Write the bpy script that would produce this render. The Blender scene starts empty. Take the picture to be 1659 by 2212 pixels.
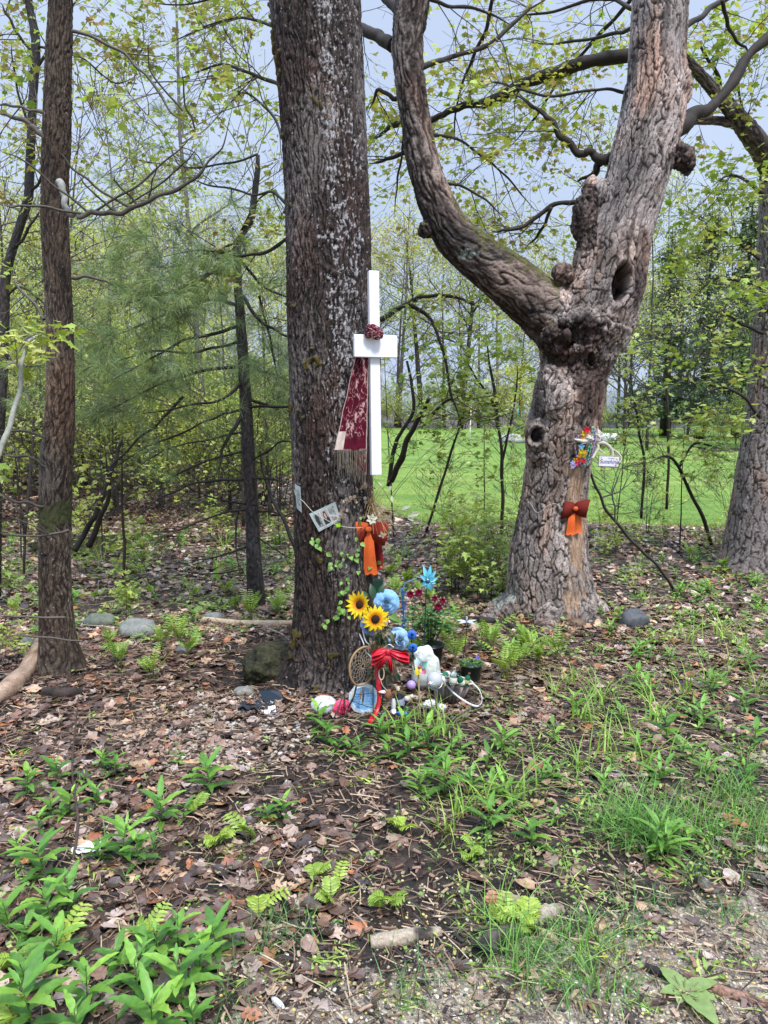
import bpy, math, random
import numpy as np
from mathutils import Vector, Matrix

# ---------------- camera, sky, sun, exposure ----------------
SC = bpy.context.scene
COL = SC.collection
PITCH = math.radians(8.1); CAMZ = 1.5; FPX = 1662.0        # focal length in pixels of a 1659 x 2212 picture
cam = bpy.data.cameras.new('camera'); camo = bpy.data.objects.new('camera', cam); COL.objects.link(camo)
camo.location = (0, 0, CAMZ); camo.rotation_euler = (math.radians(90) - PITCH, 0, 0)
cam.sensor_fit = 'VERTICAL'; cam.sensor_height = 24.0; cam.lens = 24.0*FPX/2212
cam.clip_start = 0.05; cam.clip_end = 2000
SC.camera = camo
SUN_EL = math.radians(58); SUN_ROT = math.radians(155)
W = bpy.data.worlds.new('World'); SC.world = W; W.use_nodes = True
nt = W.node_tree; bg = nt.nodes['Background']
sky = nt.nodes.new('ShaderNodeTexSky'); sky.sky_type = 'NISHITA'; sky.sun_disc = False
sky.sun_elevation = SUN_EL; sky.sun_rotation = SUN_ROT; sky.air_density = 1.0; sky.dust_density = 2.0; sky.ozone_density = 3.0
tc = nt.nodes.new('ShaderNodeTexCoord'); sx = nt.nodes.new('ShaderNodeSeparateXYZ')
nt.links.new(tc.outputs['Generated'], sx.inputs[0])
mr = nt.nodes.new('ShaderNodeMapRange'); mr.inputs['From Min'].default_value = 0.45; mr.inputs['From Max'].default_value = 0.9
mr.inputs['To Min'].default_value = 0.78; mr.inputs['To Max'].default_value = 2.6      # overcast sky: brighter overhead
nt.links.new(sx.outputs['Z'], mr.inputs['Value'])
cn = nt.nodes.new('ShaderNodeTexNoise'); cn.inputs['Scale'].default_value = 2.2; cn.inputs['Detail'].default_value = 3
nt.links.new(tc.outputs['Generated'], cn.inputs['Vector'])
cr = nt.nodes.new('ShaderNodeValToRGB')
cr.color_ramp.elements[0].position = 0.3; cr.color_ramp.elements[0].color = (5.0, 6.1, 8.3, 1)
cr.color_ramp.elements[1].position = 0.7; cr.color_ramp.elements[1].color = (6.1, 7.2, 9.2, 1)
nt.links.new(cn.outputs['Fac'], cr.inputs['Fac'])
vm = nt.nodes.new('ShaderNodeVectorMath'); vm.operation = 'SCALE'
nt.links.new(cr.outputs['Color'], vm.inputs[0]); nt.links.new(mr.outputs['Result'], vm.inputs['Scale'])
mx = nt.nodes.new('ShaderNodeMix'); mx.data_type = 'RGBA'; mx.inputs[0].default_value = 0.9   # thin even cloud over the clear sky
nt.links.new(sky.outputs['Color'], mx.inputs[6]); nt.links.new(vm.outputs['Vector'], mx.inputs[7])
nt.links.new(mx.outputs[2], bg.inputs['Color']); bg.inputs['Strength'].default_value = 0.088
sun = bpy.data.lights.new('sun', 'SUN'); sun.energy = 2.4; sun.angle = math.radians(10); sun.color = (1.0, 0.96, 0.9)
suno = bpy.data.objects.new('sun', sun); COL.objects.link(suno)
_d = Vector((math.sin(SUN_ROT)*math.cos(SUN_EL), math.cos(SUN_ROT)*math.cos(SUN_EL), math.sin(SUN_EL)))
suno.rotation_euler = _d.to_track_quat('Z', 'Y').to_euler(); suno.location = (0, 0, 20)
SC.view_settings.view_transform = 'Standard'; SC.view_settings.look = 'None'
SC.view_settings.exposure = 0.72; SC.view_settings.gamma = 1.0
SC.render.engine = 'CYCLES'
SC.cycles.max_bounces = 5; SC.cycles.diffuse_bounces = 2; SC.cycles.glossy_bounces = 2
SC.cycles.transmission_bounces = 4; SC.cycles.transparent_max_bounces = 8; SC.cycles.caustics_reflective = False
SC.cycles.caustics_refractive = False

R = random.Random(7); NR = np.random.default_rng(11)
PI = math.pi
cP, sP = math.cos(PITCH), math.sin(PITCH)

# ---------------- geometry of the photograph -> the place ----------------
def P(px, py, Y):                       # the point at forward distance Y seen at that pixel
    xx = (px - 829.5)/FPX; yy = (1106 - py)/FPX
    d = Vector((xx, cP + yy*sP, -sP + yy*cP)); d *= Y/d.y
    return Vector((d.x, d.y, CAMZ + d.z))
def depth(p): return p[1]*cP - (p[2]-CAMZ)*sP
def pxr(p, px): return px*depth(p)/FPX   # size in metres of px pixels at p

# ---------------- noise ----------------
_prm = NR.permutation(256); _prm = np.concatenate([_prm, _prm, _prm])
_grd = NR.normal(size=(256, 3)); _grd /= np.linalg.norm(_grd, axis=1)[:, None]
_rnd = NR.random((256, 4))
def _h(i, j, k): return _prm[_prm[_prm[i & 255] + (j & 255)] + (k & 255)]
def perlin(p):
    p = np.asarray(p, float); i = np.floor(p).astype(int); f = p - i
    u = f*f*f*(f*(f*6-15)+10); out = 0
    for a in (0, 1):
        wa = u[:, 0] if a else 1-u[:, 0]
        for b in (0, 1):
            wb = u[:, 1] if b else 1-u[:, 1]
            for c in (0, 1):
                wc = u[:, 2] if c else 1-u[:, 2]
                g = _grd[_h(i[:, 0]+a, i[:, 1]+b, i[:, 2]+c)]
                out = out + wa*wb*wc*((f[:, 0]-a)*g[:, 0]+(f[:, 1]-b)*g[:, 1]+(f[:, 2]-c)*g[:, 2])
    return out*1.5
def fbm(p, o=4):
    p = np.asarray(p, float); s = 0; a = 1; t = 0
    for _ in range(o):
        s = s + a*perlin(p); t += a; a *= .5; p = p*2.03+7.1
    return s/t*1.4
def worley(p):                           # distances to the nearest two cell points, random number of the cell
    p = np.asarray(p, float); i = np.floor(p).astype(int); n = len(p)
    d1 = np.full(n, 9.); d2 = np.full(n, 9.); idr = np.zeros(n)
    for a in (-1, 0, 1):
        for b in (-1, 0, 1):
            for c in (-1, 0, 1):
                h = _h(i[:, 0]+a, i[:, 1]+b, i[:, 2]+c); q = _rnd[h]
                d = np.sqrt(((i + (a, b, c) + q[:, :3] - p)**2).sum(1))
                m = d < d1
                d2 = np.where(m, d1, np.minimum(d2, d)); idr = np.where(m, q[:, 3], idr); d1 = np.where(m, d, d1)
    return d1, d2, idr
def sstep(a, b, x):
    t = np.clip((np.asarray(x, float)-a)/(b-a), 0, 1); return t*t*(3-2*t)

def gh(x, y):                            # height of the ground
    x = np.atleast_1d(np.asarray(x, float)); y = np.atleast_1d(np.asarray(y, float))
    p = np.stack([x*.45, y*.45, x*0+3.3], 1)
    z = .05*perlin(p) + .018*perlin(p*4+9)*np.clip(1-(y-6)/20, 0, 1)
    z = z*np.clip((y+1)/3, .3, 1)
    r = np.hypot(x+.22, y-3.95); z = z + .07*np.exp(-(r/.5)**2)        # mounds round the trees
    r = np.hypot(x-1.3, y-5.1); z = z + .08*np.exp(-(r/.6)**2)
    r = np.hypot(x+1.75, y-4.1); z = z + .06*np.exp(-(r/.45)**2)
    z = z - .10*np.exp(-((x+.85)/.28)**2-((y-4.05)/.22)**2)               # hollow beside the big trunk
    z = z - .12*sstep(-2.0, -4.5, x)*sstep(5.5, 7.5, y)*sstep(15, 10, y)
    z = z - .08*sstep(9.0, 10.0, y)*sstep(-1, .5, x)
    z = z - 4.6*sstep(47, 58, y)*sstep(4, 10, x)                        # the land drops to the houses
    return z
def GH(x, y): return float(gh(x, y)[0])
def G(px, py):                           # where the pixel's ray meets the ground
    lo, hi = .5, 60.
    for Y in np.arange(1.2, 60, .1):
        p = P(px, py, Y)
        if p.z < GH(p.x, p.y): hi = Y; lo = Y-.1; break
    for _ in range(12):
        m = (lo+hi)/2; p = P(px, py, m)
        if p.z < GH(p.x, p.y): hi = m
        else: lo = m
    p = P(px, py, hi); p.z = GH(p.x, p.y); return p
def to_px(x, y, z):                      # pixel coordinates (arrays), used to keep scatter inside regions measured on the photo's ground
    zc = y*cP - (z-CAMZ)*sP; yc = y*sP + (z-CAMZ)*cP
    return 829.5 + FPX*x/zc, 1106 - FPX*yc/zc

# ---------------- objects ----------------
def tag(o, label=None, cat=None, group=None, kind=None):
    if label: o['label'] = label
    if cat: o['category'] = cat
    if group: o['group'] = group
    if kind: o['kind'] = kind
    return o
def empty(name, loc, label, cat, group=None, rot=(0, 0, 0), scale=1.0):
    o = bpy.data.objects.new(name, None); COL.objects.link(o); o.location = loc; o.rotation_euler = rot
    o.scale = (scale,)*3; o.empty_display_size = .05
    return tag(o, label, cat, group)
class MB:                                # collects faces and builds one mesh
    def __init__(s): s.v = []; s.f = []; s.c = []; s.n = 0
    def add(s, V, F, c=(1, 1, 1)):       # V n x 3, F list of (m x k) arrays or one array, c one colour or n x 3
        V = np.asarray(V, float).reshape(-1, 3)
        if not isinstance(F, (list, tuple)) or (len(F) and not hasattr(F[0], 'ndim')): F = [np.asarray(F)]
        for f in F:
            if len(f): s.f.append(np.asarray(f, np.int64) + s.n)
        c = np.asarray(c, float)
        s.c.append(np.broadcast_to(c, (len(V), 3)) if c.ndim == 1 else c)
        s.v.append(V); s.n += len(V); return s
    def mesh(s, name, mat, smooth=True, bevel=0):
        me = bpy.data.meshes.new(name)
        V = np.concatenate(s.v) if s.v else np.zeros((0, 3)); Cc = np.concatenate(s.c) if s.c else np.zeros((0, 3))
        tot = np.concatenate([np.full(len(f), f.shape[1]) for f in s.f]); idx = np.concatenate([f.ravel() for f in s.f])
        me.vertices.add(len(V)); me.vertices.foreach_set('co', V.ravel().astype(np.float32))
        me.loops.add(len(idx)); me.loops.foreach_set('vertex_index', idx.astype(np.int32))
        me.polygons.add(len(tot)); st = np.concatenate([[0], np.cumsum(tot)[:-1]])
        me.polygons.foreach_set('loop_start', st.astype(np.int32)); me.polygons.foreach_set('loop_total', tot.astype(np.int32))
        me.polygons.foreach_set('use_smooth', np.full(len(tot), smooth))
        at = me.attributes.new('col', 'FLOAT_COLOR', 'POINT')
        at.data.foreach_set('color', np.concatenate([Cc, np.ones((len(Cc), 1))], 1).ravel().astype(np.float32))
        me.update(calc_edges=True); me.validate()
        if mat is not None:
            for m in (mat if isinstance(mat, (list, tuple)) else [mat]): me.materials.append(m)
        return me
    def build(s, name, mat, parent=None, smooth=True, loc=None):
        o = bpy.data.objects.new(name, s.mesh(name, mat, smooth)); COL.objects.link(o)
        if parent is not None: o.parent = parent
        if loc is not None: o.location = loc
        return o
def copy_tree(o, loc, rz=0, sc=1.0, label=None, group=None, rx=0, ry=0):
    r = o.copy(); COL.objects.link(r); r.location = loc; r.rotation_euler = (rx, ry, rz); r.scale = (sc,)*3
    if label: r['label'] = label
    if group: r['group'] = group
    for ch in o.children:
        c = ch.copy(); COL.objects.link(c); c.parent = r
        for g in ch.children:
            d = g.copy(); COL.objects.link(d); d.parent = c
    return r

def grid_faces(nu, nv, wrap=False):      # nu rows of nv points
    i = np.arange(nu-1)[:, None]; j = np.arange(nv if wrap else nv-1)[None, :]; j2 = (j+1) % nv
    return np.stack([i*nv+j, i*nv+j2, (i+1)*nv+j2, (i+1)*nv+j], -1).reshape(-1, 4)
def smooth_path(pts, n=8):               # Catmull-Rom through rows (any columns)
    A = np.asarray(pts, float); A = np.vstack([2*A[0]-A[1], A, 2*A[-1]-A[-2]]); out = []
    for i in range(1, len(A)-2):
        t = np.linspace(0, 1, n, endpoint=False)[:, None]
        a, b, c, d = A[i-1], A[i], A[i+1], A[i+2]
        out.append(.5*((2*b)+(-a+c)*t+(2*a-5*b+4*c-d)*t*t+(-a+3*b-3*c+d)*t**3))
    out.append(A[-2][None]); return np.vstack(out)
def frames(C):
    T = np.gradient(C, axis=0); T /= np.linalg.norm(T, axis=1)[:, None]+1e-12
    ref = np.array([0, 1., 0]) if abs(T[:, 1]).mean() < .8 else np.array([1., 0, 0])
    U = np.cross(ref, T); U /= np.linalg.norm(U, axis=1)[:, None]+1e-12
    return T, U, np.cross(T, U)
def tube(mb, C, r, k=5, c=(1, 1, 1), cap=True, flat=1.0):
    C = np.asarray(C, float); n = len(C); r = np.broadcast_to(np.asarray(r, float), (n,))
    T, U, B = frames(C); a = np.arange(k)*2*PI/k
    V = C[:, None] + r[:, None, None]*(np.cos(a)[None, :, None]*U[:, None]+flat*np.sin(a)[None, :, None]*B[:, None])
    F = [grid_faces(n, k, True)]
    if cap: F += [np.arange(k)[None, ::-1], (np.arange(k)+(n-1)*k)[None]]
    c = np.asarray(c, float)
    if c.ndim == 2: c = np.repeat(c, k, 0)
    mb.add(V.reshape(-1, 3), F, c)
def wire(mb, pts, r, k=5, n=6, c=(1, 1, 1)): tube(mb, smooth_path([list(p) for p in pts], n), r, k, c)
def box(mb, c0, size, c=(1, 1, 1), M=None, bev=0.0):
    x, y, z = np.asarray(size, float)/2
    b = min(bev, x*.9, y*.9, z*.9)
    if b <= 0:
        V = np.array([[i*x, j*y, k*z] for i in (-1, 1) for j in (-1, 1) for k in (-1, 1)])
        F = np.array([[0, 1, 3, 2], [4, 6, 7, 5], [0, 4, 5, 1], [2, 3, 7, 6], [0, 2, 6, 4], [1, 5, 7, 3]])
        Fs = [F]
    else:
        V = []; idx = {}
        for i in (-1, 1):
            for j in (-1, 1):
                for k in (-1, 1):
                    for ax in range(3):
                        p = [i*x, j*y, k*z]; s = (i, j, k)
                        for q in range(3):
                            if q != ax: p[q] -= s[q]*b
                        idx[(i, j, k, ax)] = len(V); V.append(p)
        V = np.array(V); q = []; t = []
        for ax in range(3):
            o1, o2 = [a for a in range(3) if a != ax]
            for s in (-1, 1):
                L = []
                for (u, v) in ((-1, -1), (1, -1), (1, 1), (-1, 1)):
                    key = [0]*3; key[ax] = s; key[o1] = u; key[o2] = v; L.append(idx[(*key, ax)])
                q.append(L)
            for u in (-1, 1):
                for v in (-1, 1):
                    k1 = [0]*3; k1[o1] = u; k1[o2] = v
                    a = k1[:]; a[ax] = -1; d = k1[:]; d[ax] = 1
                    q.append([idx[(*a, o1)], idx[(*a, o2)], idx[(*d, o2)], idx[(*d, o1)]])
        for i in (-1, 1):
            for j in (-1, 1):
                for k in (-1, 1): t.append([idx[(i, j, k, 0)], idx[(i, j, k, 1)], idx[(i, j, k, 2)]])
        Fs = [np.array(q), np.array(t)]
    if M is not None: V = V @ np.array(M.to_3x3()).T
    mb.add(V + np.asarray(c0, float), Fs, c)
def lathe(mb, prof, k=20, c=(1, 1, 1), org=(0, 0, 0), M=None, wob=0):
    pr = np.asarray(prof, float); a = np.arange(k)*2*PI/k
    V = np.stack([pr[:, 0][:, None]*np.cos(a), pr[:, 0][:, None]*np.sin(a), pr[:, 1][:, None]+0*a], -1).reshape(-1, 3)
    if wob: V = V*(1+wob*perlin(V*25)[:, None])
    if M is not None: V = V @ np.array(M.to_3x3()).T
    mb.add(V+np.asarray(org, float), grid_faces(len(pr), k, True), c)
def ico(sub=2):
    import bmesh
    bm = bmesh.new(); bmesh.ops.create_icosphere(bm, subdivisions=sub, radius=1)
    V = np.array([v.co[:] for v in bm.verts]); F = np.array([[v.index for v in f.verts] for f in bm.faces]); bm.free(); return V, F
ICO1, ICO2, ICO3, ICO4 = ico(1), ico(2), ico(3), ico(5)
def blob(mb, c0, size, c=(1, 1, 1), noise=.15, fr=1.6, which=None, M=None, seed=0):
    V, F = which or ICO3
    V = V*(1+noise*fbm(V*fr+seed*3.7, 3))[:, None]*np.asarray(size, float)
    if M is not None: V = V @ np.array(M.to_3x3()).T
    mb.add(V+np.asarray(c0, float), F, c)
def rotmats(n, rng, tilt=PI):            # random rotations: tilt away from up, spin
    a = rng.random(n)*2*PI; b = rng.random(n)*2*PI; t = tilt*rng.random(n)
    ca, sa, ct, st, cb, sb = np.cos(a), np.sin(a), np.cos(t), np.sin(t), np.cos(b), np.sin(b)
    Z = 0*a; I = Z+1
    Rz = np.stack([ca, -sa, Z, sa, ca, Z, Z, Z, I], 1).reshape(-1, 3, 3)
    Rx = np.stack([I, Z, Z, Z, ct, -st, Z, st, ct], 1).reshape(-1, 3, 3)
    Rb = np.stack([cb, -sb, Z, sb, cb, Z, Z, Z, I], 1).reshape(-1, 3, 3)
    return Rz @ Rx @ Rb
def scatter(mb, V, F, pos, rot, scale, cols):    # many copies of a small shape in one mesh
    n = len(pos)
    if n == 0: return
    sc_ = np.asarray(scale, float)
    if sc_.ndim == 1: sc_ = sc_[:, None]
    W_ = np.einsum('nij,nkj->nki', rot, V[None]*sc_[:, None, :]) + pos[:, None]
    Fl = F if isinstance(F, list) else [F]
    off = (np.arange(n)*len(V))[:, None, None]
    mb.add(W_.reshape(-1, 3), [(f[None]+off).reshape(-1, f.shape[1]) for f in Fl], np.repeat(cols, len(V), 0))
def pick(pal, n, rng, var=.15):
    pal = np.asarray(pal, float); c = pal[rng.integers(0, len(pal), n)]
    return c*(1+var*(rng.random((n, 1))-.5)*2)*(1+.06*(rng.random((n, 3))-.5))

# ---------------- materials ----------------
def nmat(name):
    m = bpy.data.materials.new(name); m.use_nodes = True; t = m.node_tree
    return m, t, t.nodes['Principled BSDF']
def nd(t, typ, **kw):
    n = t.nodes.new('ShaderNode'+typ)
    for k, v in kw.items():
        if k in n.inputs.keys(): n.inputs[k].default_value = v
        else: setattr(n, k, v)
    return n
def ramp(t, fac, stops):
    r = t.nodes.new('ShaderNodeValToRGB'); e = r.color_ramp.elements
    while len(e) < len(stops): e.new(.5)
    for q, (p_, c_) in zip(e, stops): q.position = p_; q.color = (*c_, 1) if len(c_) == 3 else c_
    t.links.new(fac, r.inputs['Fac']); return r.outputs['Color']
def mixc(t, fac, a, b, mode='MIX'):
    m = t.nodes.new('ShaderNodeMix'); m.data_type = 'RGBA'; m.blend_type = mode
    for s_, v in ((0, fac), (6, a), (7, b)):
        if hasattr(v, 'is_output'): t.links.new(v, m.inputs[s_])
        else: m.inputs[s_].default_value = v if s_ == 0 else (*v, 1)
    return m.outputs[2]
def math_(t, op, a, b=0.0, cl=False):
    m = t.nodes.new('ShaderNodeMath'); m.operation = op; m.use_clamp = cl
    for i, v in enumerate((a, b)):
        if hasattr(v, 'is_output'): t.links.new(v, m.inputs[i])
        else: m.inputs[i].default_value = v
    return m.outputs[0]
def coord(t, scale=(1, 1, 1), kind='Object'):
    c = t.nodes.new('ShaderNodeTexCoord'); m = t.nodes.new('ShaderNodeMapping'); m.inputs['Scale'].default_value = scale
    t.links.new(c.outputs[kind], m.inputs['Vector']); return m.outputs[0]
def noise(t, vec, scale, det=4, rough=.55, out='Fac'):
    n = nd(t, 'TexNoise', Scale=scale, Detail=det, Roughness=rough); t.links.new(vec, n.inputs['Vector']); return n.outputs[out]
def bump(t, b, h, strength=.5, dist=.01):
    n = nd(t, 'Bump', Strength=strength, Distance=dist); t.links.new(h, n.inputs['Height']); t.links.new(n.outputs[0], b.inputs['Normal'])
def attr(t, name='col'): return nd(t, 'Attribute', attribute_name=name).outputs['Color']
def simple(name, c, rough=.5, spec=.5, metal=0, var=.12, sc=40, bmp=.2, bd=.002, **kw):
    m, t, b = nmat(name); v = coord(t); n = noise(t, v, sc)
    col = mixc(t, 1.0, c, ramp(t, n, [(.3, (1-var,)*3), (.7, (1+var*.6,)*3)]), 'MULTIPLY')
    t.links.new(col, b.inputs['Base Color']); b.inputs['Roughness'].default_value = rough
    b.inputs['Specular IOR Level'].default_value = spec; b.inputs['Metallic'].default_value = metal
    if bmp: bump(t, b, n, bmp, bd)
    for k, q in kw.items(): b.inputs[k].default_value = q
    return m
def colmat(name, rough=.5, spec=.5, sc=60, var=.15, bmp=.2, bd=.001, **kw):   # colour from the mesh, roughened by noise
    m, t, b = nmat(name); v = coord(t); n = noise(t, v, sc)
    col = mixc(t, 1.0, attr(t), ramp(t, n, [(.3, (1-var,)*3), (.7, (1+var*.6,)*3)]), 'MULTIPLY')
    t.links.new(col, b.inputs['Base Color']); b.inputs['Roughness'].default_value = rough
    b.inputs['Specular IOR Level'].default_value = spec
    if bmp: bump(t, b, n, bmp, bd)
    for k, q in kw.items(): b.inputs[k].default_value = q
    return m
def leafmat(name, trans=.35, rough=.45, spec=.35, hue=True):
    m, t, b = nmat(name); out = t.nodes['Material Output']
    a = attr(t); oi = t.nodes.new('ShaderNodeObjectInfo')
    v = coord(t); n = noise(t, v, 55, 2)
    a = mixc(t, 1.0, a, ramp(t, n, [(.3, (.82,)*3), (.7, (1.1,)*3)]), 'MULTIPLY')
    if hue: a = mixc(t, 1.0, a, ramp(t, oi.outputs['Random'], [(0, (.8, .86, .8)), (.5, (1, 1, 1)), (1, (1.15, 1.08, .9))]), 'MULTIPLY')
    t.links.new(a, b.inputs['Base Color']); b.inputs['Roughness'].default_value = rough; b.inputs['Specular IOR Level'].default_value = spec
    tr = t.nodes.new('ShaderNodeBsdfTranslucent'); t.links.new(mixc(t, 1.0, a, (1.3, 1.25, .6), 'MULTIPLY'), tr.inputs['Color'])
    mx_ = t.nodes.new('ShaderNodeMixShader'); mx_.inputs[0].default_value = trans
    t.links.new(b.outputs[0], mx_.inputs[1]); t.links.new(tr.outputs[0], mx_.inputs[2]); t.links.new(mx_.outputs[0], out.inputs['Surface'])
    return m
# ---------------- ground ----------------
def ground_mat():
    m, t, b = nmat('woodland_soil'); v = coord(t)
    at = nd(t, 'Attribute', attribute_name='col'); sp = t.nodes.new('ShaderNodeSeparateColor'); t.links.new(at.outputs['Color'], sp.inputs[0])
    sand, leafy = sp.outputs[0], sp.outputs[1]
    n1 = noise(t, v, 3.5, 6, .65); n2 = noise(t, v, 28, 5, .7); n3 = noise(t, v, 160, 3, .6)
    soil = ramp(t, n2, [(.25, (.006, .005, .0045)), (.5, (.018, .013, .010)), (.64, (.040, .027, .020)), (.8, (.10, .07, .045))])
    vo = nd(t, 'TexVoronoi', Scale=150.0); t.links.new(v, vo.inputs['Vector'])
    vs = t.nodes.new('ShaderNodeSeparateColor'); t.links.new(vo.outputs['Color'], vs.inputs[0])
    sandc = ramp(t, vs.outputs[0], [(0, (.15, .12, .10)), (.3, (.24, .195, .155)), (.6, (.31, .255, .20)), (.93, (.44, .37, .26)), (1, (.58, .54, .46))])
    sandc = mixc(t, 1.0, sandc, ramp(t, n3, [(.3, (.6,)*3), (.7, (1.15,)*3)]), 'MULTIPLY')
    f = math_(t, 'ADD', sand, math_(t, 'MULTIPLY', math_(t, 'SUBTRACT', n1, .5), 2.2))
    f = math_(t, 'ADD', f, math_(t, 'MULTIPLY', math_(t, 'SUBTRACT', n2, .5), .9))
    f = ramp(t, f, [(.50, (0,)*3), (.66, (1,)*3)])
    c = mixc(t, f, soil, sandc)
    # leaf mould: flat fragments of rotted leaf
    mp = t.nodes.new('ShaderNodeVectorMath'); mp.operation = 'ADD'; t.links.new(v, mp.inputs[0])
    nv = nd(t, 'TexNoise', Scale=18.0, Detail=2); t.links.new(v, nv.inputs['Vector'])
    sc_ = t.nodes.new('ShaderNodeVectorMath'); sc_.operation = 'SCALE'; sc_.inputs['Scale'].default_value = .06
    t.links.new(nv.outputs['Color'], sc_.inputs[0]); t.links.new(sc_.outputs[0], mp.inputs[1])
    v2 = nd(t, 'TexVoronoi', Scale=22.0); t.links.new(mp.outputs[0], v2.inputs['Vector'])
    s2 = t.nodes.new('ShaderNodeSeparateColor'); t.links.new(v2.outputs['Color'], s2.inputs[0])
    lc = ramp(t, s2.outputs[0], [(0, (.015, .010, .008)), (.35, (.05, .03, .022)), (.6, (.10, .06, .045)), (.85, (.20, .13, .10)), (1, (.34, .25, .20))])
    lf = math_(t, 'MULTIPLY', leafy, ramp(t, math_(t, 'ADD', math_(t, 'MULTIPLY', s2.outputs[1], .5), math_(t, 'MULTIPLY', n2, .5)), [(.38, (0,)*3), (.46, (1,)*3)]))
    c = mixc(t, lf, c, lc)
    t.links.new(c, b.inputs['Base Color'])
    t.links.new(ramp(t, n1, [(.35, (.38,)*3), (.65, (.8,)*3)]), b.inputs['Roughness']); b.inputs['Specular IOR Level'].default_value = .4
    h = math_(t, 'ADD', math_(t, 'MULTIPLY', n2, .6), math_(t, 'MULTIPLY', n3, .3)); h = math_(t, 'ADD', h, math_(t, 'MULTIPLY', s2.outputs[2], .3))
    bump(t, b, h, .9, .02); return m
def sand_mask(x, y):                      # sandy verge in front, widening to the right
    px, py = to_px(x, y, 0*x)
    e = 2130 - .26*(px-500); e = np.where(px > 1250, 1935-.12*(px-1250), e)
    m = sstep(-60, 130, py-e)
    m = np.where(y < 1.3, 1, m)
    return m
def leafy_mask(x, y):
    px, py = to_px(x, y, 0*x)
    m = .9*sstep(1000, 500, px+.15*(py-1500)) + .15
    m = np.where(py < 1560, np.maximum(m, .8), m)
    m = np.where((px > 480) & (px < 640) & (py > 1380) & (py < 1520), .0, m)
    m = np.where((py > 1560) & (py < 1760) & (px > 560) & (px < 1350), .15, m)
    m = np.where((py > 1480) & (px > 1250), .3, m)
    return np.clip(m*(1-sand_mask(x, y)), 0, 1)
def lawn_edge(x): return np.where(x > .6, 9.9-.02*(x-.6), 9.9+np.minimum((.6-x)*2.2, 11))
gm = ground_mat()
xs = np.concatenate([np.linspace(-260, -9, 26), np.linspace(-8.6, -4.1, 30), np.linspace(-4, 4, 330), np.linspace(4.1, 8.6, 30), np.linspace(9, 260, 26)])
ys = np.concatenate([np.linspace(-40, .2, 12), np.linspace(.5, 9.5, 420), np.linspace(9.6, 24, 90), np.linspace(25, 62, 30), np.linspace(64, 420, 24)])
X, Y = np.meshgrid(xs, ys); X = X.ravel(); Y = Y.ravel()
Z = gh(X, Y) + .010*fbm(np.stack([X*9, Y*9, X*0], 1), 4)*np.clip(1-Y/14, 0, 1) + .006*fbm(np.stack([X*30, Y*30, X*0+5], 1), 2)*np.clip(1-Y/9, 0, 1)
mb = MB(); mb.add(np.stack([X, Y, Z], 1), grid_faces(len(ys), len(xs)), np.stack([sand_mask(X, Y), leafy_mask(X, Y), X*0], 1))
g = mb.build('ground', gm); tag(g, 'dark damp woodland soil with a sandy verge', 'ground', kind='structure')

# lawn: a sheet above the ground from its edge to the far woods, with real blades near the edge
m, t, b = nmat('lawn_grass'); v = coord(t); n1 = noise(t, v, .35, 4, .6); n2 = noise(t, coord(t, (3, 14, 1)), 3, 5, .7); n3 = noise(t, coord(t, (60, 90, 60)), 1, 2)
c = ramp(t, noise(t, coord(t, (.35, 1.3, 1)), 1.0, 5, .65), [(.33, (.12, .22, .05)), (.48, (.20, .31, .07)), (.60, (.27, .36, .09)), (.70, (.42, .40, .14))])
c = mixc(t, 1.0, c, ramp(t, n2, [(.3, (.6, .75, .6)), (.7, (1.2, 1.15, 1.1))]), 'MULTIPLY'); c = mixc(t, 1.0, c, ramp(t, n3, [(.3, (.75,)*3), (.7, (1.15,)*3)]), 'MULTIPLY')
t.links.new(c, b.inputs['Base Color']); b.inputs['Roughness'].default_value = .8; b.inputs['Specular IOR Level'].default_value = .15; bump(t, b, n3, .8, .03)
LAWN = m
xs = np.concatenate([np.linspace(-60, -9, 30), np.linspace(-8.5, 14, 120), np.linspace(15, 80, 30)])
tt = np.concatenate([np.linspace(0, .25, 60), np.linspace(.26, 1, 60)])
X, T = np.meshgrid(xs, tt); e = lawn_edge(X) + .35*perlin(np.stack([X.ravel()*1.1, X.ravel()*0, X.ravel()*0+2.2], 1)).reshape(X.shape)
Yv = e + T*(47-e); X = X.ravel(); Y = Yv.ravel(); T = T.ravel()
Z = gh(X, Y) + .03*sstep(0, .03, T) + .012*perlin(np.stack([X*.9, Y*.9, X*0], 1)) - .02*(T < .001)
mb = MB(); mb.add(np.stack([X, Y, Z], 1), grid_faces(len(tt), len(xs)))
lw = mb.build('lawn', LAWN); tag(lw, 'bright green mown lawn beyond the trees', 'lawn', kind='structure')

LEAFY = leafmat('leaf_green', .35, .42, .4)
GRASS = leafmat('grass_blade', .3, .45, .3)
NEEDLE = leafmat('pine_needle', .2, .5, .25)
def blades(mb, bx, by, bz, h, w, lean, rng, cols, segs=3):     # curved blades of grass
    n = len(bx); a = rng.random(n)*2*PI; d = np.stack([np.cos(a), np.sin(a), 0*a], 1); s = np.stack([-np.sin(a), np.cos(a), 0*a], 1)
    rows = []
    for k in range(segs+1):
        u = k/segs; ww = w*(1-u)**.7
        c = np.stack([bx, by, bz], 1) + d*(lean*h*u*u)[:, None] + np.stack([0*a, 0*a, h*u*(1-.45*lean*u)], 1)
        rows += [c-s*ww[:, None]/2, c+s*ww[:, None]/2]
    V = np.stack(rows, 1); m_ = 2*(segs+1)
    F = np.array([[2*k, 2*k+1, 2*k+3, 2*k+2] for k in range(segs)])
    mb.add(V.reshape(-1, 3), (F[None]+(np.arange(n)*m_)[:, None, None]).reshape(-1, 4), np.repeat(cols, m_, 0))
rng = np.random.default_rng(3); n = 90000
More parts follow.
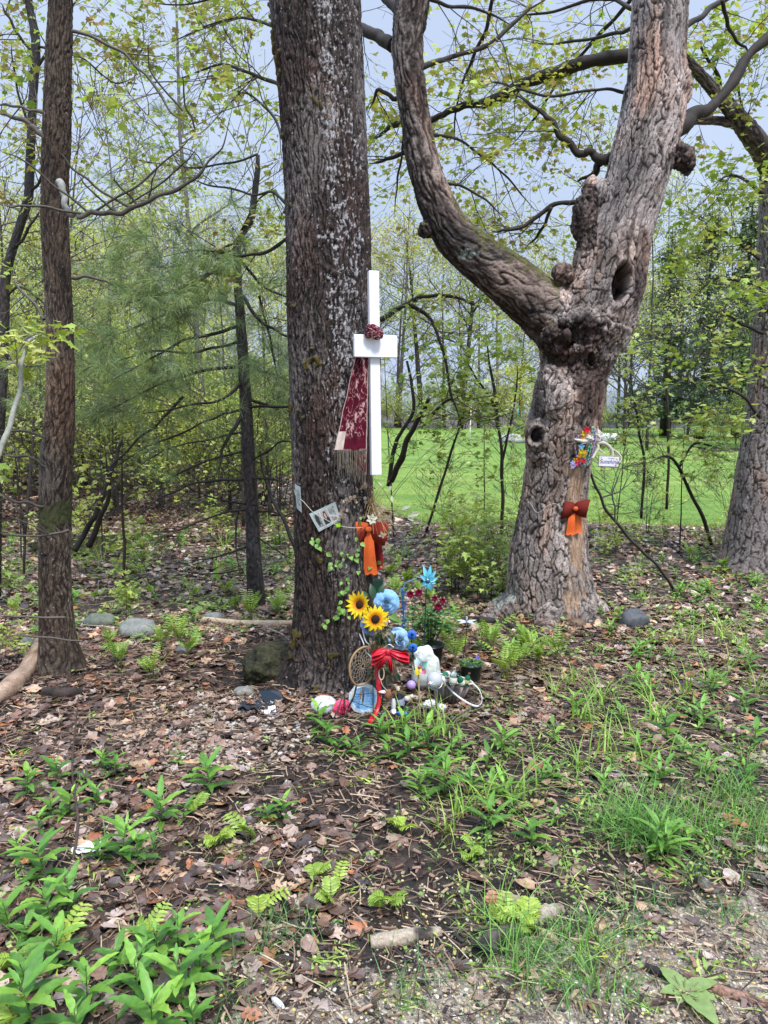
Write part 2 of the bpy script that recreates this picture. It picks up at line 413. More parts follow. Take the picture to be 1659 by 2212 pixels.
x = rng.uniform(-9, 12, n); y = lawn_edge(x) + rng.random(n)**1.4*10 - .3 + .35*perlin(np.stack([x*1.1, 0*x, 0*x+2.2], 1)); h = rng.uniform(.015, .05, n)
mb = MB(); blades(mb, x, y, gh(x, y)+.02, h, np.full(n, .008), rng.uniform(.1, .9, n), rng, pick([(.18, .28, .06), (.26, .34, .09), (.15, .23, .05), (.38, .38, .14)], n, rng, .3), 2)
tag(mb.build('lawn_grass', GRASS), 'short mown grass blades at the near side of the lawn', 'grass', kind='stuff')

m, t, b = nmat('puddle_water'); b.inputs['Base Color'].default_value = (.03, .028, .026, 1); b.inputs['Roughness'].default_value = .06; b.inputs['Specular IOR Level'].default_value = .9; bump(t, b, noise(t, coord(t), 9, 3), .25, .01)
c0 = G(330, 1178); mb = MB(); a = np.linspace(0, 2*PI, 60, endpoint=False); rr_ = 1+.3*perlin(np.stack([np.cos(a)*2, np.sin(a)*2, 0*a], 1)); V = np.stack([c0.x+1.35*rr_*np.cos(a), c0.y+.62*rr_*np.sin(a), 0*a+c0.z+.014], 1); mb.add(np.vstack([[c0.x, c0.y, c0.z+.014], V]), np.array([[0, 1+i, 1+(i+1) % 60] for i in range(60)]))
tag(mb.build('puddle', m), 'shallow rain puddle shining in the leafy hollow', 'water', kind='structure')
# ---------------- leaf litter ----------------
LITTER = colmat('dead_leaf', .30, .65, 70, .35, .5, .003)
def star_leaf(lobes, deep, n=18, curl=.25, seed=0):            # lobed dead leaf, curled
    rr = random.Random(seed); a = np.linspace(0, 2*PI, n, endpoint=False)
    r = .62 + deep*np.cos(a*lobes + PI)*(.75+.25*np.cos(a)) + np.array([rr.uniform(-.06, .06) for _ in a])
    x = r*np.cos(a)*1.15; y = r*np.sin(a)*.85
    z = curl*(rr.uniform(.3, 1)*y*y*rr.choice([1, 1, -1]) + rr.uniform(-.6, .9)*x*x + rr.uniform(-.5, .5)*x*y) + np.array([rr.uniform(-.05, .05) for _ in a])
    V = np.vstack([[0, 0, 0], np.stack([x, y, z], 1), np.stack([x*.5, y*.5, z*.22], 1)])
    F3 = np.array([[0, n+1+i, n+1+(i+1) % n] for i in range(n)]); F4 = np.array([[n+1+i, 1+i, 1+(i+1) % n, n+1+(i+1) % n] for i in range(n)])
    return V, [F3, F4]
BROWN = [(.26, .16, .115), (.36, .24, .18), (.19, .10, .07), (.10, .055, .04), (.42, .31, .24), (.14, .08, .06), (.44, .28, .17), (.055, .033, .027), (.40, .31, .27), (.11, .065, .05), (.33, .13, .06), (.07, .045, .035), (.17, .10, .075)]
def in_view(x, y, pad=120):
    px, py = to_px(x, y, 0*x); return (px > -pad) & (px < 1659+pad) & (py < 2212+pad) & (y > .9)
def field(n, y0, y1, rng):
    y = np.sqrt(rng.random(n)*(y1**2-y0**2)+y0**2); x = (rng.random(n)-.5)*2*(y*.56+.25); return x, y
def litter(name, n, y0, y1, smin, smax, seed, label, dens, nlobe=18):
    rng = np.random.default_rng(seed); x, y = field(n, y0, y1, rng); k = rng.random(n) < dens(x, y); x, y = x[k], y[k]
    mb = MB(); typ = rng.integers(0, 10, len(x))
    for q in range(10):
        s = typ == q; m_ = s.sum()
        V, F = star_leaf([5, 7, 3, 5, 9, 2][q % 6], [.2, .16, .12, .28, .14, .05][q % 6], nlobe, .55, q)
        sc_ = rng.uniform(smin, smax, m_)
        pos = np.stack([x[s], y[s], gh(x[s], y[s])+.004+.012*rng.random(m_)], 1)
        scatter(mb, V, F, pos, rotmats(m_, rng, .42 if y1 < 6 else .75), np.stack([sc_, sc_, sc_*rng.uniform(.5, 1.5, m_)], 1), pick(BROWN, m_, rng, .3)*(1.0 if y1 < 6 else 1.3))
    return tag(mb.build(name, LITTER), label, 'leaf litter', kind='stuff')
def d_near(x, y):
    return np.clip(leafy_mask(x, y)*1.1+.04, 0, 1)*(.45+.8*sstep(-.35, .3, perlin(np.stack([x*2.2, y*2.2, 0*x+4], 1))))
litter('leaf_litter', 12000, 1.2, 5.4, .020, .052, 21, 'fallen brown and tan leaves lying on the near ground', d_near)
litter('leaf_litter', 26000, 4.6, 12.5, .022, .055, 22, 'fallen brown leaves on the woodland floor between the trunks', lambda x, y: (y < lawn_edge(x)-.1)*(.35+.7*sstep(-.35, .2, perlin(np.stack([x*1.3, y*1.3, 0*x+8], 1)))), 10)
litter('leaf_litter', 14000, 10, 24, .05, .09, 23, 'fallen brown leaves far back under the left hand wood', lambda x, y: 1.*(y < lawn_edge(x)-.1), 8)

# small sticks, needles and bark chips
STICK = colmat('twig_bark', .55, .4, 90, .3, .3, .001)
def sticks(name, n, y0, y1, l0, l1, r0, pal, seed, label, dens=None, flat=1.0):
    rng = np.random.default_rng(seed); x, y = field(n, y0, y1, rng)
    if dens is not None:
        k = rng.random(n) < dens(x, y); x, y = x[k], y[k]
    n = len(x); L = rng.uniform(l0, l1, n); a = rng.random(n)*PI; el = rng.normal(0, .10, n)
    d = np.stack([np.cos(a)*np.cos(el), np.sin(a)*np.cos(el), np.sin(el)], 1); s = np.stack([-np.sin(a), np.cos(a), 0*a], 1)
    up = np.cross(d, s); r = r0*rng.uniform(.5, 1.5, n); c0 = np.stack([x, y, gh(x, y)+.008+.01*rng.random(n)], 1); rows = []
    bend = rng.normal(0, .08, n)*L
    for u in (-.5, 0, .5):
        cc = c0 + d*(u*L)[:, None] + s*(bend*(u == 0))[:, None]
        for q in range(3):
            an = q*2*PI/3; rows.append(cc + s*(r*math.cos(an))[:, None] + up*(r*flat*math.sin(an))[:, None])
    V = np.stack(rows, 1); F = np.array([[0, 1, 4, 3], [1, 2, 5, 4], [2, 0, 3, 5], [3, 4, 7, 6], [4, 5, 8, 7], [5, 3, 6, 8]])
    mb = MB(); mb.add(V.reshape(-1, 3), [(F[None]+(np.arange(n)*9)[:, None, None]).reshape(-1, 4)], np.repeat(pick(pal, n, rng, .3), 9, 0))
    return tag(mb.build(name, STICK, smooth=False), label, 'twigs', kind='stuff')
sticks('twig_litter', 15000, 1.3, 5, .03, .12, .0016, [(.35, .24, .16), (.45, .34, .23), (.10, .06, .045), (.2, .12, .08), (.05, .03, .025)], 31, 'thin dry twigs and needles over the near soil')
sticks('bark_chips', 9000, 1.5, 5.5, .012, .045, .005, [(.22, .13, .09), (.07, .045, .035), (.38, .27, .18), (.03, .02, .018)], 32, 'small dark and tan bark chips on the soil', flat=.35)
sticks('twig_litter', 5000, 4.5, 11, .08, .35, .0028, [(.28, .2, .15), (.40, .31, .24), (.06, .04, .03), (.16, .1, .07)], 33, 'fallen twigs on the woodland floor', lambda x, y: 1.*(y < lawn_edge(x)))
STONE = colmat('stone_surface', .6, .4, 50, .3, .4, .003)
def pebbles(name, n, reg, s0, s1, pal, seed, label, cat):
    rng = np.random.default_rng(seed); px = rng.uniform(reg[0], reg[2], n*3); py = rng.uniform(reg[1], reg[3], n*3)
    k = rng.random(n*3) < np.exp(-((px-(reg[0]+reg[2])/2)/(reg[2]-reg[0])*2.2)**2-((py-(reg[1]+reg[3])/2)/(reg[3]-reg[1])*2.0)**2) ; px, py = px[k][:n], py[k][:n]
    yy = (1106-py)/FPX; dz = -sP+yy*cP; dy = cP+yy*sP; t_ = -CAMZ/dz; y = dy*t_; x = (px-829.5)/FPX*t_; n = len(x)
    V, F = ICO2; V = V*(1+.35*perlin(V*1.5+2))[:, None]; mb = MB(); s = rng.uniform(s0, s1, n)
    scatter(mb, V, F, np.stack([x, y, gh(x, y)+s*.35], 1), rotmats(n, rng, .6), np.stack([s*rng.uniform(.9, 1.5, n), s, s*.7], 1), pick(pal, n, rng, .25))
    return tag(mb.build(name, STONE), label, cat, kind='stuff')
pebbles('gravel', 1100, (260, 1510, 680, 1660), .004, .013, [(.33, .27, .20), (.42, .36, .29), (.22, .2, .19), (.3, .2, .14), (.5, .46, .4)], 41, 'patch of small tan and grey pebbles left of the shrine', 'gravel')
pebbles('grit', 5000, (380, 1880, 1900, 2400), .0018, .0055, [(.5, .42, .3), (.4, .33, .22), (.6, .56, .48), (.12, .1, .09), (.03, .03, .03), (.5, .4, .15)], 42, 'coarse pale grit scattered over the sandy verge', 'gravel')
# ---------------- bark ----------------
def bark_mat(name, rough=.75, spec=.3, b1=.5):
    m, t, b = nmat(name); v = coord(t); n = noise(t, v, 120, 5, .7); n2 = noise(t, coord(t, (160, 160, 45)), 1, 4, .7)
    c = mixc(t, 1.0, attr(t), ramp(t, n, [(.3, (.62,)*3), (.7, (1.3,)*3)]), 'MULTIPLY')
    c = mixc(t, 1.0, c, ramp(t, n2, [(.3, (.7,)*3), (.7, (1.2,)*3)]), 'MULTIPLY')
    t.links.new(c, b.inputs['Base Color']); b.inputs['Roughness'].default_value = rough; b.inputs['Specular IOR Level'].default_value = spec
    bump(t, b, math_(t, 'ADD', n, n2), b1, .006); return m
BARK = bark_mat('tree_bark'); WETBARK = bark_mat('wet_bark', .5, .45)
def lerp(a, b, t): return np.asarray(a)*(1-t[:, None]) + np.asarray(b)*t[:, None]
def bark_ridged(q, hz, ux, amp=.007, base=((.022, .014, .012), (.085, .058, .048)), grey=(.20, .175, .165), lichen=None, moss=True, fx=34.):
    """fine vertical fissures. q: local coordinates (m), hz height, ux -1..1 across the side that faces the camera"""
    w = q + .022*np.stack([fbm(q*[9, 9, 7], 2), fbm(q*[9, 9, 7]+31, 2), 0*hz], 1)
    r1 = 1-np.abs(perlin(w*[fx, fx, fx*.16]))*2.4; r1 = np.clip(r1, 0, 1)**2
    r2 = perlin(w*[fx*2.3, fx*2.3, fx*.75]+17); r3 = perlin(w*[fx*4.5, fx*4.5, fx*2.6]+5)
    hgt = -1.1*r1 + .5*r2 + .35*r3
    t = np.clip(.55-.75*r1+.5*r2+.35*r3, 0, 1)
    c = lerp(base[0], base[1], t)  # fissures: dark inner bark, deepened in colour to stand for shade
    g = sstep(-.1, .6, perlin(q*[5, 5, 1.6]+3)+.55*r2+.45*r3)*(1-r1)
    c = c*(1-.75*g[:, None]) + np.asarray(grey)*(.75*g[:, None])
    red = sstep(.1, .5, perlin(q*[4, 4, 2]+13)); c = c*(1+red[:, None]*np.array([.18, 0, -.08]))
    if lichen is not None:
        dens = lichen(hz, ux)
        n = perlin(q*[70, 70, 40]+8)*.6 + perlin(q*[150, 150, 130]+2)*.45 + .25*perlin(q*[14, 14, 8]+1) + .15*r2
        k = sstep(.0, .12, n - (.66-.62*dens))
        lc = lerp((.22, .21, .22), (.46, .45, .46), np.clip(.5+r3, 0, 1)); c = c*(1-k[:, None]) + lc*k[:, None]; hgt = hgt + .15*k
    if moss:
        n = perlin(q*[7, 7, 6]+40)+.5*perlin(q*[30, 30, 30]+40); k = sstep(.5, .62, n)*sstep(.5, -.3, ux)
        mc = lerp((.05, .045, .008), (.11, .08, .015), np.clip(.5+r3*1.5, 0, 1)); c = c*(1-k[:, None])+mc*k[:, None]; hgt = hgt+1.3*k
    return hgt*amp, c
def bark_plates(q, hz, ux, amp=.011, s=.05, tall=3.0, pal=((.17, .135, .12), (.30, .25, .23)), dark=(.035, .024, .02), swirl=None):
    w = q + .03*np.stack([fbm(q*6, 3), fbm(q*6+21, 3), fbm(q*4+5, 2)*2.0], 1)
    d1, d2, i1 = worley(w/np.array([s, s, s*tall])); e = d2-d1
    f1, f2, i2 = worley(w/np.array([s, s, s*tall])*2.3+5); e2 = f2-f1
    r3 = perlin(q*[110, 110, 40]+5); r2 = perlin(q*[35, 35, 9]+9)
    crack = sstep(0.0, .13, e); cr2 = sstep(0, .12, e2)
    hgt = crack*(.35+.75*i1) + .30*cr2*(.3+.9*i2) + .22*r3 + .3*r2
    t = np.clip(.35*i1+.35*i2+.35*r2+.25*r3+.2, 0, 1)
    c = lerp(pal[0], pal[1], t); pk = sstep(.2, .6, perlin(q*[6, 6, 2]+3)+.3*i1-.1); c = c*(1+pk[:, None]*np.array([.22, .02, -.10]))
    k = np.clip(crack*(.45+.55*cr2), 0, 1); c = np.asarray(dark)*(1-k[:, None]) + c*k[:, None]  # cracks: darker inner bark, with extra shade put into the colour
    return hgt*amp, c
def trunk_grid(rows, Y, nth, nz, style, flare=None, ymul=None, name='trunk', mat=None, parent=None, lump=.02, origin=None):
    """rows of (px, py, half width px[, Y]) from top to bottom of the photograph, real distance Y"""
    A = []
    for r in rows:
        yy = r[3] if len(r) > 3 else Y; p = P(r[0], r[1], yy); A.append([p.x, p.y, p.z, pxr(p, r[2])])
    A = smooth_path(A, 12); s = np.concatenate([[0], np.cumsum(np.linalg.norm(np.diff(A[:, :3], axis=0), axis=1))])
    u = np.linspace(0, s[-1], nz); A = np.stack([np.interp(u, s, A[:, k]) for k in range(4)], 1)
    a = np.arange(nth)*2*PI/nth; ca, sa = np.cos(a), np.sin(a)
    C = np.repeat(A[:, :3], nth, 0); rad = np.repeat(A[:, 3], nth); ct = np.tile(ca, nz); st = np.tile(sa, nz); zz = C[:, 2]
    if abs(A[:, 2].max()-A[:, 2].min()) > .5*s[-1]:
        N = np.stack([ct, -st, 0*ct], 1)
    else:
        T, U, B = frames(A[:, :3]); N = ct[:, None]*np.repeat(U, nth, 0) + st[:, None]*np.repeat(B, nth, 0)
    R0 = float(A[:, 3].mean()); su = np.repeat(-u, nth)
    q = np.stack([ct*R0, st*R0, su], 1)
    rr = rad*(1+lump*1.6*perlin(q*[4, 4, 1.5]+2))
    if flare is not None: rr = rr + flare(zz, np.arctan2(st, ct))
    V = C + N*rr[:, None]
    h, c = style(q, zz, ct)
    V = V + N*h[:, None]
    mb = MB(); mb.add(V, [grid_faces(nz, nth, True), np.arange(nth)[None], np.arange(nth)[None, ::-1]+(nz-1)*nth], c)
    return mb.build(name, mat or BARK, parent)
BASES = {}
def tree_root(name, px, py, Y, label, cat='tree', group=None):
    p = P(px, py, Y); return empty(name, (0, 0, 0), label, cat, group), p

# ---- the big trunk that carries the cross ----
BT, _ = tree_root('maple_tree', 735, 1510, 3.95, 'thick straight dark-barked maple with pale lichen, the white cross fixed to it')
rows = [(678, -160, 98), (680, -60, 98), (682, 0, 98), (697, 250, 93), (709, 500, 92), (714, 800, 89), (720, 1100, 86), (727, 1250, 88), (733, 1400, 97), (738, 1480, 106), (742, 1540, 116), (742, 1600, 122)]
def lich(z, ux): return np.clip(.72*np.exp(-((ux-.30)/.36)**2)+.3*np.exp(-((ux-.75)/.2)**2)+.22, 0, 1)*(.5+.5*sstep(.5, 1.9, z))
def fl(z, a):
    f = np.exp(-np.clip(z+.02, 0, 9)/.17)
    return f*(.05+.085*np.maximum(0, np.cos(a-math.radians(172)))**3 + .05*np.maximum(0, np.cos(a-math.radians(285)))**2+.05*np.maximum(0, np.cos(a-math.radians(20)))**4)
_b = lambda q, z, ux: bark_ridged(q, z, ux, .0085, ((.010, .007, .006), (.075, .050, .041)), (.19, .165, .155), lich, True, 46)
trunk_grid(rows, 3.95, 470, 980, _b, fl, parent=BT)
# mossy root swelling behind the trunk on its left
mb = MB(); c0 = P(590, 1450, 4.15); V, F = ICO4; n_ = fbm(V*2.2, 4); n2_ = fbm(V*14, 3); VV = V*(1+.22*n_+.05*n2_)[:, None]*[.17, .15, .14]+np.array([c0.x, c0.y, .03])
mb.add(VV, F, lerp((.012, .011, .008), (.06, .06, .022), np.clip(.4+n2_+.4*n_, 0, 1))); mb.build('root', BARK, BT)

# ---- the twisted two-limbed maple on the right: limbs, burls and swellings fused into one skin ----
YR = 5.25
RT, _ = tree_root('maple_tree', 1190, 1380, YR, 'gnarled pale flaky-barked maple forking into two thick limbs, beads and an orange bow on it')
paths = [
 [(1200, 1430, 140), (1195, 1380, 120), (1190, 1330, 103), (1188, 1270, 90), (1186, 1200, 80), (1194, 1100, 68), (1205, 1010, 66), (1214, 930, 72), (1230, 850, 72), (1240, 795, 70), (1252, 745, 82), (1262, 700, 98)],
 [(1262, 730, 84), (1225, 705, 74), (1175, 672, 62), (1110, 615, 55), (1040, 561, 50), (985, 514, 45), (950, 455, 40), (925, 390, 37), (905, 310, 34), (892, 220, 33), (880, 110, 34), (886, 36, 37), (893, -20, 38), (897, -120, 36)],
 [(1262, 720, 90), (1290, 660, 84), (1312, 605, 76), (1324, 540, 74), (1348, 468, 66), (1373, 396, 62), (1390, 324, 63), (1408, 252, 64), (1418, 180, 60), (1420, 108, 55), (1426, 0, 55), (1432, -120, 52)],
]
LIMB = []                                  # dense samples (x y z r tangent s)
for pt in paths:
    A = []
    for (x, y, w) in pt:
        p = P(x, y, YR); A.append([p.x, p.y, p.z, pxr(p, w)])
    LIMB.append(smooth_path(A, 10))
mb = MB()
for A in LIMB: tube(mb, A[:, :3], A[:, 3], 28)
def bl(px, py, r, dy=0, sx=1., sz=1., **k):
    p = P(px, py, YR+dy); rr = pxr(p, r); blob(mb, p, (rr*sx, rr, rr*sz), which=ICO3, noise=k.get('n', .3), fr=1.3, seed=px*.01)
bl(1267, 470, 30, -.03, .9, 1.9, n=.4); bl(1292, 430, 36, 0, .9, 1.2, n=.4); bl(1262, 445, 18, -.06, 1, 1, n=.5); bl(1475, 342, 24, .05, 1, 1); bl(1450, 330, 26, .03); bl(1462, 190, 30, -.05, 1, 1.3); bl(1217, 592, 20, -.1, 1.1, .9)
bl(1484, 360, 13, 0, 1, 1, n=.5); bl(1490, 342, 10, -.05, 1, 1.4, n=.5)
bl(1168, 940, 34, -.10, .9, 1.15, n=.2); bl(1175, 985, 24, -.12, 1.2, .5, n=.2); bl(922, 496, 20, -.02); bl(1270, 705, 58, -.13, 1.2, .7, n=.4); bl(1200, 725, 42, -.13, .9, .9, n=.4); bl(1330, 680, 46, -.05, .9, 1.2); bl(1300, 745, 40, -.10, .9, .8, n=.4); bl(1245, 765, 34, -.14, 1, .7, n=.4); bl(1205, 850, 46, -.12, 1, 1.5)
# root flares running out over the ground
for (ang, L, r0) in ((200, .55, .10), (165, .42, .09), (250, .40, .10), (300, .36, .09), (345, .34, .08), (60, .4, .09), (110, .4, .09)):
    a = math.radians(ang); bx, by = P(1195, 1350, YR).x, YR
    pts = [[bx+math.cos(a)*.10, by+math.sin(a)*.10, .40, r0*.9], [bx+math.cos(a)*.2, by+math.sin(a)*.2, .17, r0], [bx+math.cos(a)*(.2+L*.4), by+math.sin(a)*(.2+L*.4), .04, r0*.8], [bx+math.cos(a)*(.2+L), by+math.sin(a)*(.2+L), -.07, r0*.5]]
    A = smooth_path(pts, 6); tube(mb, A[:, :3], A[:, 3], 14)
tmp = mb.build('fused', None); rm = tmp.modifiers.new('remesh', 'REMESH'); rm.mode = 'VOXEL'; rm.voxel_size = .0062
sm_ = tmp.modifiers.new('smooth', 'SMOOTH'); sm_.factor = .7; sm_.iterations = 6
ev = tmp.evaluated_get(bpy.context.evaluated_depsgraph_get()); me = bpy.data.meshes.new_from_object(ev); bpy.data.objects.remove(tmp)
nv = len(me.vertices); V = np.empty(nv*3, np.float32); me.vertices.foreach_get('co', V); V = V.reshape(-1, 3).astype(float)
N = np.empty(nv*3, np.float32); me.vertices.foreach_get('normal', N); N = N.reshape(-1, 3).astype(float)
best = np.full(nv, 9.); rho = np.zeros((nv, 3)); S = np.zeros(nv); which = np.zeros(nv, int)
for li, A in enumerate(LIMB):
    T, _, _ = frames(A[:, :3]); s = np.concatenate([[0], np.cumsum(np.linalg.norm(np.diff(A[:, :3], axis=0), axis=1))])
    for i in range(len(A)):
        d = V-A[i, :3]; al = d@T[i]; dd = np.linalg.norm(d, axis=1)/A[i, 3]*.1 + (0 if li == 0 else .004)
        k = dd < best; best[k] = dd[k]; rho[k] = d[k]-al[k][:, None]*T[i]; S[k] = (s[i] if li == 0 else s[i]+2.2)+al[k]; which[k] = li
q = rho.copy(); q[:, 2] = q[:, 2]+S
h1, c1 = bark_plates(q, V[:, 2], N[:, 0], .014, .036, 3.8, ((.13, .105, .095), (.44, .37, .335)), (.016, .011, .009))
h1b, c1b = bark_plates(q*[1, 1, 1], V[:, 2], N[:, 0], .013, .033, 8.5, ((.17, .14, .13), (.46, .40, .38)), (.02, .014, .012))
ub = sstep(560, 420, to_px(V[:, 0], V[:, 1], V[:, 2])[1])*(which == 2); h1 = h1*(1-ub)+h1b*ub; c1 = c1*(1-ub[:, None])+c1b*ub[:, None]
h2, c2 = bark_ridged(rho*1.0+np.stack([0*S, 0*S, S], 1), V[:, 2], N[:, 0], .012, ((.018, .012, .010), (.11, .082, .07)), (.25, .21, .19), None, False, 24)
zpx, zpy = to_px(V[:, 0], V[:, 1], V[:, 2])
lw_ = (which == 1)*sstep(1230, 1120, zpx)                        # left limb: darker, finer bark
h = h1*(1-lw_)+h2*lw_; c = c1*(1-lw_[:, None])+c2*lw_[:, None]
# rough knotted crown of the fork
kn = np.exp(-((zpx-1235)/95)**2-((zpy-745)/85)**2); h = h + kn*(.040*fbm(V*9, 4)-.035*np.abs(fbm(V*13+4, 3))+.016*fbm(V*34, 3))
wet = sstep(.42, .8, kn*1.0+.9*fbm(V*7, 4))+.95*sstep(.3, .7, np.exp(-((zpx-1272)/40)**2-((zpy-820)/110)**2)+.5*fbm(V*9, 3))+.8*sstep(.45, .8, np.exp(-((zpx-1385)/26)**2-((zpy-600)/150)**2)+.4*fbm(V*9, 3))+.6*sstep(.4, .8, np.exp(-((zpx-1120)/60)**2-((zpy-665)/35)**2)+.4*fbm(V*8, 3))
bx_ = ((np.hypot(zpx-1265, (zpy-470)*.7) < 52) & (zpx < 1292)) | (np.hypot(zpx-1478, zpy-345) < 38) | (np.hypot(zpx-1217, zpy-592) < 24)
h = h + bx_*(.012*fbm(V*25, 3)+.008*fbm(V*60, 2)); wet = np.maximum(wet, bx_*.85)
wet = np.clip(wet, 0, 1)[:, None]; c = c*(1-wet)+c*np.array([.22, .18, .17])*wet
big_ = fbm(q*[5, 5, 1.7]+21, 4); c = c*(1+.95*np.clip(big_, -.6, .7))[:, None]*(1+.25*sstep(0, .5, fbm(q*[4, 4, 2]+50, 3))[:, None]*np.array([.6, .1, -.25])); dv = sstep(.30, .55, fbm(q*[13, 13, 1.6]+70, 3)); c = c*(1-.6*dv[:, None])
# long straight plates on the upper limb, bare tan wood low on the right
bare = sstep(.25, .6, np.exp(-((zpx-1238-10*perlin(V*5))/22)**2-(np.clip(np.abs(zpy-1170)-90, 0, 999)/80)**2)+.75*fbm(q*[14, 14, 4], 4)-.18); bare = np.clip(bare, 0, 1)
h = h*(1-.7*bare); c = c*(1-bare[:, None]) + lerp((.22, .14, .09), (.46, .32, .22), np.clip(.5+perlin(q*[90, 90, 14])+.5*perlin(q*[20, 20, 5]), 0, 1))*bare[:, None]
mo = sstep(.15, .6, N[:, 2]+.5*fbm(V*14, 3)-.15)*(which == 1)*sstep(860, 930, zpx)*.85; c = c*(1-mo[:, None])+lerp((.05, .05, .012), (.13, .13, .03), np.clip(.5+fbm(V*60, 2), 0, 1))*mo[:, None]; h = h+mo*.004
li_ = sstep(.35, .5, np.exp(-((zpx-1085)/60)**2-((zpy-1290)/50)**2)+np.exp(-((zpx-1010)/26)**2-((zpy-545)/22)**2)+.9*fbm(V*26, 4)-.38); li_ = li_*.8; c = c*(1-li_[:, None])+lerp((.16, .2, .17), (.36, .40, .36), np.clip(.5+perlin(V*90), 0, 1))*li_[:, None]
# hollows: pushed into the wood
def hollow(px, py, a, b, dp, rot=0, lip=.02):
    global V, h, c
    dx, dy = zpx-px, zpy-py; cr_, sr_ = math.cos(rot), math.sin(rot); u = (dx*cr_+dy*sr_)/a; v_ = (-dx*sr_+dy*cr_)/b; r = np.sqrt(u*u+v_*v_)
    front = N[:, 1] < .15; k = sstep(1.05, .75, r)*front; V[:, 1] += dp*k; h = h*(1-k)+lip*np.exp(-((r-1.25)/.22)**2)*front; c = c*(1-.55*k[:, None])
hollow(1339, 612, 17, 42, .20, .22, .022); hollow(1161, 941, 11, 15, .12, .1, .03); hollow(1236, 742, 9, 6, .04, .5); hollow(1275, 775, 7, 15, .05)
V = V + N*h[:, None]
me.vertices.foreach_set('co', V.ravel().astype(np.float32))
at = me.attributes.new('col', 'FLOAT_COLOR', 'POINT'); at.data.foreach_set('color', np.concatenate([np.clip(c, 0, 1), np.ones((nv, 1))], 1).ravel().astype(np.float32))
me.polygons.foreach_set('use_smooth', np.full(len(me.polygons), True)); me.materials.clear(); me.materials.append(BARK); me.update()
o = bpy.data.objects.new('trunk', me); COL.objects.link(o); o.parent = RT
print('right trunk verts', nv)

# ---- other trunks ----
LT, _ = tree_root('young_tree', 130, 1480, 4.05, 'slim brown-barked tree at the left, pale dead branch stub high up')
rows = [(133, -140, 25), (131, 0, 26), (126, 150, 28), (122, 300, 30), (119, 400, 29), (119, 500, 29), (127, 650, 28), (131, 800, 29), (128, 930, 32), (121, 1000, 34), (118, 1200, 33), (120, 1300, 34), (124, 1380, 38), (130, 1440, 45), (136, 1490, 56), (138, 1540, 70)]
def fl2(z, a): return np.exp(-np.clip(z, 0, 9)/.10)*(.05*np.maximum(0, np.cos(a-math.radians(5)))**3+.02)
def lt_style(q, z, ux):
    h, c = bark_ridged(q, z, ux, .0055, ((.022, .015, .011), (.13, .092, .066)), (.20, .165, .13), lambda z_, u_: .10+.12*sstep(1.3, .3, z_), False, 46)
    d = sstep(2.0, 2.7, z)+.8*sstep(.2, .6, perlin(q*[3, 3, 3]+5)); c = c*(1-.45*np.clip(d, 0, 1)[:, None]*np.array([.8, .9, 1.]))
    k = sstep(.35, .6, np.exp(-((z-.93)/.12)**2)+.5*perlin(q*[12, 12, 6])-.3); c = c*(1-k[:, None])+np.array([.06, .065, .025])*k[:, None]; return h, c
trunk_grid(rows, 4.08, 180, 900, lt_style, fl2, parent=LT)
ET, _ = tree_root('maple_tree', 1640, 1230, 6.95, 'grey plated maple trunk at the right edge, leaning limb reaching left above')
rows = [(1676, 330, 30), (1684, 420, 36), (1688, 520, 44), (1686, 640, 48), (1680, 800, 54), (1668, 930, 56), (1656, 1020, 60), (1648, 1100, 64), (1643, 1180, 74), (1640, 1230, 88), (1640, 1290, 120)]
es = lambda q, z, ux: bark_plates(q, z, ux, .012, .036, 5.5, ((.20, .165, .155), (.36, .32, .31)))
trunk_grid(rows, 7.0, 200, 560, es, parent=ET)
ls = lambda q, z, ux: bark_ridged(q, z, ux, .010, ((.035, .028, .024), (.15, .12, .11)), (.26, .24, .23), lambda a, b: .25+0*a, False, 26)
trunk_grid([(1680, 400, 30, 7.), (1664, 350, 28, 6.9), (1636, 310, 24, 6.7), (1590, 250, 19, 6.5), (1530, 180, 13, 6.3), (1486, 135, 11, 6.1), (1460, 110, 9, 6.0)], 7, 70, 260, ls, name='limb', parent=ET)
trunk_grid([(1600, 275, 12, 6.55), (1560, 262, 10, 6.5), (1500, 262, 8, 6.4), (1470, 270, 7, 6.3)], 7, 40, 100, ls, name='limb', parent=ET)
FT, _ = tree_root('young_tree', -10, 1300, 5.6, 'thin dark leaning trunk at the far left edge behind the slim tree')
rows = [(58, -100, 6), (62, 0, 8), (77, 95, 10), (70, 230, 9), (63, 400, 10), (58, 440, 10), (30, 530, 10), (12, 600, 11), (8, 720, 11), (2, 860, 12), (-8, 1000, 13), (-16, 1290, 17)]
ds = lambda q, z, ux: bark_ridged(q, z, ux, .004, ((.014, .011, .011), (.06, .048, .045)), (.10, .09, .09), None, False, 50)
trunk_grid(rows, 5.6, 50, 500, ds, parent=FT, mat=WETBARK)
PT, _ = tree_root('pine_tree', 552, 1310, 5.6, 'thin black-barked young pine with bare drooping lower branches')
rows = [(557, 335, 4), (556, 370, 6), (550, 420, 7), (541, 478, 8), (522, 508, 8), (512, 530, 9), (513, 600, 9), (520, 700, 11), (530, 850, 13), (538, 1000, 14), (545, 1120, 15), (549, 1220, 17), (553, 1290, 20), (554, 1340, 24)]
trunk_grid(rows, 5.6, 60, 620, ds, parent=PT, mat=WETBARK)
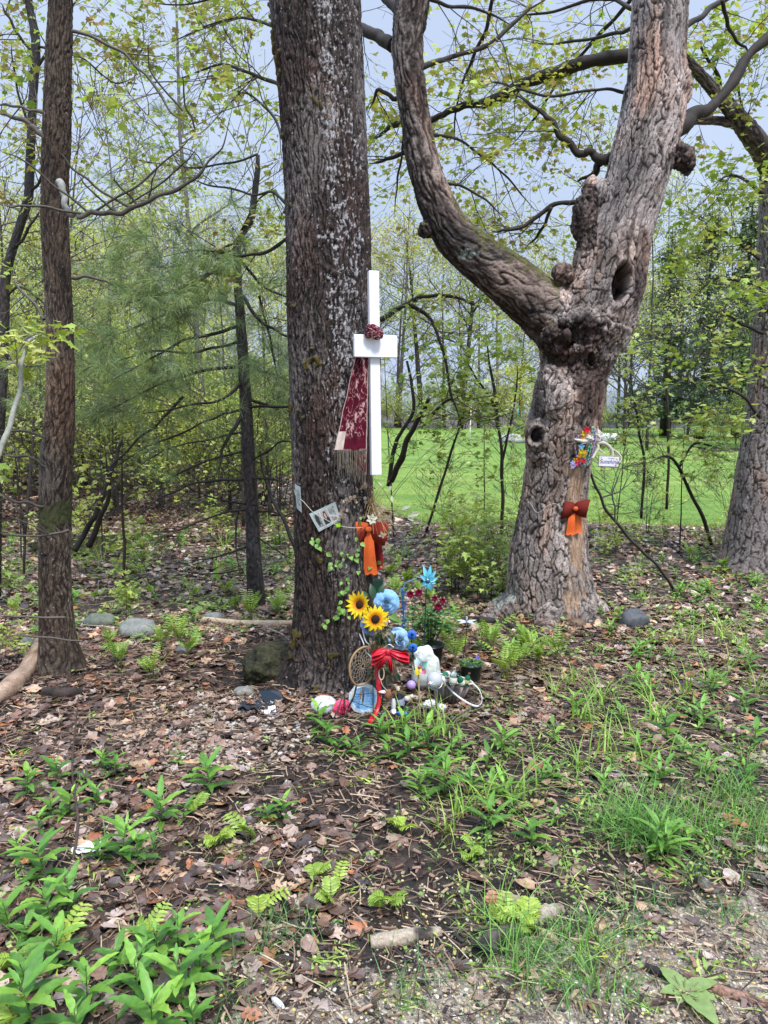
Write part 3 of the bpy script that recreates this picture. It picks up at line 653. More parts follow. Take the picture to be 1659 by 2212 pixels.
# ---------------- twigs and leaves ----------------
TWIG = colmat('twig', .65, .3, 80, .25, .2, .001)
def maple_shape(fold=.25, droop=.3):
    o = [(0, 0), (.10, .02), (.42, -.06), (.36, .12), (.60, .30), (.40, .36), (.56, .62), (.30, .55), (.16, .62), (.12, .85), (0, 1.05)]
    R_ = [(x, y) for x, y in o]; L_ = [(-x, y) for x, y in o[1:-1]][::-1]
    pts = np.array(R_+L_); pts[:, 0] *= .9
    z = fold*np.abs(pts[:, 0]) - droop*pts[:, 1]**2
    V = np.vstack([[0, .34, -.05], np.column_stack([pts, z])]); n = len(pts)
    return V, np.array([[0, 1+i, 1+(i+1) % n] for i in range(n)])
def small_shape():
    V = np.array([[0, 0, 0], [.28, .4, .08], [0, 1, -.12], [-.28, .4, .08]], float); return V, np.array([[0, 1, 2], [0, 2, 3]])
MAPLE = maple_shape(); DIAM = small_shape()
def grow(tubes, tips, p, d, L, r, lev, rng, maxlev, droop=.0, spread=.75, nch=(2, 4), wig=.16, shrink=.62):
    n = max(4, int(L/.06)) if L < .5 else 9
    pts = [np.array(p, float)]; d = np.array(d, float); d /= np.linalg.norm(d); seg = L/(n-1)
    for i in range(n-1):
        d = d + rng.normal(0, wig, 3)*np.array([1, 1, .7]); d[2] -= droop*.15; d /= np.linalg.norm(d)
        pts.append(pts[-1]+d*seg)
    pts = np.array(pts); rr = np.linspace(r, max(r*.35, .0008), n); tubes.append((pts, rr, lev))
    if lev >= maxlev: tips.append((pts[-1], d)); tips.append((pts[n//2], d)); return
    for k in range(rng.integers(nch[0], nch[1]+1)):
        i = int(rng.uniform(.25, 1)*(n-1)); t = pts[min(i+1, n-1)]-pts[max(i-1, 0)]; t /= np.linalg.norm(t)
        s = rng.normal(0, 1, 3); s -= s@t*t; s /= np.linalg.norm(s); s[2] = abs(s[2])*.6 if droop <= 0 else s[2]*.5
        grow(tubes, tips, pts[i], t*.75+s*spread, L*shrink*rng.uniform(.7, 1.15), max(rr[i]*.6, .0009), lev+1, rng, maxlev, droop, spread, nch, wig, shrink)
    tips.append((pts[-1], d))
BARKN = bark_mat('limb_bark', .7, .3, .5)
def tubes_to(mb, tubes, pal, rng, kmax=6, minr=0.0):
    for pts, rr, lev in tubes:
        c = np.asarray(pal[min(lev, len(pal)-1)])*(1+.2*(rng.random()-.5)); tube(mb, pts, np.maximum(rr, minr), 3 if rr[0] < .004 else (4 if rr[0] < .01 else kmax), c, cap=rr[0] > .01)
def leaves_at(mb, tips, shape, per, size, pal, rng, spread=.06, var=.25, hang=True, tiltr=PI):
    T = np.array([t[0] for t in tips]); n = len(T)*per
    if n == 0: return
    pos = np.repeat(T, per, 0)+rng.normal(0, spread, (n, 3)); V, F = shape
    rot = rotmats(n, rng, tiltr)
    if hang:                                  # young leaves hang: their length points down and outward
        a = rng.random(n)*2*PI; dn = rng.uniform(.15, 1.3, n)
        y = np.stack([np.cos(a)*np.cos(dn), np.sin(a)*np.cos(dn), -np.sin(dn)], 1); x = np.stack([-np.sin(a), np.cos(a), 0*a], 1)
        x = x+rng.normal(0, .25, (n, 3)); x -= (x*y).sum(1)[:, None]*y; x /= np.linalg.norm(x, axis=1)[:, None]
        rot = np.stack([x, y, np.cross(x, y)], 2)
    clus = np.repeat(pick(pal, len(T), rng, var), per, 0)*(1+.2*(rng.random((n, 1))-.5))
    s = size*rng.uniform(.55, 1.2, n); scatter(mb, V, F, pos, rot, np.stack([s]*3, 1), clus)
YG = [(.33, .46, .09), (.40, .50, .11), (.26, .38, .08), (.45, .48, .15), (.36, .34, .13), (.48, .56, .16)]
OLV = [(.34, .32, .12), (.40, .34, .17), (.30, .34, .10), (.43, .43, .17), (.34, .24, .13)]
DARKTW = [(.035, .027, .022), (.05, .04, .033), (.075, .06, .05)]
def pxpath(pts, Y0, Y1=None):
    Y1 = Y0 if Y1 is None else Y1; out = []
    pts = [list(q) for q in pts]
    for i, q in enumerate(pts):
        Yq = Y0+(Y1-Y0)*i/max(1, len(pts)-1); p = P(q[0], q[1], Yq); out.append([p.x, p.y, p.z, pxr(p, q[2])])
    return smooth_path(out, 7)
def branch(tubes, pts, Y0, Y1=None):          # a limb traced at its own distance
    A = pxpath(pts, Y0, Y1); n = len(A); u = np.linspace(0, 1, n); A[:, 3] *= (1-.75*sstep(.72, 1, u)) if A[-1, 3] < .012 else 1
    w = np.minimum(u*4, 1)*np.minimum(.02, A[:, 3]*1.6+.006); sd = R.random()*50
    for k in range(3): A[:, k] += w*perlin(np.stack([u*n*.22+sd, u*0+k*7.3, u*0+sd], 1))
    A[:, 3] *= 1+.22*perlin(np.stack([u*n*.35+sd, u*0+3, u*0], 1)); tubes.append((A[:, :3], A[:, 3], 0)); return A
def sprays(tubes, tips, A, n, L, rng, lev=2, t0=.2, droop=.2, dirb=(0, 0, .1), r=.004, mx=3):
    for k in range(n):
        i = int(rng.uniform(t0, 1)*(len(A)-1)); t = A[min(i+2, len(A)-1), :3]-A[max(i-2, 0), :3]; t /= np.linalg.norm(t)+1e-9
        s = rng.normal(0, 1, 3)*[1, .8, .8]; s -= s@t*t; s /= np.linalg.norm(s)
        grow(tubes, tips, A[i, :3], t*.5+s*.8+np.array(dirb), L*rng.uniform(.5, 1.2), min(r, max(A[i, 3]*.6, .0015)), lev-1, rng, mx, droop, .75, (2, 4), .13)

# --- crown of the forked maple ---
rng = np.random.default_rng(101); tb, tp = [], []
big = [
 ([(1357, 120, 15), (1278, 132, 14), (1206, 155, 14), (1134, 178, 12), (1062, 219, 11), (1010, 228, 8), (963, 246, 7), (927, 264, 7), (855, 272, 8), (820, 290, 6), (790, 315, 3)], 5.6, 6.2, 22),
 ([(850, 98, 16), (820, 84, 13), (786, 66, 12), (740, 50, 10), (680, 20, 6)], 5.2, 5.2, 6),
 ([(866, 30, 12), (845, 5, 12), (828, -25, 10), (810, -80, 8)], 5.25, 5.3, 6),
 ([(895, 150, 7), (940, 135, 6), (985, 120, 5), (1062, 90, 5), (1134, 26, 4), (1190, -10, 3)], 5.3, 5.6, 14),
 ([(890, 205, 6), (850, 215, 5), (820, 195, 4), (795, 240, 3)], 5.2, 5.0, 6), ([(905, 320, 5), (872, 330, 5), (830, 345, 4), (797, 352, 3)], 5.2, 5.0, 5),
 ([(1320, 340, 11), (1298, 345, 11), (1275, 330, 8), (1252, 329, 8), (1220, 300, 7), (1188, 263, 6), (1168, 240, 5), (1127, 216, 4), (1100, 190, 2)], 5.2, 4.9, 8),
 ([(1320, 345, 9), (1300, 350, 9), (1280, 382, 6), (1255, 388, 3), (1248, 392, 2)], 5.2, 5.1, 3),
 ([(1245, 436, 5), (1191, 446, 5), (1134, 486, 4), (1083, 500, 3), (1062, 499, 2)], 5.25, 5.0, 9), ([(1191, 448, 4), (1165, 500, 3), (1135, 535, 2)], 5.2, 5.1, 4),
 ([(1435, 290, 20), (1478, 270, 18), (1500, 245, 15), (1530, 235, 12), (1560, 205, 10), (1592, 160, 13), (1620, 118, 9), (1665, 78, 12), (1720, 40, 9)], 5.2, 5.3, 5),
 ([(1474, 62, 7), (1515, 32, 6), (1566, -2, 6), (1620, -40, 4)], 5.3, 5.5, 8), ([(1370, 58, 5), (1330, 70, 4), (1240, 90, 3), (1140, 95, 2)], 5.3, 5.7, 12),
 ([(1368, 20, 5), (1300, -5, 4), (1200, 25, 3), (1080, 40, 2)], 5.4, 5.9, 12), ([(1350, 200, 4), (1290, 190, 3), (1180, 205, 3), (1060, 180, 2), (960, 170, 1.5)], 5.3, 5.0, 14),
 ([(935, 390, 4), (990, 400, 3), (1040, 430, 2.5), (1100, 475, 2)], 5.2, 4.8, 8), ([(925, 290, 4), (990, 300, 3), (1050, 345, 2.5), (1110, 400, 2), (1170, 470, 1.5)], 5.2, 5.8, 12),
 ([(895, -20, 5), (960, 10, 4), (1040, 20, 3), (1120, 60, 2)], 5.2, 5.6, 8), ([(1560, 0, 4), (1575, 60, 4), (1600, 95, 3), (1625, 120, 3)], 5.3, 5.4, 3), ([(880, 215, 4), (872, 300, 3), (858, 400, 2), (850, 470, 1.5)], 5.1, 4.9, 4),
 ([(1380, -20, 5), (1310, 60, 4), (1230, 150, 3), (1150, 260, 2.5), (1090, 330, 2)], 5.7, 6.4, 14), ([(1070, -40, 5), (1050, 60, 4), (1010, 150, 3), (985, 250, 2), (980, 330, 2)], 5.6, 6.0, 12),
]
for pts, a, b_, n in big:
    A = branch(tb, pts, a+.15, b_+.5); sprays(tb, tp, A, max(2, int(n*.62)), .62, rng, 2, .15, .25, (0, .35, .05))
mb = MB(); tubes_to(mb, tb, DARKTW, rng, 10, .0012); mb.build('branches', BARKN, RT)
k = np.array([t[0] for t in tp]); keep = rng.random(len(tp)) < .36*(1-.6*(k[:, 1] < 5.2)); tp = [t for t, q in zip(tp, keep) if q]
mb = MB(); leaves_at(mb, tp, MAPLE, 4, .048, YG+OLV[:3], rng, .04); mb.build('crown', LEAFY, RT); print('maple tips', len(tp))

# --- crown twigs of the left trees, the branch stubs of the slim tree ---
rng = np.random.default_rng(102); tb, tp = [], []
pale = []
for pts, a, b_, n in [
 ([(155, 67, 4), (200, 78, 3.5), (270, 120, 3), (320, 170, 3), (370, 240, 2.5), (421, 278, 2)], 4.05, 3.9, 3),
 ([(100, 297, 9), (80, 280, 6), (60, 268, 5), (20, 248, 4), (-20, 238, 4)], 4.05, 4.1, 2), ([(97, 245, 5), (60, 236, 3), (20, 229, 3), (-15, 226, 3)], 4.05, 4.1, 1),
 ([(155, 600, 4), (200, 598, 3), (238, 608, 3)], 4.05, 4.0, 0), ([(95, 690, 4), (60, 640, 3), (30, 600, 3)], 4.05, 4.2, 1),
 ([(100, 728, 4), (80, 726, 3), (60, 728, 3), (40, 760, 3)], 4.0, 3.9, 0),
 ([(96, 945, 3), (60, 935, 3), (0, 930, 3)], 3.9, 3.8, 0), ([(150, 1145, 3), (90, 1160, 2.5), (0, 1150, 3)], 3.95, 3.9, 2), ([(100, 1010, 3), (60, 985, 3), (0, 982, 3)], 3.9, 3.8, 2), ([(95, 1095, 3), (50, 1085, 3), (0, 1068, 3)], 4.0, 4.0, 1),
 ([(140, 1334, 3), (60, 1331, 2.5), (0, 1330, 3)], 3.8, 3.7, 0), ([(178, 1384, 2.5), (90, 1377, 2), (0, 1374, 2.5)], 3.8, 3.7, 0)]:
    tb = []; A = branch(tb, pts, a, b_); sprays(tb, tp, A, n, .35, rng, 2, .3, 0.1, mx=2); mb = MB(); tubes_to(mb, tb, [(.10, .085, .07), (.09, .075, .06), (.1, .08, .07)], rng, 7, .0014); mb.build('branch', TWIG, LT)

mb = MB(); leaves_at(mb, tp[:26], MAPLE, 3, .05, YG, rng, .03); mb.build('crown', LEAFY, LT)
# the long up-curved dead branch (pale at its root) of the slim tree
tb, tpd = [], []
A = branch(tb, [(128, 392, 8), (132, 400, 8), (140, 438, 6.5), (150, 458, 6), (172, 466, 5.5), (200, 463, 5.5), (240, 460, 5), (280, 457, 5), (330, 430, 4.5), (400, 400, 4), (455, 352, 3.5), (490, 290, 3), (505, 205, 2)], 3.85, 3.7)
for pts in [[(290, 452, 3), (215, 410, 2.5), (160, 365, 2.5), (125, 325, 2)], [(250, 458, 3), (205, 420, 2), (165, 375, 2)], [(185, 463, 3), (100, 446, 3), (40, 445, 2.5), (0, 444, 2)], [(195, 462, 3), (120, 400, 2), (60, 350, 2), (0, 325, 2)],
            [(300, 445, 2.5), (255, 400, 2), (245, 378, 2)], [(205, 457, 3), (300, 398, 2.5), (360, 345, 2), (420, 290, 2)], [(320, 432, 2), (330, 390, 1.5), (340, 350, 1.5)], [(280, 440, 2), (370, 380, 2), (410, 340, 1.5), (425, 318, 1.5)], [(421, 278, 2), (400, 220, 2), (393, 155, 2)], [(395, 265, 2), (392, 300, 1.5)], [(395, 240, 2), (330, 160, 2), (320, 80, 1.5)]]:
    branch(tb, pts, 3.8, 3.7)
mb = MB(); tubes_to(mb, tb[1:], [(.07, .06, .05)], rng, 6, .001)
cc = lerp((.30, .31, .28), (.06, .05, .042), sstep(6, 40, np.arange(len(A)))); tube(mb, A[:, :3], A[:, 3], 9, cc); mb.build('dead_branch', TWIG, LT)
rng = np.random.default_rng(103); tb, tp = [], []
for pts, n in [([(75, 120, 4), (50, 90, 3), (20, 40, 3), (0, 5, 3)], 5), ([(78, 150, 4), (110, 100, 3), (150, 30, 2.5), (180, -20, 2)], 8), ([(66, 300, 3), (40, 200, 2.5), (25, 100, 2)], 5), ([(60, 420, 4), (90, 380, 3), (110, 330, 2)], 3), ([(28, 540, 4), (60, 500, 3), (95, 440, 2)], 4), ([(10, 640, 3), (50, 620, 3), (100, 660, 2), (140, 720, 2)], 5), ([(80, 100, 3), (170, 120, 2), (250, 180, 1.5), (300, 160, 1.2)], 9)]:
    A = branch(tb, pts, 5.6, 5.5); sprays(tb, tp, A, n, .45, rng, 2, .2, .1)
mb = MB(); tubes_to(mb, tb, DARKTW, rng, 5, .0013); mb.build('branches', TWIG, FT)
mb = MB(); tp = [q for q in tp if rng.random() < .4]; leaves_at(mb, tp, MAPLE, 3, .045, OLV+YG[:2], rng, .04); mb.build('crown', LEAFY, FT)
# big trunk: twigs overhead to its left
rng = np.random.default_rng(104); tb, tp = [], []
for pts, n in [([(620, 190, 5), (560, 165, 4), (480, 140, 3), (400, 165, 2), (330, 205, 1.5)], 9), ([(600, 60, 4), (520, 40, 3), (440, 60, 2.5), (350, 100, 2)], 12), ([(610, 300, 3), (580, 240, 3), (520, 200, 2), (470, 260, 2)], 7), ([(600, -30, 4), (500, -20, 3), (400, 10, 2), (300, 5, 2)], 10), ([(618, 440, 3.5), (585, 415, 3), (535, 418, 2.5), (450, 400, 2), (400, 380, 1.5)], 9), ([(620, 515, 4), (580, 540, 4), (520, 552, 3), (440, 540, 2), (330, 560, 1.5)], 8)]:
    A = branch(tb, pts, 4.6, 5.4); sprays(tb, tp, A, n, .4, rng, 2, .2, .15)
mb = MB(); tubes_to(mb, tb, DARKTW, rng, 6, .0012); mb.build('branches', TWIG, BT)
mb = MB(); tp = [q for q in tp if rng.random() < .38]; leaves_at(mb, tp, MAPLE, 3, .042, YG+OLV, rng, .04); mb.build('crown', LEAFY, BT)
# right edge maple
rng = np.random.default_rng(105); tb, tp = [], []
for pts, n in [([(1650, 420, 5), (1590, 380, 3), (1540, 400, 2)], 5), ([(1640, 560, 4), (1590, 520, 3), (1545, 480, 2)], 6), ([(1560, 200, 5), (1540, 140, 4), (1500, 80, 3)], 7), ([(1640, 900, 4), (1580, 840, 3), (1510, 850, 2)], 6), ([(1630, 300, 4), (1600, 220, 3), (1590, 120, 2)], 8), ([(1650, 720, 4), (1600, 700, 3), (1550, 660, 2)], 6), ([(1645, 620, 4), (1560, 600, 3), (1500, 640, 2)], 5)]:
    A = branch(tb, pts, 6.7, 6.5); sprays(tb, tp, A, n, .55, rng, 2, .3, .1)
mb = MB(); tubes_to(mb, tb, DARKTW, rng, 6, .0015); mb.build('branches', TWIG, ET)
mb = MB(); tp = [q for q in tp if rng.random() < .4]; leaves_at(mb, tp, MAPLE, 4, .06, YG[:4], rng, .05); mb.build('crown', LEAFY, ET)

# --- the young pine: bare lower branches, plumes of long needles ---
rng = np.random.default_rng(106); tb, tp = [], []; plum = []
bare = [[(518, 885, 4), (468, 899, 3.5), (396, 932, 3), (288, 982, 2.5), (187, 1054, 2)], [(529, 975, 4), (468, 989, 3), (396, 1018, 3), (324, 1061, 2)], [(529, 1036, 5), (450, 1040, 4), (378, 1061, 3), (324, 1094, 2.5), (281, 1130, 2)],
 [(533, 1101, 4), (468, 1112, 3), (378, 1144, 2.5), (310, 1155, 2)], [(534, 1180, 3), (460, 1205, 2.5), (390, 1215, 2)], [(396, 856, 5), (350, 905, 4), (306, 946, 3.5), (240, 1005, 3), (194, 1040, 2)],
 [(531, 882, 4), (590, 877, 4), (660, 872, 3)], [(535, 1036, 3), (580, 1035, 3), (640, 1050, 2)], [(553, 1103, 3), (600, 1110, 2), (650, 1120, 2)], [(528, 890, 6), (500, 930, 6), (478, 980, 4), (475, 1020, 3)], [(515, 1105, 3), (508, 1160, 3), (520, 1240, 2)],
 [(562, 975, 4), (576, 1054, 5), (600, 1100, 5), (640, 1185, 6)], [(540, 930, 3), (440, 950, 2.5), (350, 975, 2), (280, 1020, 1.5)], [(538, 1000, 3), (600, 960, 3), (650, 950, 2)],
 [(535, 1090, 3), (440, 1070, 2), (380, 1030, 2)], [(545, 1150, 3), (600, 1190, 2), (640, 1210, 2)], [(525, 1230, 2.5), (440, 1240, 2), (370, 1230, 1.5)], [(556, 333, 4), (520, 345, 3.5), (440, 360, 3), (370, 358, 2.5), (300, 345, 2), (230, 335, 1.5)], [(520, 500, 4), (560, 430, 3), (600, 400, 2)]]
for pts in bare:
    A = branch(tb, pts, 5.6, 5.3); sprays(tb, tp, A, 6, .30, rng, 2, .15, .05, mx=2, r=.003)
live = [[(525, 700, 7), (470, 720, 5), (390, 740, 4), (300, 790, 3), (220, 830, 2)], [(520, 660, 6), (450, 650, 5), (360, 680, 4), (260, 720, 3), (170, 740, 2)], [(530, 790, 6), (450, 800, 5), (350, 830, 4), (250, 880, 3), (180, 900, 2)], [(525, 640, 6), (560, 690, 5), (610, 720, 4), (660, 740, 3)], [(530, 780, 6), (570, 800, 5), (630, 830, 3)],
 [(514, 600, 5), (460, 590, 4), (380, 620, 3), (300, 650, 2)], [(516, 560, 5), (570, 620, 4), (640, 650, 3)], [(524, 735, 5), (430, 760, 4), (320, 760, 3), (200, 800, 2)], [(528, 820, 5), (480, 860, 4), (400, 880, 3), (280, 900, 2)], [(530, 860, 5), (600, 880, 4), (650, 900, 3)], [(512, 560, 4), (430, 600, 3), (350, 640, 3), (250, 660, 2)], [(560, 640, 4), (590, 760, 3), (600, 860, 2)],
 [(440, 360, 2), (420, 330, 1.5), (385, 315, 1.5)], [(520, 520, 4), (470, 540, 3), (400, 570, 2), (310, 580, 2)]]
for i, pts in enumerate(live):
    far = [(5.6, 5.0), (5.6, 6.3), (5.6, 5.7), (5.6, 5.2), (5.6, 6.0)][i % 5]
    A = branch(tb, pts, *far); t2 = []; sprays(tb, t2, A, 11 if i != 12 else 3, .5, rng, 2, .2, .05, mx=3, r=.004); plum += t2; tp += []
for pts in [[(240, 335, 1), (270, 345, 1), (300, 350, 1), (360, 360, 1)], [(560, 400, 1), (590, 410, 1), (610, 430, 1)]]:
    A = pxpath(pts, 5.4); plum += [(a[:3]+rng.normal(0, .05, 3), rng.normal(0, 1, 3)) for a in A[::3]]
tb = [(a_, r_*.72, l_) for a_, r_, l_ in tb]; mb = MB(); tubes_to(mb, tb, [(.028, .023, .021), (.04, .032, .028), (.06, .046, .04)], rng, 6, .001); mb.build('branches', TWIG, PT)
def needles(mb, tips, per, L, w, pal, rng):
    T = np.array([t[0] for t in tips]); D = np.array([t[1] for t in tips]); D /= np.linalg.norm(D, axis=1)[:, None]
    n = len(T)*per; p = np.repeat(T, per, 0); d0 = np.repeat(D, per, 0); p = p - d0*rng.uniform(0, .05, (n, 1))
    d = rng.normal(0, 1, (n, 3)); d /= np.linalg.norm(d, axis=1)[:, None]; d = d*.85 + d0*.75; d[:, 2] -= .18; d /= np.linalg.norm(d, axis=1)[:, None]
    s = np.cross(d, rng.normal(0, 1, (n, 3))); s /= np.linalg.norm(s, axis=1)[:, None]; l = L*rng.uniform(.7, 1.1, n)
    mid = p+d*(l*.5)[:, None]+[0, 0, .004]; V = np.stack([p-s*w/2, p+s*w/2, mid+s*w/2, p+d*l[:, None]-np.array([0, 0, .012]), mid-s*w/2], 1)
    F = np.array([[0, 1, 2, 4]]); F3 = np.array([[4, 2, 3]])
    off = (np.arange(n)*5)[:, None, None]; mb.add(V.reshape(-1, 3), [(F[None]+off).reshape(-1, 4), (F3[None]+off).reshape(-1, 3)], np.repeat(np.repeat(pick(pal, len(T), rng, .25), per, 0), 5, 0))
PN = [(.24, .34, .13), (.30, .40, .17), (.19, .27, .12), (.36, .45, .18), (.27, .35, .21)]
print('plumes', len(plum)); mb = MB(); plum = [q for q in plum if rng.random() < .6]; needles(mb, plum, 24, .11, .0018, PN, rng); mb.build('crown', NEEDLE, PT)
# ---------------- woods behind ----------------
FOL = leafmat('far_foliage', .4, .6, .15)
def wood_tree(name, seed, H, pal, nleaf, bark=(.06, .05, .045), bare=.35, tr=.07, leaf=.12, spread=.42, stems=1, label='', cat='tree', depthlev=3, per=2, lspread=.28):
    rng = np.random.default_rng(seed); root = empty(name, (0, -30, 0), label, cat); tb, tp = [], []
    for s_ in range(stems):
        lean = rng.normal(0, .05 if stems == 1 else .16, 2); pts = []; u = np.linspace(0, 1, 12)
        wob = np.cumsum(rng.normal(0, .012*H/3, (12, 2)), 0)
        pts = np.stack([lean[0]*H*u+wob[:, 0]*u, lean[1]*H*u+wob[:, 1]*u, H*u*(1 if s_ == 0 else rng.uniform(.6, .95))-.15], 1)
        rr = tr*(1-u*.88)/(1 if s_ == 0 else 1.4); tb.append((pts, rr, 0))
        for k in range(int(13/stems**.5)+4):
            f = rng.uniform(bare, .98); i = f*11; p = np.array([np.interp(i, range(12), pts[:, q]) for q in range(3)]); a = rng.random()*2*PI
            d = np.array([math.cos(a), math.sin(a), rng.uniform(.25, .9)]); grow(tb, tp, p, d, H*spread*(1.15-f)*rng.uniform(.6, 1.1)+.1*H*.4, np.interp(i, range(12), rr)*.45, 1, rng, depthlev, -.05, .8, (2, 4), .14)
    m1 = MB(); tubes_to(m1, tb, [bark, tuple(np.array(bark)*1.2), tuple(np.array(bark)*1.35)], rng, 7, .006 if H > 5 else .0018); m1.build('trunk', TWIG, root)
    tp = [tp[i] for i in rng.choice(len(tp), min(len(tp), nleaf//per), False)]
    m2 = MB(); leaves_at(m2, tp, DIAM, max(per, nleaf//max(1, len(tp))), leaf, pal, rng, lspread, .3, hang=False); m2.build('crown', FOL, root)
    return root
FARP = [(.48, .52, .24), (.56, .58, .28), (.42, .46, .22), (.52, .45, .30), (.46, .41, .33)]  # leaf colours paled to stand for distance haze
BUSH = [(.45, .52, .17), (.54, .60, .20), (.38, .45, .14), (.60, .62, .25)]  # shrub leaves, also lightened as painted haze
far = [wood_tree('broadleaf_tree', 200+i, 11, [FARP, FARP[:3], BUSH+FARP[:2], FARP[3:]+FARP[:1], BUSH][i], [1500, 1900, 1500, 700, 2000][i], bark=[(.12, .10, .095), (.17, .15, .14), (.07, .06, .055), (.20, .18, .175), (.10, .085, .08)][i], tr=[.12, .09, .17, .08, .13][i], label='x', leaf=.17) for i in range(5)]
near = [wood_tree('broadleaf_tree', 230+i, 7.5, [BUSH, BUSH+FARP[:2], FARP[:3]][i], [2600, 2000, 1600][i], tr=.05, leaf=.085, label='x', bare=.15, lspread=.18, per=3) for i in range(3)]
shr = [wood_tree('shrub', 250+i, 2.4, [BUSH, BUSH[:2]+FARP[:1], YG[:4], BUSH][i], [2000, 1700, 1200, 2300][i], bark=(.05, .042, .036), tr=.014, leaf=.085, stems=4, bare=.1, spread=.5, label='x', cat='shrub', lspread=.13, per=4) for i in range(4)]
def conifer(seed, H):
    rng = np.random.default_rng(seed); root = empty('conifer', (0, -30, 0), 'x', 'tree'); tb = [(np.array([[0, 0, -.2], [0, 0, H*.5], [.05, 0, H]]), np.array([.17, .1, .02]), 0)]; T = []; D = []
    for k in range(150):
        z = H*rng.uniform(.10, .99); a = rng.random()*2*PI; L = (1-z/H)*H*.27*rng.uniform(.5, 1.1)+.25; u = np.linspace(0, 1, 6)
        pts = np.stack([math.cos(a)*L*u, math.sin(a)*L*u, z-.12*L*u+.1*L*u*u], 1); tb.append((pts, .02*(1-u*.8), 1))
        n = int(L*24)+4; uu = rng.uniform(.15, 1, n); q = np.stack([np.interp(uu, u, pts[:, j]) for j in range(3)], 1)+rng.normal(0, .10, (n, 3))*[1, 1, .6]; T.append(q)
    T = np.concatenate(T); m1 = MB(); tubes_to(m1, tb, [(.05, .04, .035)], rng, 7, .008); m1.build('trunk', TWIG, root)
    m2 = MB(); T = T[rng.random(len(T)) < .6]; leaves_at(m2, [(q, None) for q in T], DIAM, 3, .17, [(.11, .16, .09), (.14, .20, .11), (.08, .13, .08), (.18, .24, .13)], rng, .09, .3); m2.build('crown', FOL, root); return root
con = [conifer(270, 10), conifer(271, 8.5)]
used = set()
def put(proto, x, y, rz, sc, label, group):
    z = GH(x, y)
    if proto.name not in used:
        used.add(proto.name); proto.location = (x, y, z); proto.rotation_euler = (0, 0, rz); proto.scale = (sc,)*3; proto['label'] = label; proto['group'] = group; return proto
    return copy_tree(proto, (x, y, z), rz, sc, label, group)
def xat(px, Y): return (px-829.5)/FPX*Y*1.0
r = random.Random(77)
def many(protos, n, px0, px1, Y0, Y1, s0, s1, label, group, ok=None):
    for k in range(n):
        px = px0+(px1-px0)*(k+r.random())/n; y = r.uniform(Y0, Y1); x = xat(px, y)
        if ok and not ok(x, y): continue
        put(protos[(k*7+r.randrange(2)) % len(protos)], x, y, r.random()*6.28, r.uniform(s0, s1), label, group)
many(far, 44, -150, 1330, 48, 56, .9, 1.35, 'tall thin budding tree in the wood beyond the far side of the lawn', 'trees beyond the lawn')
many(far, 10, 1280, 1850, 50, 70, 1.2, 1.7, 'tall pale green tree beside the houses beyond the lawn', 'trees round the far houses')
many([far[3], far[1], far[0]], 14, -250, 640, 26, 38, .55, .95, 'tall sparse grey-twigged tree deep in the left hand wood', 'trees deep in the left wood')
many([far[4], far[2], near[0], near[1]], 12, -150, 620, 15, 24, .35, .6, 'yellow-green spring tree in the left hand wood', 'spring trees in the left wood', lambda x, y: y < lawn_edge(x)-.5 or x < -4)
many(near, 11, -80, 640, 9, 13, .36, .52, 'slender young tree with fresh green leaves behind the pine', 'young trees behind the pine')
many(shr, 44, -100, 680, 9.5, 21, .7, 1.35, 'dense yellow-green shrub under the left hand trees', 'shrubs under the left wood', lambda x, y: y < lawn_edge(x)+.3)
many(shr, 48, -150, 1300, 45, 50, 1.0, 1.7, 'dense bush along the far edge of the lawn', 'bushes along the far lawn edge')
many(shr, 6, 1290, 1750, 42, 47, .6, 1.0, 'leafy bush in front of the grey-roofed house', 'bushes before the house')
many(shr, 5, 1520, 1760, 24, 32, .7, 1.1, 'bright green bush on the right side of the lawn', 'bushes on the right of the lawn')
many([near[0], near[2], near[1]], 9, 1280, 1720, 24, 40, 1.0, 1.6, 'pale green leafy tree on the right side of the lawn', 'leafy trees right of the lawn')
put(con[0], xat(1510, 33), 33, 0, .95, 'tall dark green conifer between the forked maple and the right edge trunk', 'dark conifers')
put(con[1], xat(1590, 34), 34, 1, 1.2, 'dark green conifer just left of the right edge trunk', 'dark conifers')
put(con[1], xat(1430, 36), 36, 2, 1.1, 'darkest low conifer close to the forked maple trunk', 'dark conifers')
put(con[0], xat(1680, 26), 26, 2, 1.0, 'dark conifer half hidden by the right edge trunk', 'dark conifers')
many([near[1], near[0]], 4, -160, 120, 11, 16, .8, 1.1, 'taller bright green tree behind the far left trunks', 'tall trees at the far left')
# the slender aspen in mid distance, seen left of the big trunk
asp = wood_tree('aspen_tree', 291, 8.2, [(.42, .52, .16), (.34, .44, .13), (.48, .56, .2)], 3200, bark=(.17, .155, .14), tr=.055, leaf=.075, bare=.4, lspread=.13, per=3, spread=.3, label='tall thin aspen with small pale leaves rising left of the big trunk')
asp.location = (xat(452, 11.5), 11.5, GH(xat(452, 11.5), 11.5))
bare_t = wood_tree('bare_tree', 292, 7.4, [(.42, .33, .33), (.5, .42, .36)], 700, bark=(.16, .14, .145), tr=.05, leaf=.05, bare=.2, lspread=.05, per=1, spread=.42, depthlev=4, label='grey leafless-looking tree with pink buds right of the slim trunk')
bare_t.location = (xat(300, 17), 17, GH(xat(300, 17), 17)); bare_t.scale = (1.05,)*3
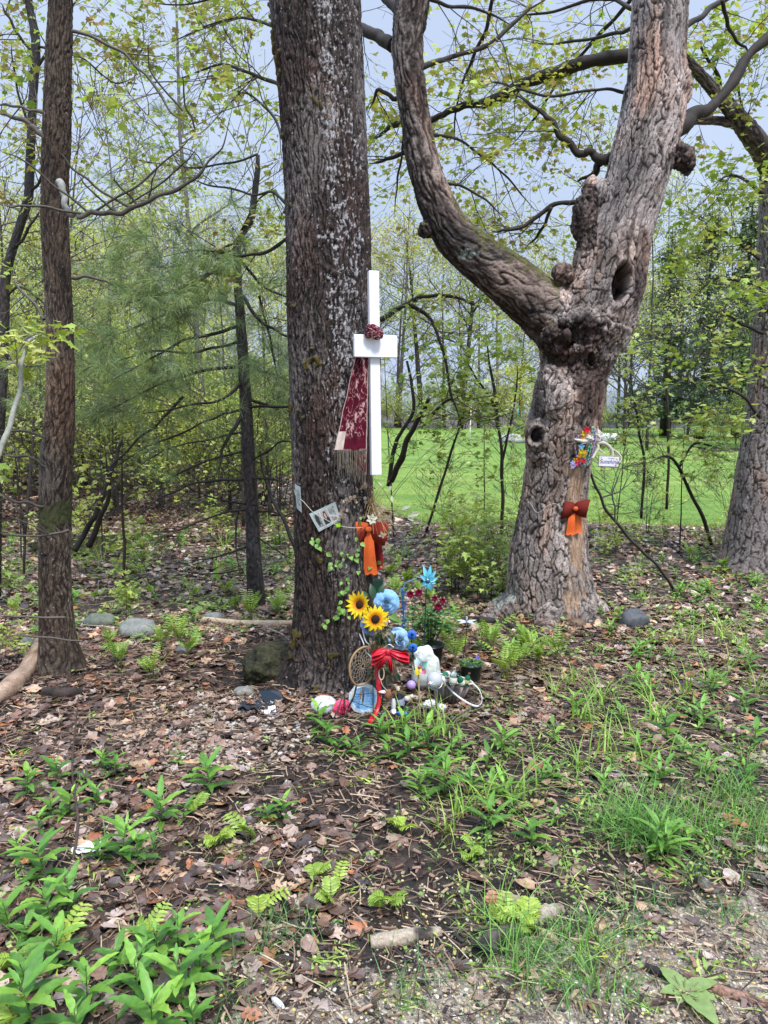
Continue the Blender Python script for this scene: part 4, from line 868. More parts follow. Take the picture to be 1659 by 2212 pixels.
# saplings standing between the trunks and the lawn
sap = [wood_tree('sapling', 300+i, [2.6, 1.9, 2.2, 1.2][i], YG[:4]+BUSH[:1], 230, bark=(.035, .028, .025), tr=[.010, .008, .012, .006][i], leaf=.05, stems=[1, 2, 1, 3][i], bare=.2, spread=.42, label='x', cat='sapling', lspread=.035, per=4) for i in range(4)]
for i, s_ in enumerate(sap):                       # maple-shaped leaves on the near ones
    old = [q for q in s_.children if q.name.startswith('crown')][0]; rng = np.random.default_rng(320+i); n = len(old.data.vertices)//4; V = np.empty(n*12, np.float32); old.data.vertices.foreach_get('co', V); T = V.astype(float).reshape(n, 4, 3)[::3, 0]
    T = T[rng.random(len(T)) < .2]; mb = MB(); leaves_at(mb, [(q, None) for q in T], MAPLE, 3, .058, YG[:4]+BUSH[:2], rng, .03); bpy.data.objects.remove(old); mb.build('crown', LEAFY, s_)
pos = [(852, 8.6), (968, 9.4), (1050, 9.2), (1110, 8.9), (1335, 8.2), (1405, 8.6), (1480, 8.0), (1590, 9.4),
       (210, 8.0), (400, 8.6), (600, 8.3), (330, 9.5), (30, 7.6), (500, 9.3)]
for k, (px, y) in enumerate(pos):
    l, g_ = (('thin dark-stemmed sapling with fresh leaves standing before the lawn between the big trunks', 'saplings before the lawn') if px < 1200 else ('thin sapling with sparse bright leaves between the forked maple and the right edge', 'saplings right of the forked maple')) if px > 700 else ('thin dark sapling on the leaf-strewn floor of the left wood', 'saplings in the left wood')
    put(sap[(k*3) % 4], xat(px, y), y, r.random()*6.28, r.uniform(.7, 1.15), l, g_)
# low leafy maple seedling thicket left of the forked trunk
def seed_maple(seed):
    rng = np.random.default_rng(seed); root = empty('sapling', (0, -30, 0), 'x', 'sapling'); m1, tp = MB(), []
    for s_ in range(4):
        h = rng.uniform(.3, .62); ln = rng.normal(0, .16, 2); b0 = rng.normal(0, .06, 2); u = np.linspace(0, 1, 6); pts = np.stack([b0[0]+ln[0]*u*u, b0[1]+ln[1]*u*u, h*u-.01], 1); tube(m1, pts, np.linspace(.003, .0012, 6), 4, (.09, .06, .045))
        for f in (.4, .6, .8, 1.):
            q = np.array([np.interp(f, u, pts[:, j]) for j in range(3)])
            for k in range(3): a = rng.random()*6.28; L = .10*(1.2-f*.6); e = q+np.array([math.cos(a)*L, math.sin(a)*L, .02]); wire(m1, [q, (q+e)/2+[0, 0, .015], e], .001, 3, 3, (.2, .16, .08)); tp.append((e, None))
    m1.build('stem', TWIG, root); m2 = MB(); leaves_at(m2, tp, MAPLE, 2, .062, [(.40, .50, .14), (.34, .45, .11), (.48, .56, .18), (.28, .38, .09)], rng, .018, .2, False, .55); m2.build('leaves', LEAFY, root); return root
SM = [seed_maple(901+i) for i in range(3)]
for k in range(17):
    px = r.uniform(975, 1095); y = r.uniform(5.5, 8.2); put(SM[k % 3], xat(px, y), y, r.random()*6.28, r.uniform(.6, 1.15), 'low seedling maple in the leafy thicket left of the forked trunk', 'seedling maples by the forked trunk')
for k in range(15):
    px = r.uniform(1290, 1620); y = r.uniform(7.0, 9.6); put(SM[k % 3], xat(px, y), y, r.random()*6.28, r.uniform(.4, .9), 'low seedling maple near the lawn edge on the right', 'seedling maples on the right')

# arching bare branches of a small tree behind the cross and the leaning stems there
def thin_tree(name, label, paths, n, seed, leafn=3, lev=2, L=.4, pal=DARKTW, cat='sapling', sz=.055, keep_=.28):
    rng = np.random.default_rng(seed); root = empty(name, (0, 0, 0), label, cat); tb, tp = [], []
    for pts, a, b_ in paths:
        A = branch(tb, pts, a, b_); sprays(tb, tp, A, n, L, rng, lev, .25, .15)
    m1 = MB(); tubes_to(m1, tb, pal, rng, 7, .0015); m1.build('stem', TWIG, root)
    tp = [q for q in tp if rng.random() < keep_]
    if leafn: m2 = MB(); leaves_at(m2, tp, MAPLE, leafn, sz, YG[:4]+BUSH[:2], rng, .03); m2.build('leaves', LEAFY, root)
    return root
thin_tree('sapling', 'arching dark sapling whose branches curve out behind the cross over the lawn', [([(845, 1040, 6), (862, 1000, 7), (880, 950, 6), (905, 900, 5), (925, 860, 4)], 7.6, 7.2), ([(838, 1050, 4), (850, 980, 5), (868, 930, 4), (895, 880, 4), (880, 780, 3)], 7.7, 7.6), ([(760, 740, 5), (820, 695, 6), (880, 655, 5), (930, 638, 4), (1000, 650, 3), (1070, 680, 2)], 6.4, 6.0), ([(886, 658, 5), (930, 690, 4), (955, 760, 3), (975, 850, 3), (1000, 930, 2)], 6.35, 6.2), ([(930, 900, 4), (960, 870, 3), (1010, 850, 2)], 7.2, 7.)], 9, 401)
thin_tree('sapling', 'thin upright sapling with drooping leaf sprays in front of the marker pole', [([(1082, 1200, 4), (1085, 1080, 4), (1080, 950, 3.5), (1060, 800, 3), (1045, 700, 2)], 7.4, 7.4), ([(1084, 1000, 3), (1110, 880, 2), (1120, 780, 1.5)], 7.4, 7.2), ([(1070, 880, 3), (1020, 800, 2), (980, 760, 1.5)], 7.4, 7.1), ([(920, 1150, 3), (960, 1020, 3), (1000, 900, 2), (1030, 820, 2)], 7.2, 7.2)], 9, 402)
thin_tree('dead_branch', 'long dark dead branch leaning from the forked maple down to the ground on the right', [([(1268, 1000, 2.5), (1290, 1060, 3), (1320, 1120, 3.3), (1380, 1180, 3.5), (1430, 1235, 3.5), (1465, 1290, 3.5)], 5.35, 6.0), ([(1300, 1075, 2), (1340, 1060, 1.5), (1365, 1020, 1)], 5.4, 5.5), ([(1330, 1130, 2), (1325, 1070, 1.5), (1345, 1010, 1)], 5.5, 5.6)], 5, 403, 0, 2, .3, [(.06, .055, .048)], 'branch')
thin_tree('sapling', 'forked sapling with arching twigs in front of the lawn left of the edge trunk', [([(1545, 1200, 4), (1510, 1100, 4), (1470, 1020, 3.5), (1440, 985, 3), (1400, 1000, 2)], 8, 7.8), ([(1466, 1012, 3), (1500, 960, 2.5), (1560, 970, 2)], 7.9, 7.7), ([(1440, 1100, 3), (1445, 950, 3), (1440, 820, 2.5), (1455, 700, 2)], 8.5, 8.5), ([(1385, 1120, 3), (1390, 1000, 3), (1375, 900, 2.5), (1360, 800, 2)], 8.2, 8.2)], 9, 404)
thin_tree('sapling', 'pale lichen-covered sapling leaning in at the left edge', [([(-5, 990, 6), (20, 920, 6), (45, 820, 5), (65, 730, 4), (100, 728, 3)], 3.6, 3.7), ([(48, 800, 3), (30, 780, 2), (5, 800, 2)], 3.65, 3.6)], 2, 405, 2, 2, .2, [(.36, .37, .31), (.2, .18, .15)], keep_=.5)
thin_tree('sapling', 'dark double-stemmed leaning sapling behind the slim left trunk', [([(160, 1190, 7), (185, 1150, 6), (215, 1090, 6), (245, 1010, 5), (262, 950, 3)], 6.6, 6.8), ([(192, 1180, 7), (218, 1120, 6), (238, 1050, 4), (225, 960, 3)], 6.6, 6.5)], 5, 406, 2, 2, .35, keep_=.25)
thin_tree('sapling', 'straight thin sapling between the slim trunk and the pine', [([(265, 1280, 3), (268, 1180, 3), (262, 1060, 2.5), (266, 960, 2)], 5.6, 5.6)], 4, 407, 2, 2, .2, keep_=.3)
thin_tree('sapling', 'thin dark sapling left of the slim trunk', [([(52, 1240, 3), (50, 1150, 3), (40, 1050, 2.5), (28, 940, 2)], 5.2, 5.2)], 4, 408, 2, 2, .25, keep_=.3)

# ---- houses, pole, boulder and garden things on the lawn ----
PAINT = colmat('painted_boards', .6, .3, 6, .08, .1); ROOFM = colmat('roof_shingle', .8, .2, 12, .25, .4, .02); GLASSD = simple('window_glass', (.03, .035, .04), .12, .6)
def house(label, px0, px1, Y, ztop, depth_, wall, roofc, wins):
    x0, x1 = xat(px0, Y), xat(px1, Y); w = x1-x0; zb = GH((x0+x1)/2, Y+2)-.3; root = empty('house', ((x0+x1)/2, Y, zb), label, 'house'); hw = ztop-1.6-zb
    m = MB(); box(m, (0, depth_/2, hw/2), (w, depth_, hw), wall); V = np.array([[-w/2, 0, hw], [-w/2, depth_, hw], [-w/2, depth_/2, hw+1.5], [w/2, 0, hw], [w/2, depth_, hw], [w/2, depth_/2, hw+1.5]]); m.add(V, [np.array([[0, 2, 1], [3, 4, 5]])], wall); m.build('wall', PAINT, root, smooth=False)
    m = MB(); o_ = .4; V = []
    for dz in (0.03, .18):
        V += [[-w/2-o_, -o_, hw-.3+dz], [w/2+o_, -o_, hw-.3+dz], [w/2+o_, depth_/2, hw+1.5+dz], [-w/2-o_, depth_/2, hw+1.5+dz], [-w/2-o_, depth_+o_, hw-.3+dz], [w/2+o_, depth_+o_, hw-.3+dz]]
    m.add(V, [np.array([[0, 1, 2, 3], [3, 2, 5, 4], [6, 9, 8, 7], [9, 10, 11, 8], [0, 6, 7, 1], [4, 5, 11, 10], [0, 3, 9, 6], [3, 4, 10, 9], [1, 7, 8, 2], [2, 8, 11, 5]])], roofc); m.build('roof', ROOFM, root, smooth=False)
    for wx in wins:
        f = MB(); box(f, (wx*w/2, -.03, hw*.55), (1.3, .1, 1.5), (.75, .75, .75)); f_ = f.build('window', PAINT, root, smooth=False); f = MB(); box(f, (wx*w/2, -.085, hw*.55), (1.1, .04, 1.3), (.05,)*3); f.build('pane', GLASSD, f_, smooth=False)
house('low grey-roofed house seen between the forked maple and the conifers', 1240, 1420, 60, 2.4, 8, (.30, .32, .36), (.27, .29, .33), (-.6, 0, .55))
house('white garage with a blue-grey roof left of the right edge trunk', 1425, 1600, 56, 2.0, 7, (.80, .80, .80), (.26, .30, .38), (-.5, .5))
m = MB(); p = G(1015, 966); tube(m, [(0, 0, -.1), (0, 0, .6), (.02, 0, 1.42)], [.022, .02, .018], 8, [(.75, .75, .7), (.75, .75, .72), (.72, .65, .2)]); o = m.build('marker_pole', PAINT, None, loc=p); tag(o, 'thin white pole with a yellow top standing on the lawn', 'pole')
m = MB(); p = G(1118, 948); tube(m, [(0, 0, -.1), (0, 0, .9), (0, 0, 1.35)], [.02, .02, .018], 8, (.10, .35, .30)); o = m.build('garden_stake', PAINT, None, loc=p); tag(o, 'thin teal garden stake by the grey boulder on the lawn', 'stake')
m = MB(); p = G(1110, 957); blob(m, (0, 0, .10), (.62, .4, .26), (.42, .42, .41), .25, 1.3); o = m.build('boulder', STONE, None, loc=p); tag(o, 'pale grey boulder half sunk in the lawn left of the forked maple', 'boulder')
m = MB(); p = G(1134, 955); lathe(m, [(0, 0), (.14, 0), (.12, .16), (.03, .3), (0, .3)], 10, (.06, .30, .24)); o = m.build('garden_ornament', PAINT, None, loc=p); tag(o, 'small teal cone-shaped garden ornament beside the boulder', 'ornament')
root = empty('covered_garden_table', G(1313, 960), 'white-covered garden table on dark legs far across the lawn', 'table'); m = MB(); lathe(m, [(0, .42), (.3, .40), (.42, .30), (.45, .18), (.43, .12)], 14, (.8, .8, .82), wob=.05); m.build('cover', PAINT, root)
for sx_ in (-.3, .3):
    m = MB(); tube(m, [(sx_, 0, -.02), (sx_, 0, .2)], .03, 8, (.04, .04, .05)); m.build('leg', PAINT, root)
# ---------------- plants of the woodland floor ----------------
def blade_leaf(L, w, n=7, fold=.18, arch=.6, rise=.4, serr=0, seed=0):
    """lance leaf starting at the origin running along +x: rows of three points"""
    rr = random.Random(seed); V = []
    for i in range(n+1):
        u = i/n; ww = w*(math.sin(PI*min(1, u**.8*.97+.03))**.85)*(1-.2*u) + (serr*w*(.5 if i % 2 else -.2) if 0 < i < n else 0)
        if i == n: ww = .0006
        x = L*(u-.10*arch*u*u); z = L*(rise*u-arch*u*u*.75)
        V += [[x, -ww/2, z+fold*ww], [x, 0, z], [x, ww/2, z+fold*ww]]
    return np.array(V), grid_faces(n+1, 3)
def rz(V, a): c, s = math.cos(a), math.sin(a); return V@np.array([[c, s, 0], [-s, c, 0], [0, 0, 1.]])
LG = [(.13, .30, .05), (.18, .38, .06), (.10, .24, .045), (.24, .44, .07)]
def herb(seed, H, nl, L, w, name='leafy_plant', cat='plant', pal=LG, serr=.25, stems=1):
    rng = np.random.default_rng(seed); root = empty(name, (0, -30, 0), 'x', cat); m1, m2 = MB(), MB()
    for s_ in range(stems):
        o = np.array([rng.normal(0, .035*(stems > 1)), rng.normal(0, .035*(stems > 1)), -.01]); ln = rng.normal(0, .12, 2); h = H*rng.uniform(.75, 1.1)
        u = np.linspace(0, 1, 5); pts = np.stack([o[0]+ln[0]*h*u*u, o[1]+ln[1]*h*u*u, o[2]+h*u], 1); tube(m1, pts, np.linspace(.0028, .0016, 5), 5, (.16, .26, .07))
        a = rng.random()*6.28
        for k in range(nl):
            f = (k+.6)/nl; a += 2.4+rng.normal(0, .25); sz = (.55+.6*math.sin(PI*min(1, f*.85+.12)))*rng.uniform(.85, 1.1)
            if f > .85: sz *= .6
            V, F = blade_leaf(L*sz, w*sz, 8, .22, rng.uniform(.35, .75)*(1.15-f*.6), .2+.85*f, serr, k)
            V = rz(V, a)+np.array([np.interp(f, u, pts[:, j]) for j in range(3)]); c = np.array(pal[rng.integers(len(pal))])*(.85+.4*f*f)*rng.uniform(.9, 1.1); m2.add(V, F, c)
    m1.build('stem', LEAFY, root); m2.build('foliage', LEAFY, root); return root
def fern(seed, n, H, w=.05, name='fern', pal=((.26, .42, .08), (.34, .50, .10)), bend=.8, lobed=False):
    rng = np.random.default_rng(seed); root = empty(name, (0, -30, 0), 'x', 'fern'); m1, m2 = MB(), MB()
    for k in range(n):
        a = rng.random()*6.28; h = H*rng.uniform(.65, 1.1); b = bend*rng.uniform(.4, 1.2); u = np.linspace(0, 1, 12)
        r0 = np.array([rng.normal(0, .012), rng.normal(0, .012)]); hx = h*(.12*u+b*.5*u**2.4); pts = np.stack([r0[0]+math.cos(a)*hx, r0[1]+math.sin(a)*hx, h*(u-.28*b*u**3)-.01], 1)
        tube(m1, pts, np.linspace(.0022, .0008, 12), 4, (.22, .22, .08)); T, _, _ = frames(pts); side = np.array([-math.sin(a), math.cos(a), 0.])
        np_ = 9 if not lobed else 6
        for j in range(np_):
            f = .42+.56*j/np_; q = np.array([np.interp(f, u, pts[:, z]) for z in range(3)]); t = np.array([np.interp(f, u, T[:, z]) for z in range(3)])
            L = w*(1.35*math.sin(PI*min(1, (j+1.5)/(np_+2)))**.7)*rng.uniform(.8, 1.15)*(1.5 if lobed else 1); wd = L*(.34 if lobed else .32)
            for sg in (-1, 1):
                V, F = blade_leaf(L, wd, 6, .2, .5, .15, .45 if lobed else .3, j); d = side*sg+t*.45; d /= np.linalg.norm(d); up = np.cross(d, t*sg); up /= np.linalg.norm(up)+1e-9; si = np.cross(up, d)
                up = up if up[2] > 0 else -up; V = V[:, :1]*d+V[:, 1:2]*si+V[:, 2:]*up+q; m2.add(V, F, np.array(pal[j % 2])*rng.uniform(.85, 1.15))
    m1.build('stalk', LEAFY, root); m2.build('frond', LEAFY, root); return root
def tuft(seed, n, H, w, pal, name='grass_tuft', spread=.04, lean=(.2, 1.3)):
    rng = np.random.default_rng(seed); m = MB(); bx = rng.normal(0, spread, n); by = rng.normal(0, spread, n)
    blades(m, bx, by, np.full(n, -.01), H*rng.uniform(.45, 1.1, n), w*rng.uniform(.6, 1.2, n), rng.uniform(*lean, n), rng, pick(pal, n, rng, .25), 5)
    me = m.build(name, GRASS); me.location = (0, -30, 0); return tag(me, 'x', 'grass tuft')
GP = [(.16, .34, .07), (.22, .42, .09), (.12, .28, .06), (.20, .38, .12)]
GB = [(.11, .26, .08), (.14, .30, .11), (.10, .22, .07)]
H_ = [herb(501+i, [.15, .19, .12, .09][i], [11, 13, 10, 8][i], [.105, .12, .10, .07][i], [.032, .036, .034, .022][i]) for i in range(4)]
H2 = [herb(511+i, [.10, .14][i], 8, .10, .022, serr=.1, pal=[(.16, .33, .06), (.22, .42, .09)], stems=2) for i in range(2)]
F_ = [fern(521+i, [8, 6, 10][i], [.27, .22, .30][i], .027) for i in range(3)]
S_ = [fern(531+i, [3, 2, 3][i], [.13, .16, .12][i], .026, 'sensitive_fern', ((.32, .46, .08), (.40, .54, .11)), 1.1, True) for i in range(3)]
T_ = [tuft(541, 45, .17, .0045, GP), tuft(542, 26, .12, .0035, GB), tuft(543, 70, .20, .004, GP, spread=.06), tuft(544, 16, .26, .008, [(.26, .44, .09), (.32, .50, .10)], spread=.03), tuft(545, 40, .10, .003, GB)]
SPR = [tuft(551+i, 14, .055, .012, [(.32, .46, .10), (.40, .52, .12), (.24, .38, .08)], 'seedling', .035, (.9, 1.6)) for i in range(2)]
for s_ in SPR: s_['category'] = 'seedling'
rp = random.Random(5)
def plant(pr, px, py, sc, label, group=None, rz_=None):
    p = G(px, py); nm = pr.name
    if nm not in used:
        used.add(nm); pr.location = p; pr.rotation_euler = (0, 0, rp.random()*6.28); pr.scale = (sc,)*3; pr['label'] = label
        if group: pr['group'] = group
        return pr
    return copy_tree(pr, p, rp.random()*6.28 if rz_ is None else rz_, sc, label, group)
def put_px(lst, protos, label, group, sc=(.85, 1.2)):
    for i, (x, y) in enumerate(lst): plant(protos[i % len(protos)], x, y, rp.uniform(*sc), label, group)
# the big toothed-leaf clump low on the left, plant by plant
put_px([(395, 2175), (300, 2165), (345, 2075), (430, 2120), (190, 2190), (60, 2150), (120, 2090), (385, 2060), (60, 2040), (110, 2000), (150, 1975), (20, 2010), (330, 2250), (420, 2240), (255, 2100), (70, 2230), (170, 2260), (305, 2110), (470, 2070)],
       [H_[1], H_[0], H_[2]], 'big toothed-leaf green plant in the thick clump low on the left', 'leafy clump low on the left', (.62, .9))
put_px([(300, 1870), (265, 1860), (330, 1845), (215, 1860), (250, 1675), (225, 1668), (180, 1700), (150, 1760), (110, 1770), (350, 1780), (395, 1775), (125, 1690), (85, 1800), (60, 1720), (415, 1690), (580, 1780), (612, 1768), (455, 1715), (385, 1655), (210, 1745), (40, 1860), (95, 1900)],
       [H_[0], H_[1], H_[3], H_[2]], 'leafy green plant among the brown leaves on the left half of the floor', 'leafy plants in the brown leaves', (.5, .85))
put_px([(730, 1622), (705, 1610), (758, 1628), (690, 1578), (775, 1640)], [H_[3], H_[0]], 'leafy plant right in front of the speckled painted stone', 'plants before the painted stone', (.7, 1.))
put_px([(880, 1640), (955, 1655), (930, 1690), (900, 1710), (960, 1720), (985, 1625), (840, 1640), (820, 1605), (875, 1590), (1000, 1700), (1050, 1660), (1085, 1620), (925, 1620)], [H_[0], H2[0], H_[3], H2[1]], 'leafy green plant in front of the solar light and the basket', 'plants before the basket', (.7, 1.05))
put_px([(1290, 1700), (1320, 1660), (1380, 1640), (1440, 1600), (1490, 1560), (1560, 1590), (1600, 1540), (1630, 1610), (1500, 1640), (1200, 1600), (1235, 1545), (1340, 1560), (1410, 1510), (1460, 1470), (1550, 1500), (1620, 1450), (1180, 1700), (1120, 1760), (1075, 1800), (1150, 1830), (1060, 1730), (1200, 1780), (1540, 1680), (1610, 1700), (1440, 1700), (1520, 1430), (1380, 1480)],
       [H2[0], H_[3], H2[1], H_[2]], 'small leafy plant among the grass on the right half of the floor', 'leafy plants on the right', (.65, 1.05))
put_px([(1445, 1850), (1485, 1835), (1420, 1830)], [H2[1], H_[3]], 'leafy plant at the front edge of the big grass tuft on the right', 'plants by the big grass tuft', (.8, 1.))
put_px([(1300, 1340), (1325, 1372), (1340, 1345), (1475, 1290), (1500, 1310), (1520, 1285), (1600, 1290), (1640, 1270), (1460, 1250), (1380, 1300), (1570, 1330), (1640, 1330)], [H_[3], H2[0]], 'bright low plant between the dark rock and the right edge trunk', 'plants by the dark rock', (.7, 1.1))
# ferns round the shrine, behind it and at the left
put_px([(258, 1445), (405, 1420), (350, 1405), (330, 1470), (510, 1320), (540, 1345), (600, 1330), (240, 1400), (385, 1395), (490, 1290)], F_, 'young pale green fern standing in the leaves between the slim trunk and the big one', 'ferns left of the big trunk', (.75, 1.))
put_px([(985, 1440), (900, 1440), (965, 1405)], [F_[2], F_[0]], 'bright fern growing through the offerings beside the basket', 'ferns among the offerings', (.85, 1.15))
put_px([(1120, 1450), (1165, 1440), (1090, 1470), (1150, 1415), (1200, 1425), (1130, 1400), (1060, 1410)], [F_[0], F_[1]], 'pale fern in front of the forked maple', 'ferns before the forked maple', (.75, 1.1))
put_px([(850, 1290), (880, 1270), (905, 1290), (840, 1250), (930, 1310)], [F_[1]], 'fern right behind the flowers beside the big trunk', 'ferns behind the flowers', (.8, 1.1))
put_px([(715, 1960), (735, 1930), (835, 1965), (300, 2035), (325, 2040), (470, 1830), (420, 1760), (545, 1820), (1015, 1860), (1030, 1840), (1095, 2010), (1130, 2000), (1150, 2020), (1060, 2000), (870, 1800), (680, 1900), (150, 2060), (30, 2090), (45, 2230), (560, 1990)],
       S_, 'bright yellow-green lobed fern shoot on the near floor', 'lobed fern shoots', (.55, .85))
# grass tufts
put_px([(1370, 1815), (1400, 1830), (1340, 1800), (1430, 1800), (1390, 1790)], [T_[2], T_[0]], 'thick tuft of long green grass right of centre', 'big grass tuft on the right', (1., 1.3))
put_px([(1520, 1800), (1560, 1830), (1600, 1760), (1640, 1790), (1655, 1830), (1500, 1770), (1580, 1720), (1610, 1660)], [T_[2], T_[0]], 'loose tuft of grass near the right edge', 'grass near the right edge', (.8, 1.1))
put_px([(1180, 2130), (1225, 2120), (1150, 2080), (1190, 2060), (1250, 2090), (1100, 2090), (1240, 2010), (1290, 2000), (1130, 2040), (1340, 2060), (1350, 2130), (1300, 2150), (1060, 2050), (1210, 2160), (1260, 2040), (1380, 1995), (1170, 2010), (1080, 1985)], [T_[1], T_[4], T_[0]], 'fine blue-green grass tuft near the charred log on the sand', 'grass tufts by the charred log', (.75, 1.15))
put_px([(1560, 1970), (1590, 1985), (1545, 1990), (1520, 1900), (1460, 1960), (1640, 1900), (1400, 1940)], [T_[4], T_[1]], 'small spiky grass tuft on the bare sandy ground at the right', 'small grass tufts at the right', (.8, 1.2))
put_px([(620, 2030), (600, 2010), (650, 2020), (530, 2060), (480, 2150), (905, 2160), (890, 2130), (510, 2200), (860, 2160), (1065, 2220)], [T_[1], T_[4]], 'thin wispy grass tuft on the near ground left of centre', 'wispy grass left of centre', (.8, 1.2))
put_px([(920, 1560), (905, 1600), (860, 1590), (960, 1590), (1000, 1760), (965, 1800), (1050, 1745), (1120, 1720), (1250, 1660), (1200, 1500), (1230, 1480), (1300, 1520), (1350, 1600), (1420, 1560), (1475, 1500), (1530, 1480), (1580, 1440), (1640, 1500), (1600, 1400), (1560, 1380), (1490, 1390), (1260, 1560), (1310, 1630), (1400, 1660)], [T_[3]], 'clump of broad light green grass blades standing up from the floor', 'broad-bladed grass', (.75, 1.15))
put_px([(215, 1215), (260, 1230), (300, 1210), (340, 1200), (480, 1180), (500, 1160), (600, 1175), (640, 1160), (580, 1130), (560, 1200), (460, 1120), (440, 1090), (60, 1240), (40, 1220), (120, 1225), (320, 1170), (620, 1220), (590, 1230), (470, 1230), (860, 1120), (900, 1150), (870, 1200), (830, 1160)], [T_[3], T_[0]], 'upright clump of bright grass at the wet hollow behind the trunks', 'grass by the wet hollow', (.9, 1.3))
pm = []
while len(pm) < 95:
    x_, y_ = rp.uniform(-20, 1680), rp.uniform(1150, 1440)
    if 620 < x_ < 870 or (480 < x_ < 1000 and y_ > 1380) or (1080 < x_ < 1270 and y_ < 1370) or (x_ > 1000 and y_ < 1180): continue
    pm.append((x_, y_))
put_px([q for q in pm if q[0] < 620], [H2[0], H_[3], H2[1], SM[0]], 'fresh green plant on the leafy floor at the left behind the slim trunk', 'green plants at mid left', (.5, .95))
put_px([q for q in pm if q[0] > 620], [H2[0], H_[3], H2[1], T_[3]], 'fresh green plant on the leafy floor round the forked maple', 'green plants round the forked maple', (.5, .95))
put_px([(205, 1300), (275, 1310), (330, 1290), (420, 1300), (460, 1270), (300, 1250), (60, 1290), (30, 1330), (860, 1225), (980, 1260), (1560, 1230), (1490, 1210)], [F_[1], F_[0]], 'young fern further back among the trunks', 'ferns further back', (.6, .9))
# very many sprouts: one kind, the largest as things of their own
k = 0
for _ in range(1600):
    px = rp.uniform(-20, 1680); py = rp.uniform(1130, 2190)
    w = .8 if (px < 640 or px > 830) and py < 1420 else (.45 if px > 1050 and py < 1750 else .16)
    if 480 < px < 1020 and 1380 < py < 1560: continue
    if rp.random() > w or k > 240: continue
    k += 1; plant(SPR[k % 2], px, py, rp.uniform(.6, 1.2), 'tiny pale green seedling sprouting from the leaf litter', 'tiny seedlings')
# ground cover too fine to count
rng = np.random.default_rng(61); px = rng.uniform(-60, 1720, 60000); py = 1110+990*rng.random(60000)**1.35
w = np.where(px > 1020, .40*(py < 1900)+.07, .06); w = np.where((py < 1400) & ((px < 640) | (px > 830)), .85, w); w = np.where((px > 480) & (px < 1020) & (py > 1380) & (py < 1560), 0, w)
w = w*(.10+1.7*sstep(-.05, .4, perlin(np.stack([px/60, py/38, px*0], 1)))); w = w*np.maximum((py-1050)/900, .3)
kk = rng.random(60000) < w*np.where(py < 1420, 1.0, .35); px, py = px[kk], py[kk]
yy = (1106-py)/FPX; t_ = -CAMZ/(-sP+yy*cP); y = (cP+yy*sP)*t_; x = (px-829.5)/FPX*t_; n = len(x); print('cover', n)
m = MB(); h = rng.uniform(.02, .10, n); blades(m, x, y, gh(x, y)-.003, h, rng.uniform(.002, .006, n), rng.uniform(.2, 1.2, n), rng, pick(GP+[(.34, .48, .12)], n, rng, .3), 3); tag(m.build('grass', GRASS), 'thin scattered grass blades over the right half of the floor', 'grass', kind='stuff')
rng = np.random.default_rng(62); k2 = rng.random(n) < .8; xx = np.repeat(x[k2], 3)+rng.normal(0, .03, k2.sum()*3); yv = np.repeat(y[k2], 3)+rng.normal(0, .03, k2.sum()*3); n = len(xx)
V, F = small_shape(); m = MB(); s = rng.uniform(.012, .03, n)*np.clip(yv/3, .9, 1.7); scatter(m, V, F, np.stack([xx, yv, gh(xx, yv)+rng.uniform(.005, .045, n)], 1), rotmats(n, rng, .7), np.stack([s]*3, 1), pick([(.24, .40, .09), (.32, .48, .12), (.18, .32, .07), (.40, .50, .14)], n, rng, .3)); tag(m.build('ground_cover', LEAFY), 'tiny pale leaves of low ground cover', 'ground cover', kind='stuff')
# dock plant with eaten broad leaves, bottom right
m1, m2 = MB(), MB(); p = G(1478, 2150); root = empty('dock_plant', p, 'broad-leaved plant with insect-eaten leaves on the sand at the bottom right', 'plant')
for a, L, w_ in [(2.0, .09, .05), (-1.3, .13, .065), (.25, .10, .05), (3.3, .07, .04), (-.5, .08, .045), (1.2, .05, .03), (-2.2, .06, .04)]:
    V, F = blade_leaf(L, w_, 8, .12, .25, .25, .12, int(a*10)); m2.add(rz(V, a)+[0, 0, .012], F, (.26, .38, .14)); V2 = rz(np.array([[0, 0, 0], [L*.4, 0, .03]]), a); tube(m1, [V2[0], V2[1]], .002, 4, (.3, .3, .12))
m1.build('stem', LEAFY, root); m2.build('foliage', LEAFY, root)
# --- rocks, logs and fallen branches ---
def rock(px, py, s, c, label, seed=1, name='rock', group=None):
    p = G(px, py); m = MB(); V, F = ICO3; V = V*(1+.28*fbm(V*1.2+seed, 3)+.03*fbm(V*8, 2))[:, None]*np.array(s); cc = np.array(c)*(1+.35*fbm(V*18/np.mean(s)*.1+seed, 3))[:, None]
    m.add(V, F, cc); o = m.build(name, STONE, None, loc=p+Vector((0, 0, s[2]*.45))); return tag(o, label, 'rock', group)
rock(1368, 1350, (.10, .07, .07), (.085, .09, .10), 'smooth dark blue-grey rock right of the forked maple', 3)
rock(300, 1372, (.13, .09, .07), (.22, .23, .21), 'mossy grey rock, right one of the pair behind the ferns', 5); rock(215, 1352, (.10, .08, .06), (.16, .18, .14), 'mossy grey rock, left one of the pair behind the ferns', 6)
rock(462, 1340, (.08, .06, .04), (.2, .21, .2), 'grey rock at the left end of the split pale log', 7); rock(528, 1502, (.055, .04, .032), (.22, .21, .18), 'rounded grey stone left of the black plastic scraps', 8); rock(60, 1395, (.05, .04, .04), (.2, .2, .17), 'small grey rock just left of the slim trunk', 9); rock(395, 1410, (.05, .04, .03), (.12, .12, .12), 'small dark stone below the fern clump', 10)
rock(1245, 1350, (.06, .05, .03), (.15, .09, .06), 'small reddish-brown rock at the right foot of the forked maple', 12)
LOG = bark_mat('log_wood', .8, .2, .6)
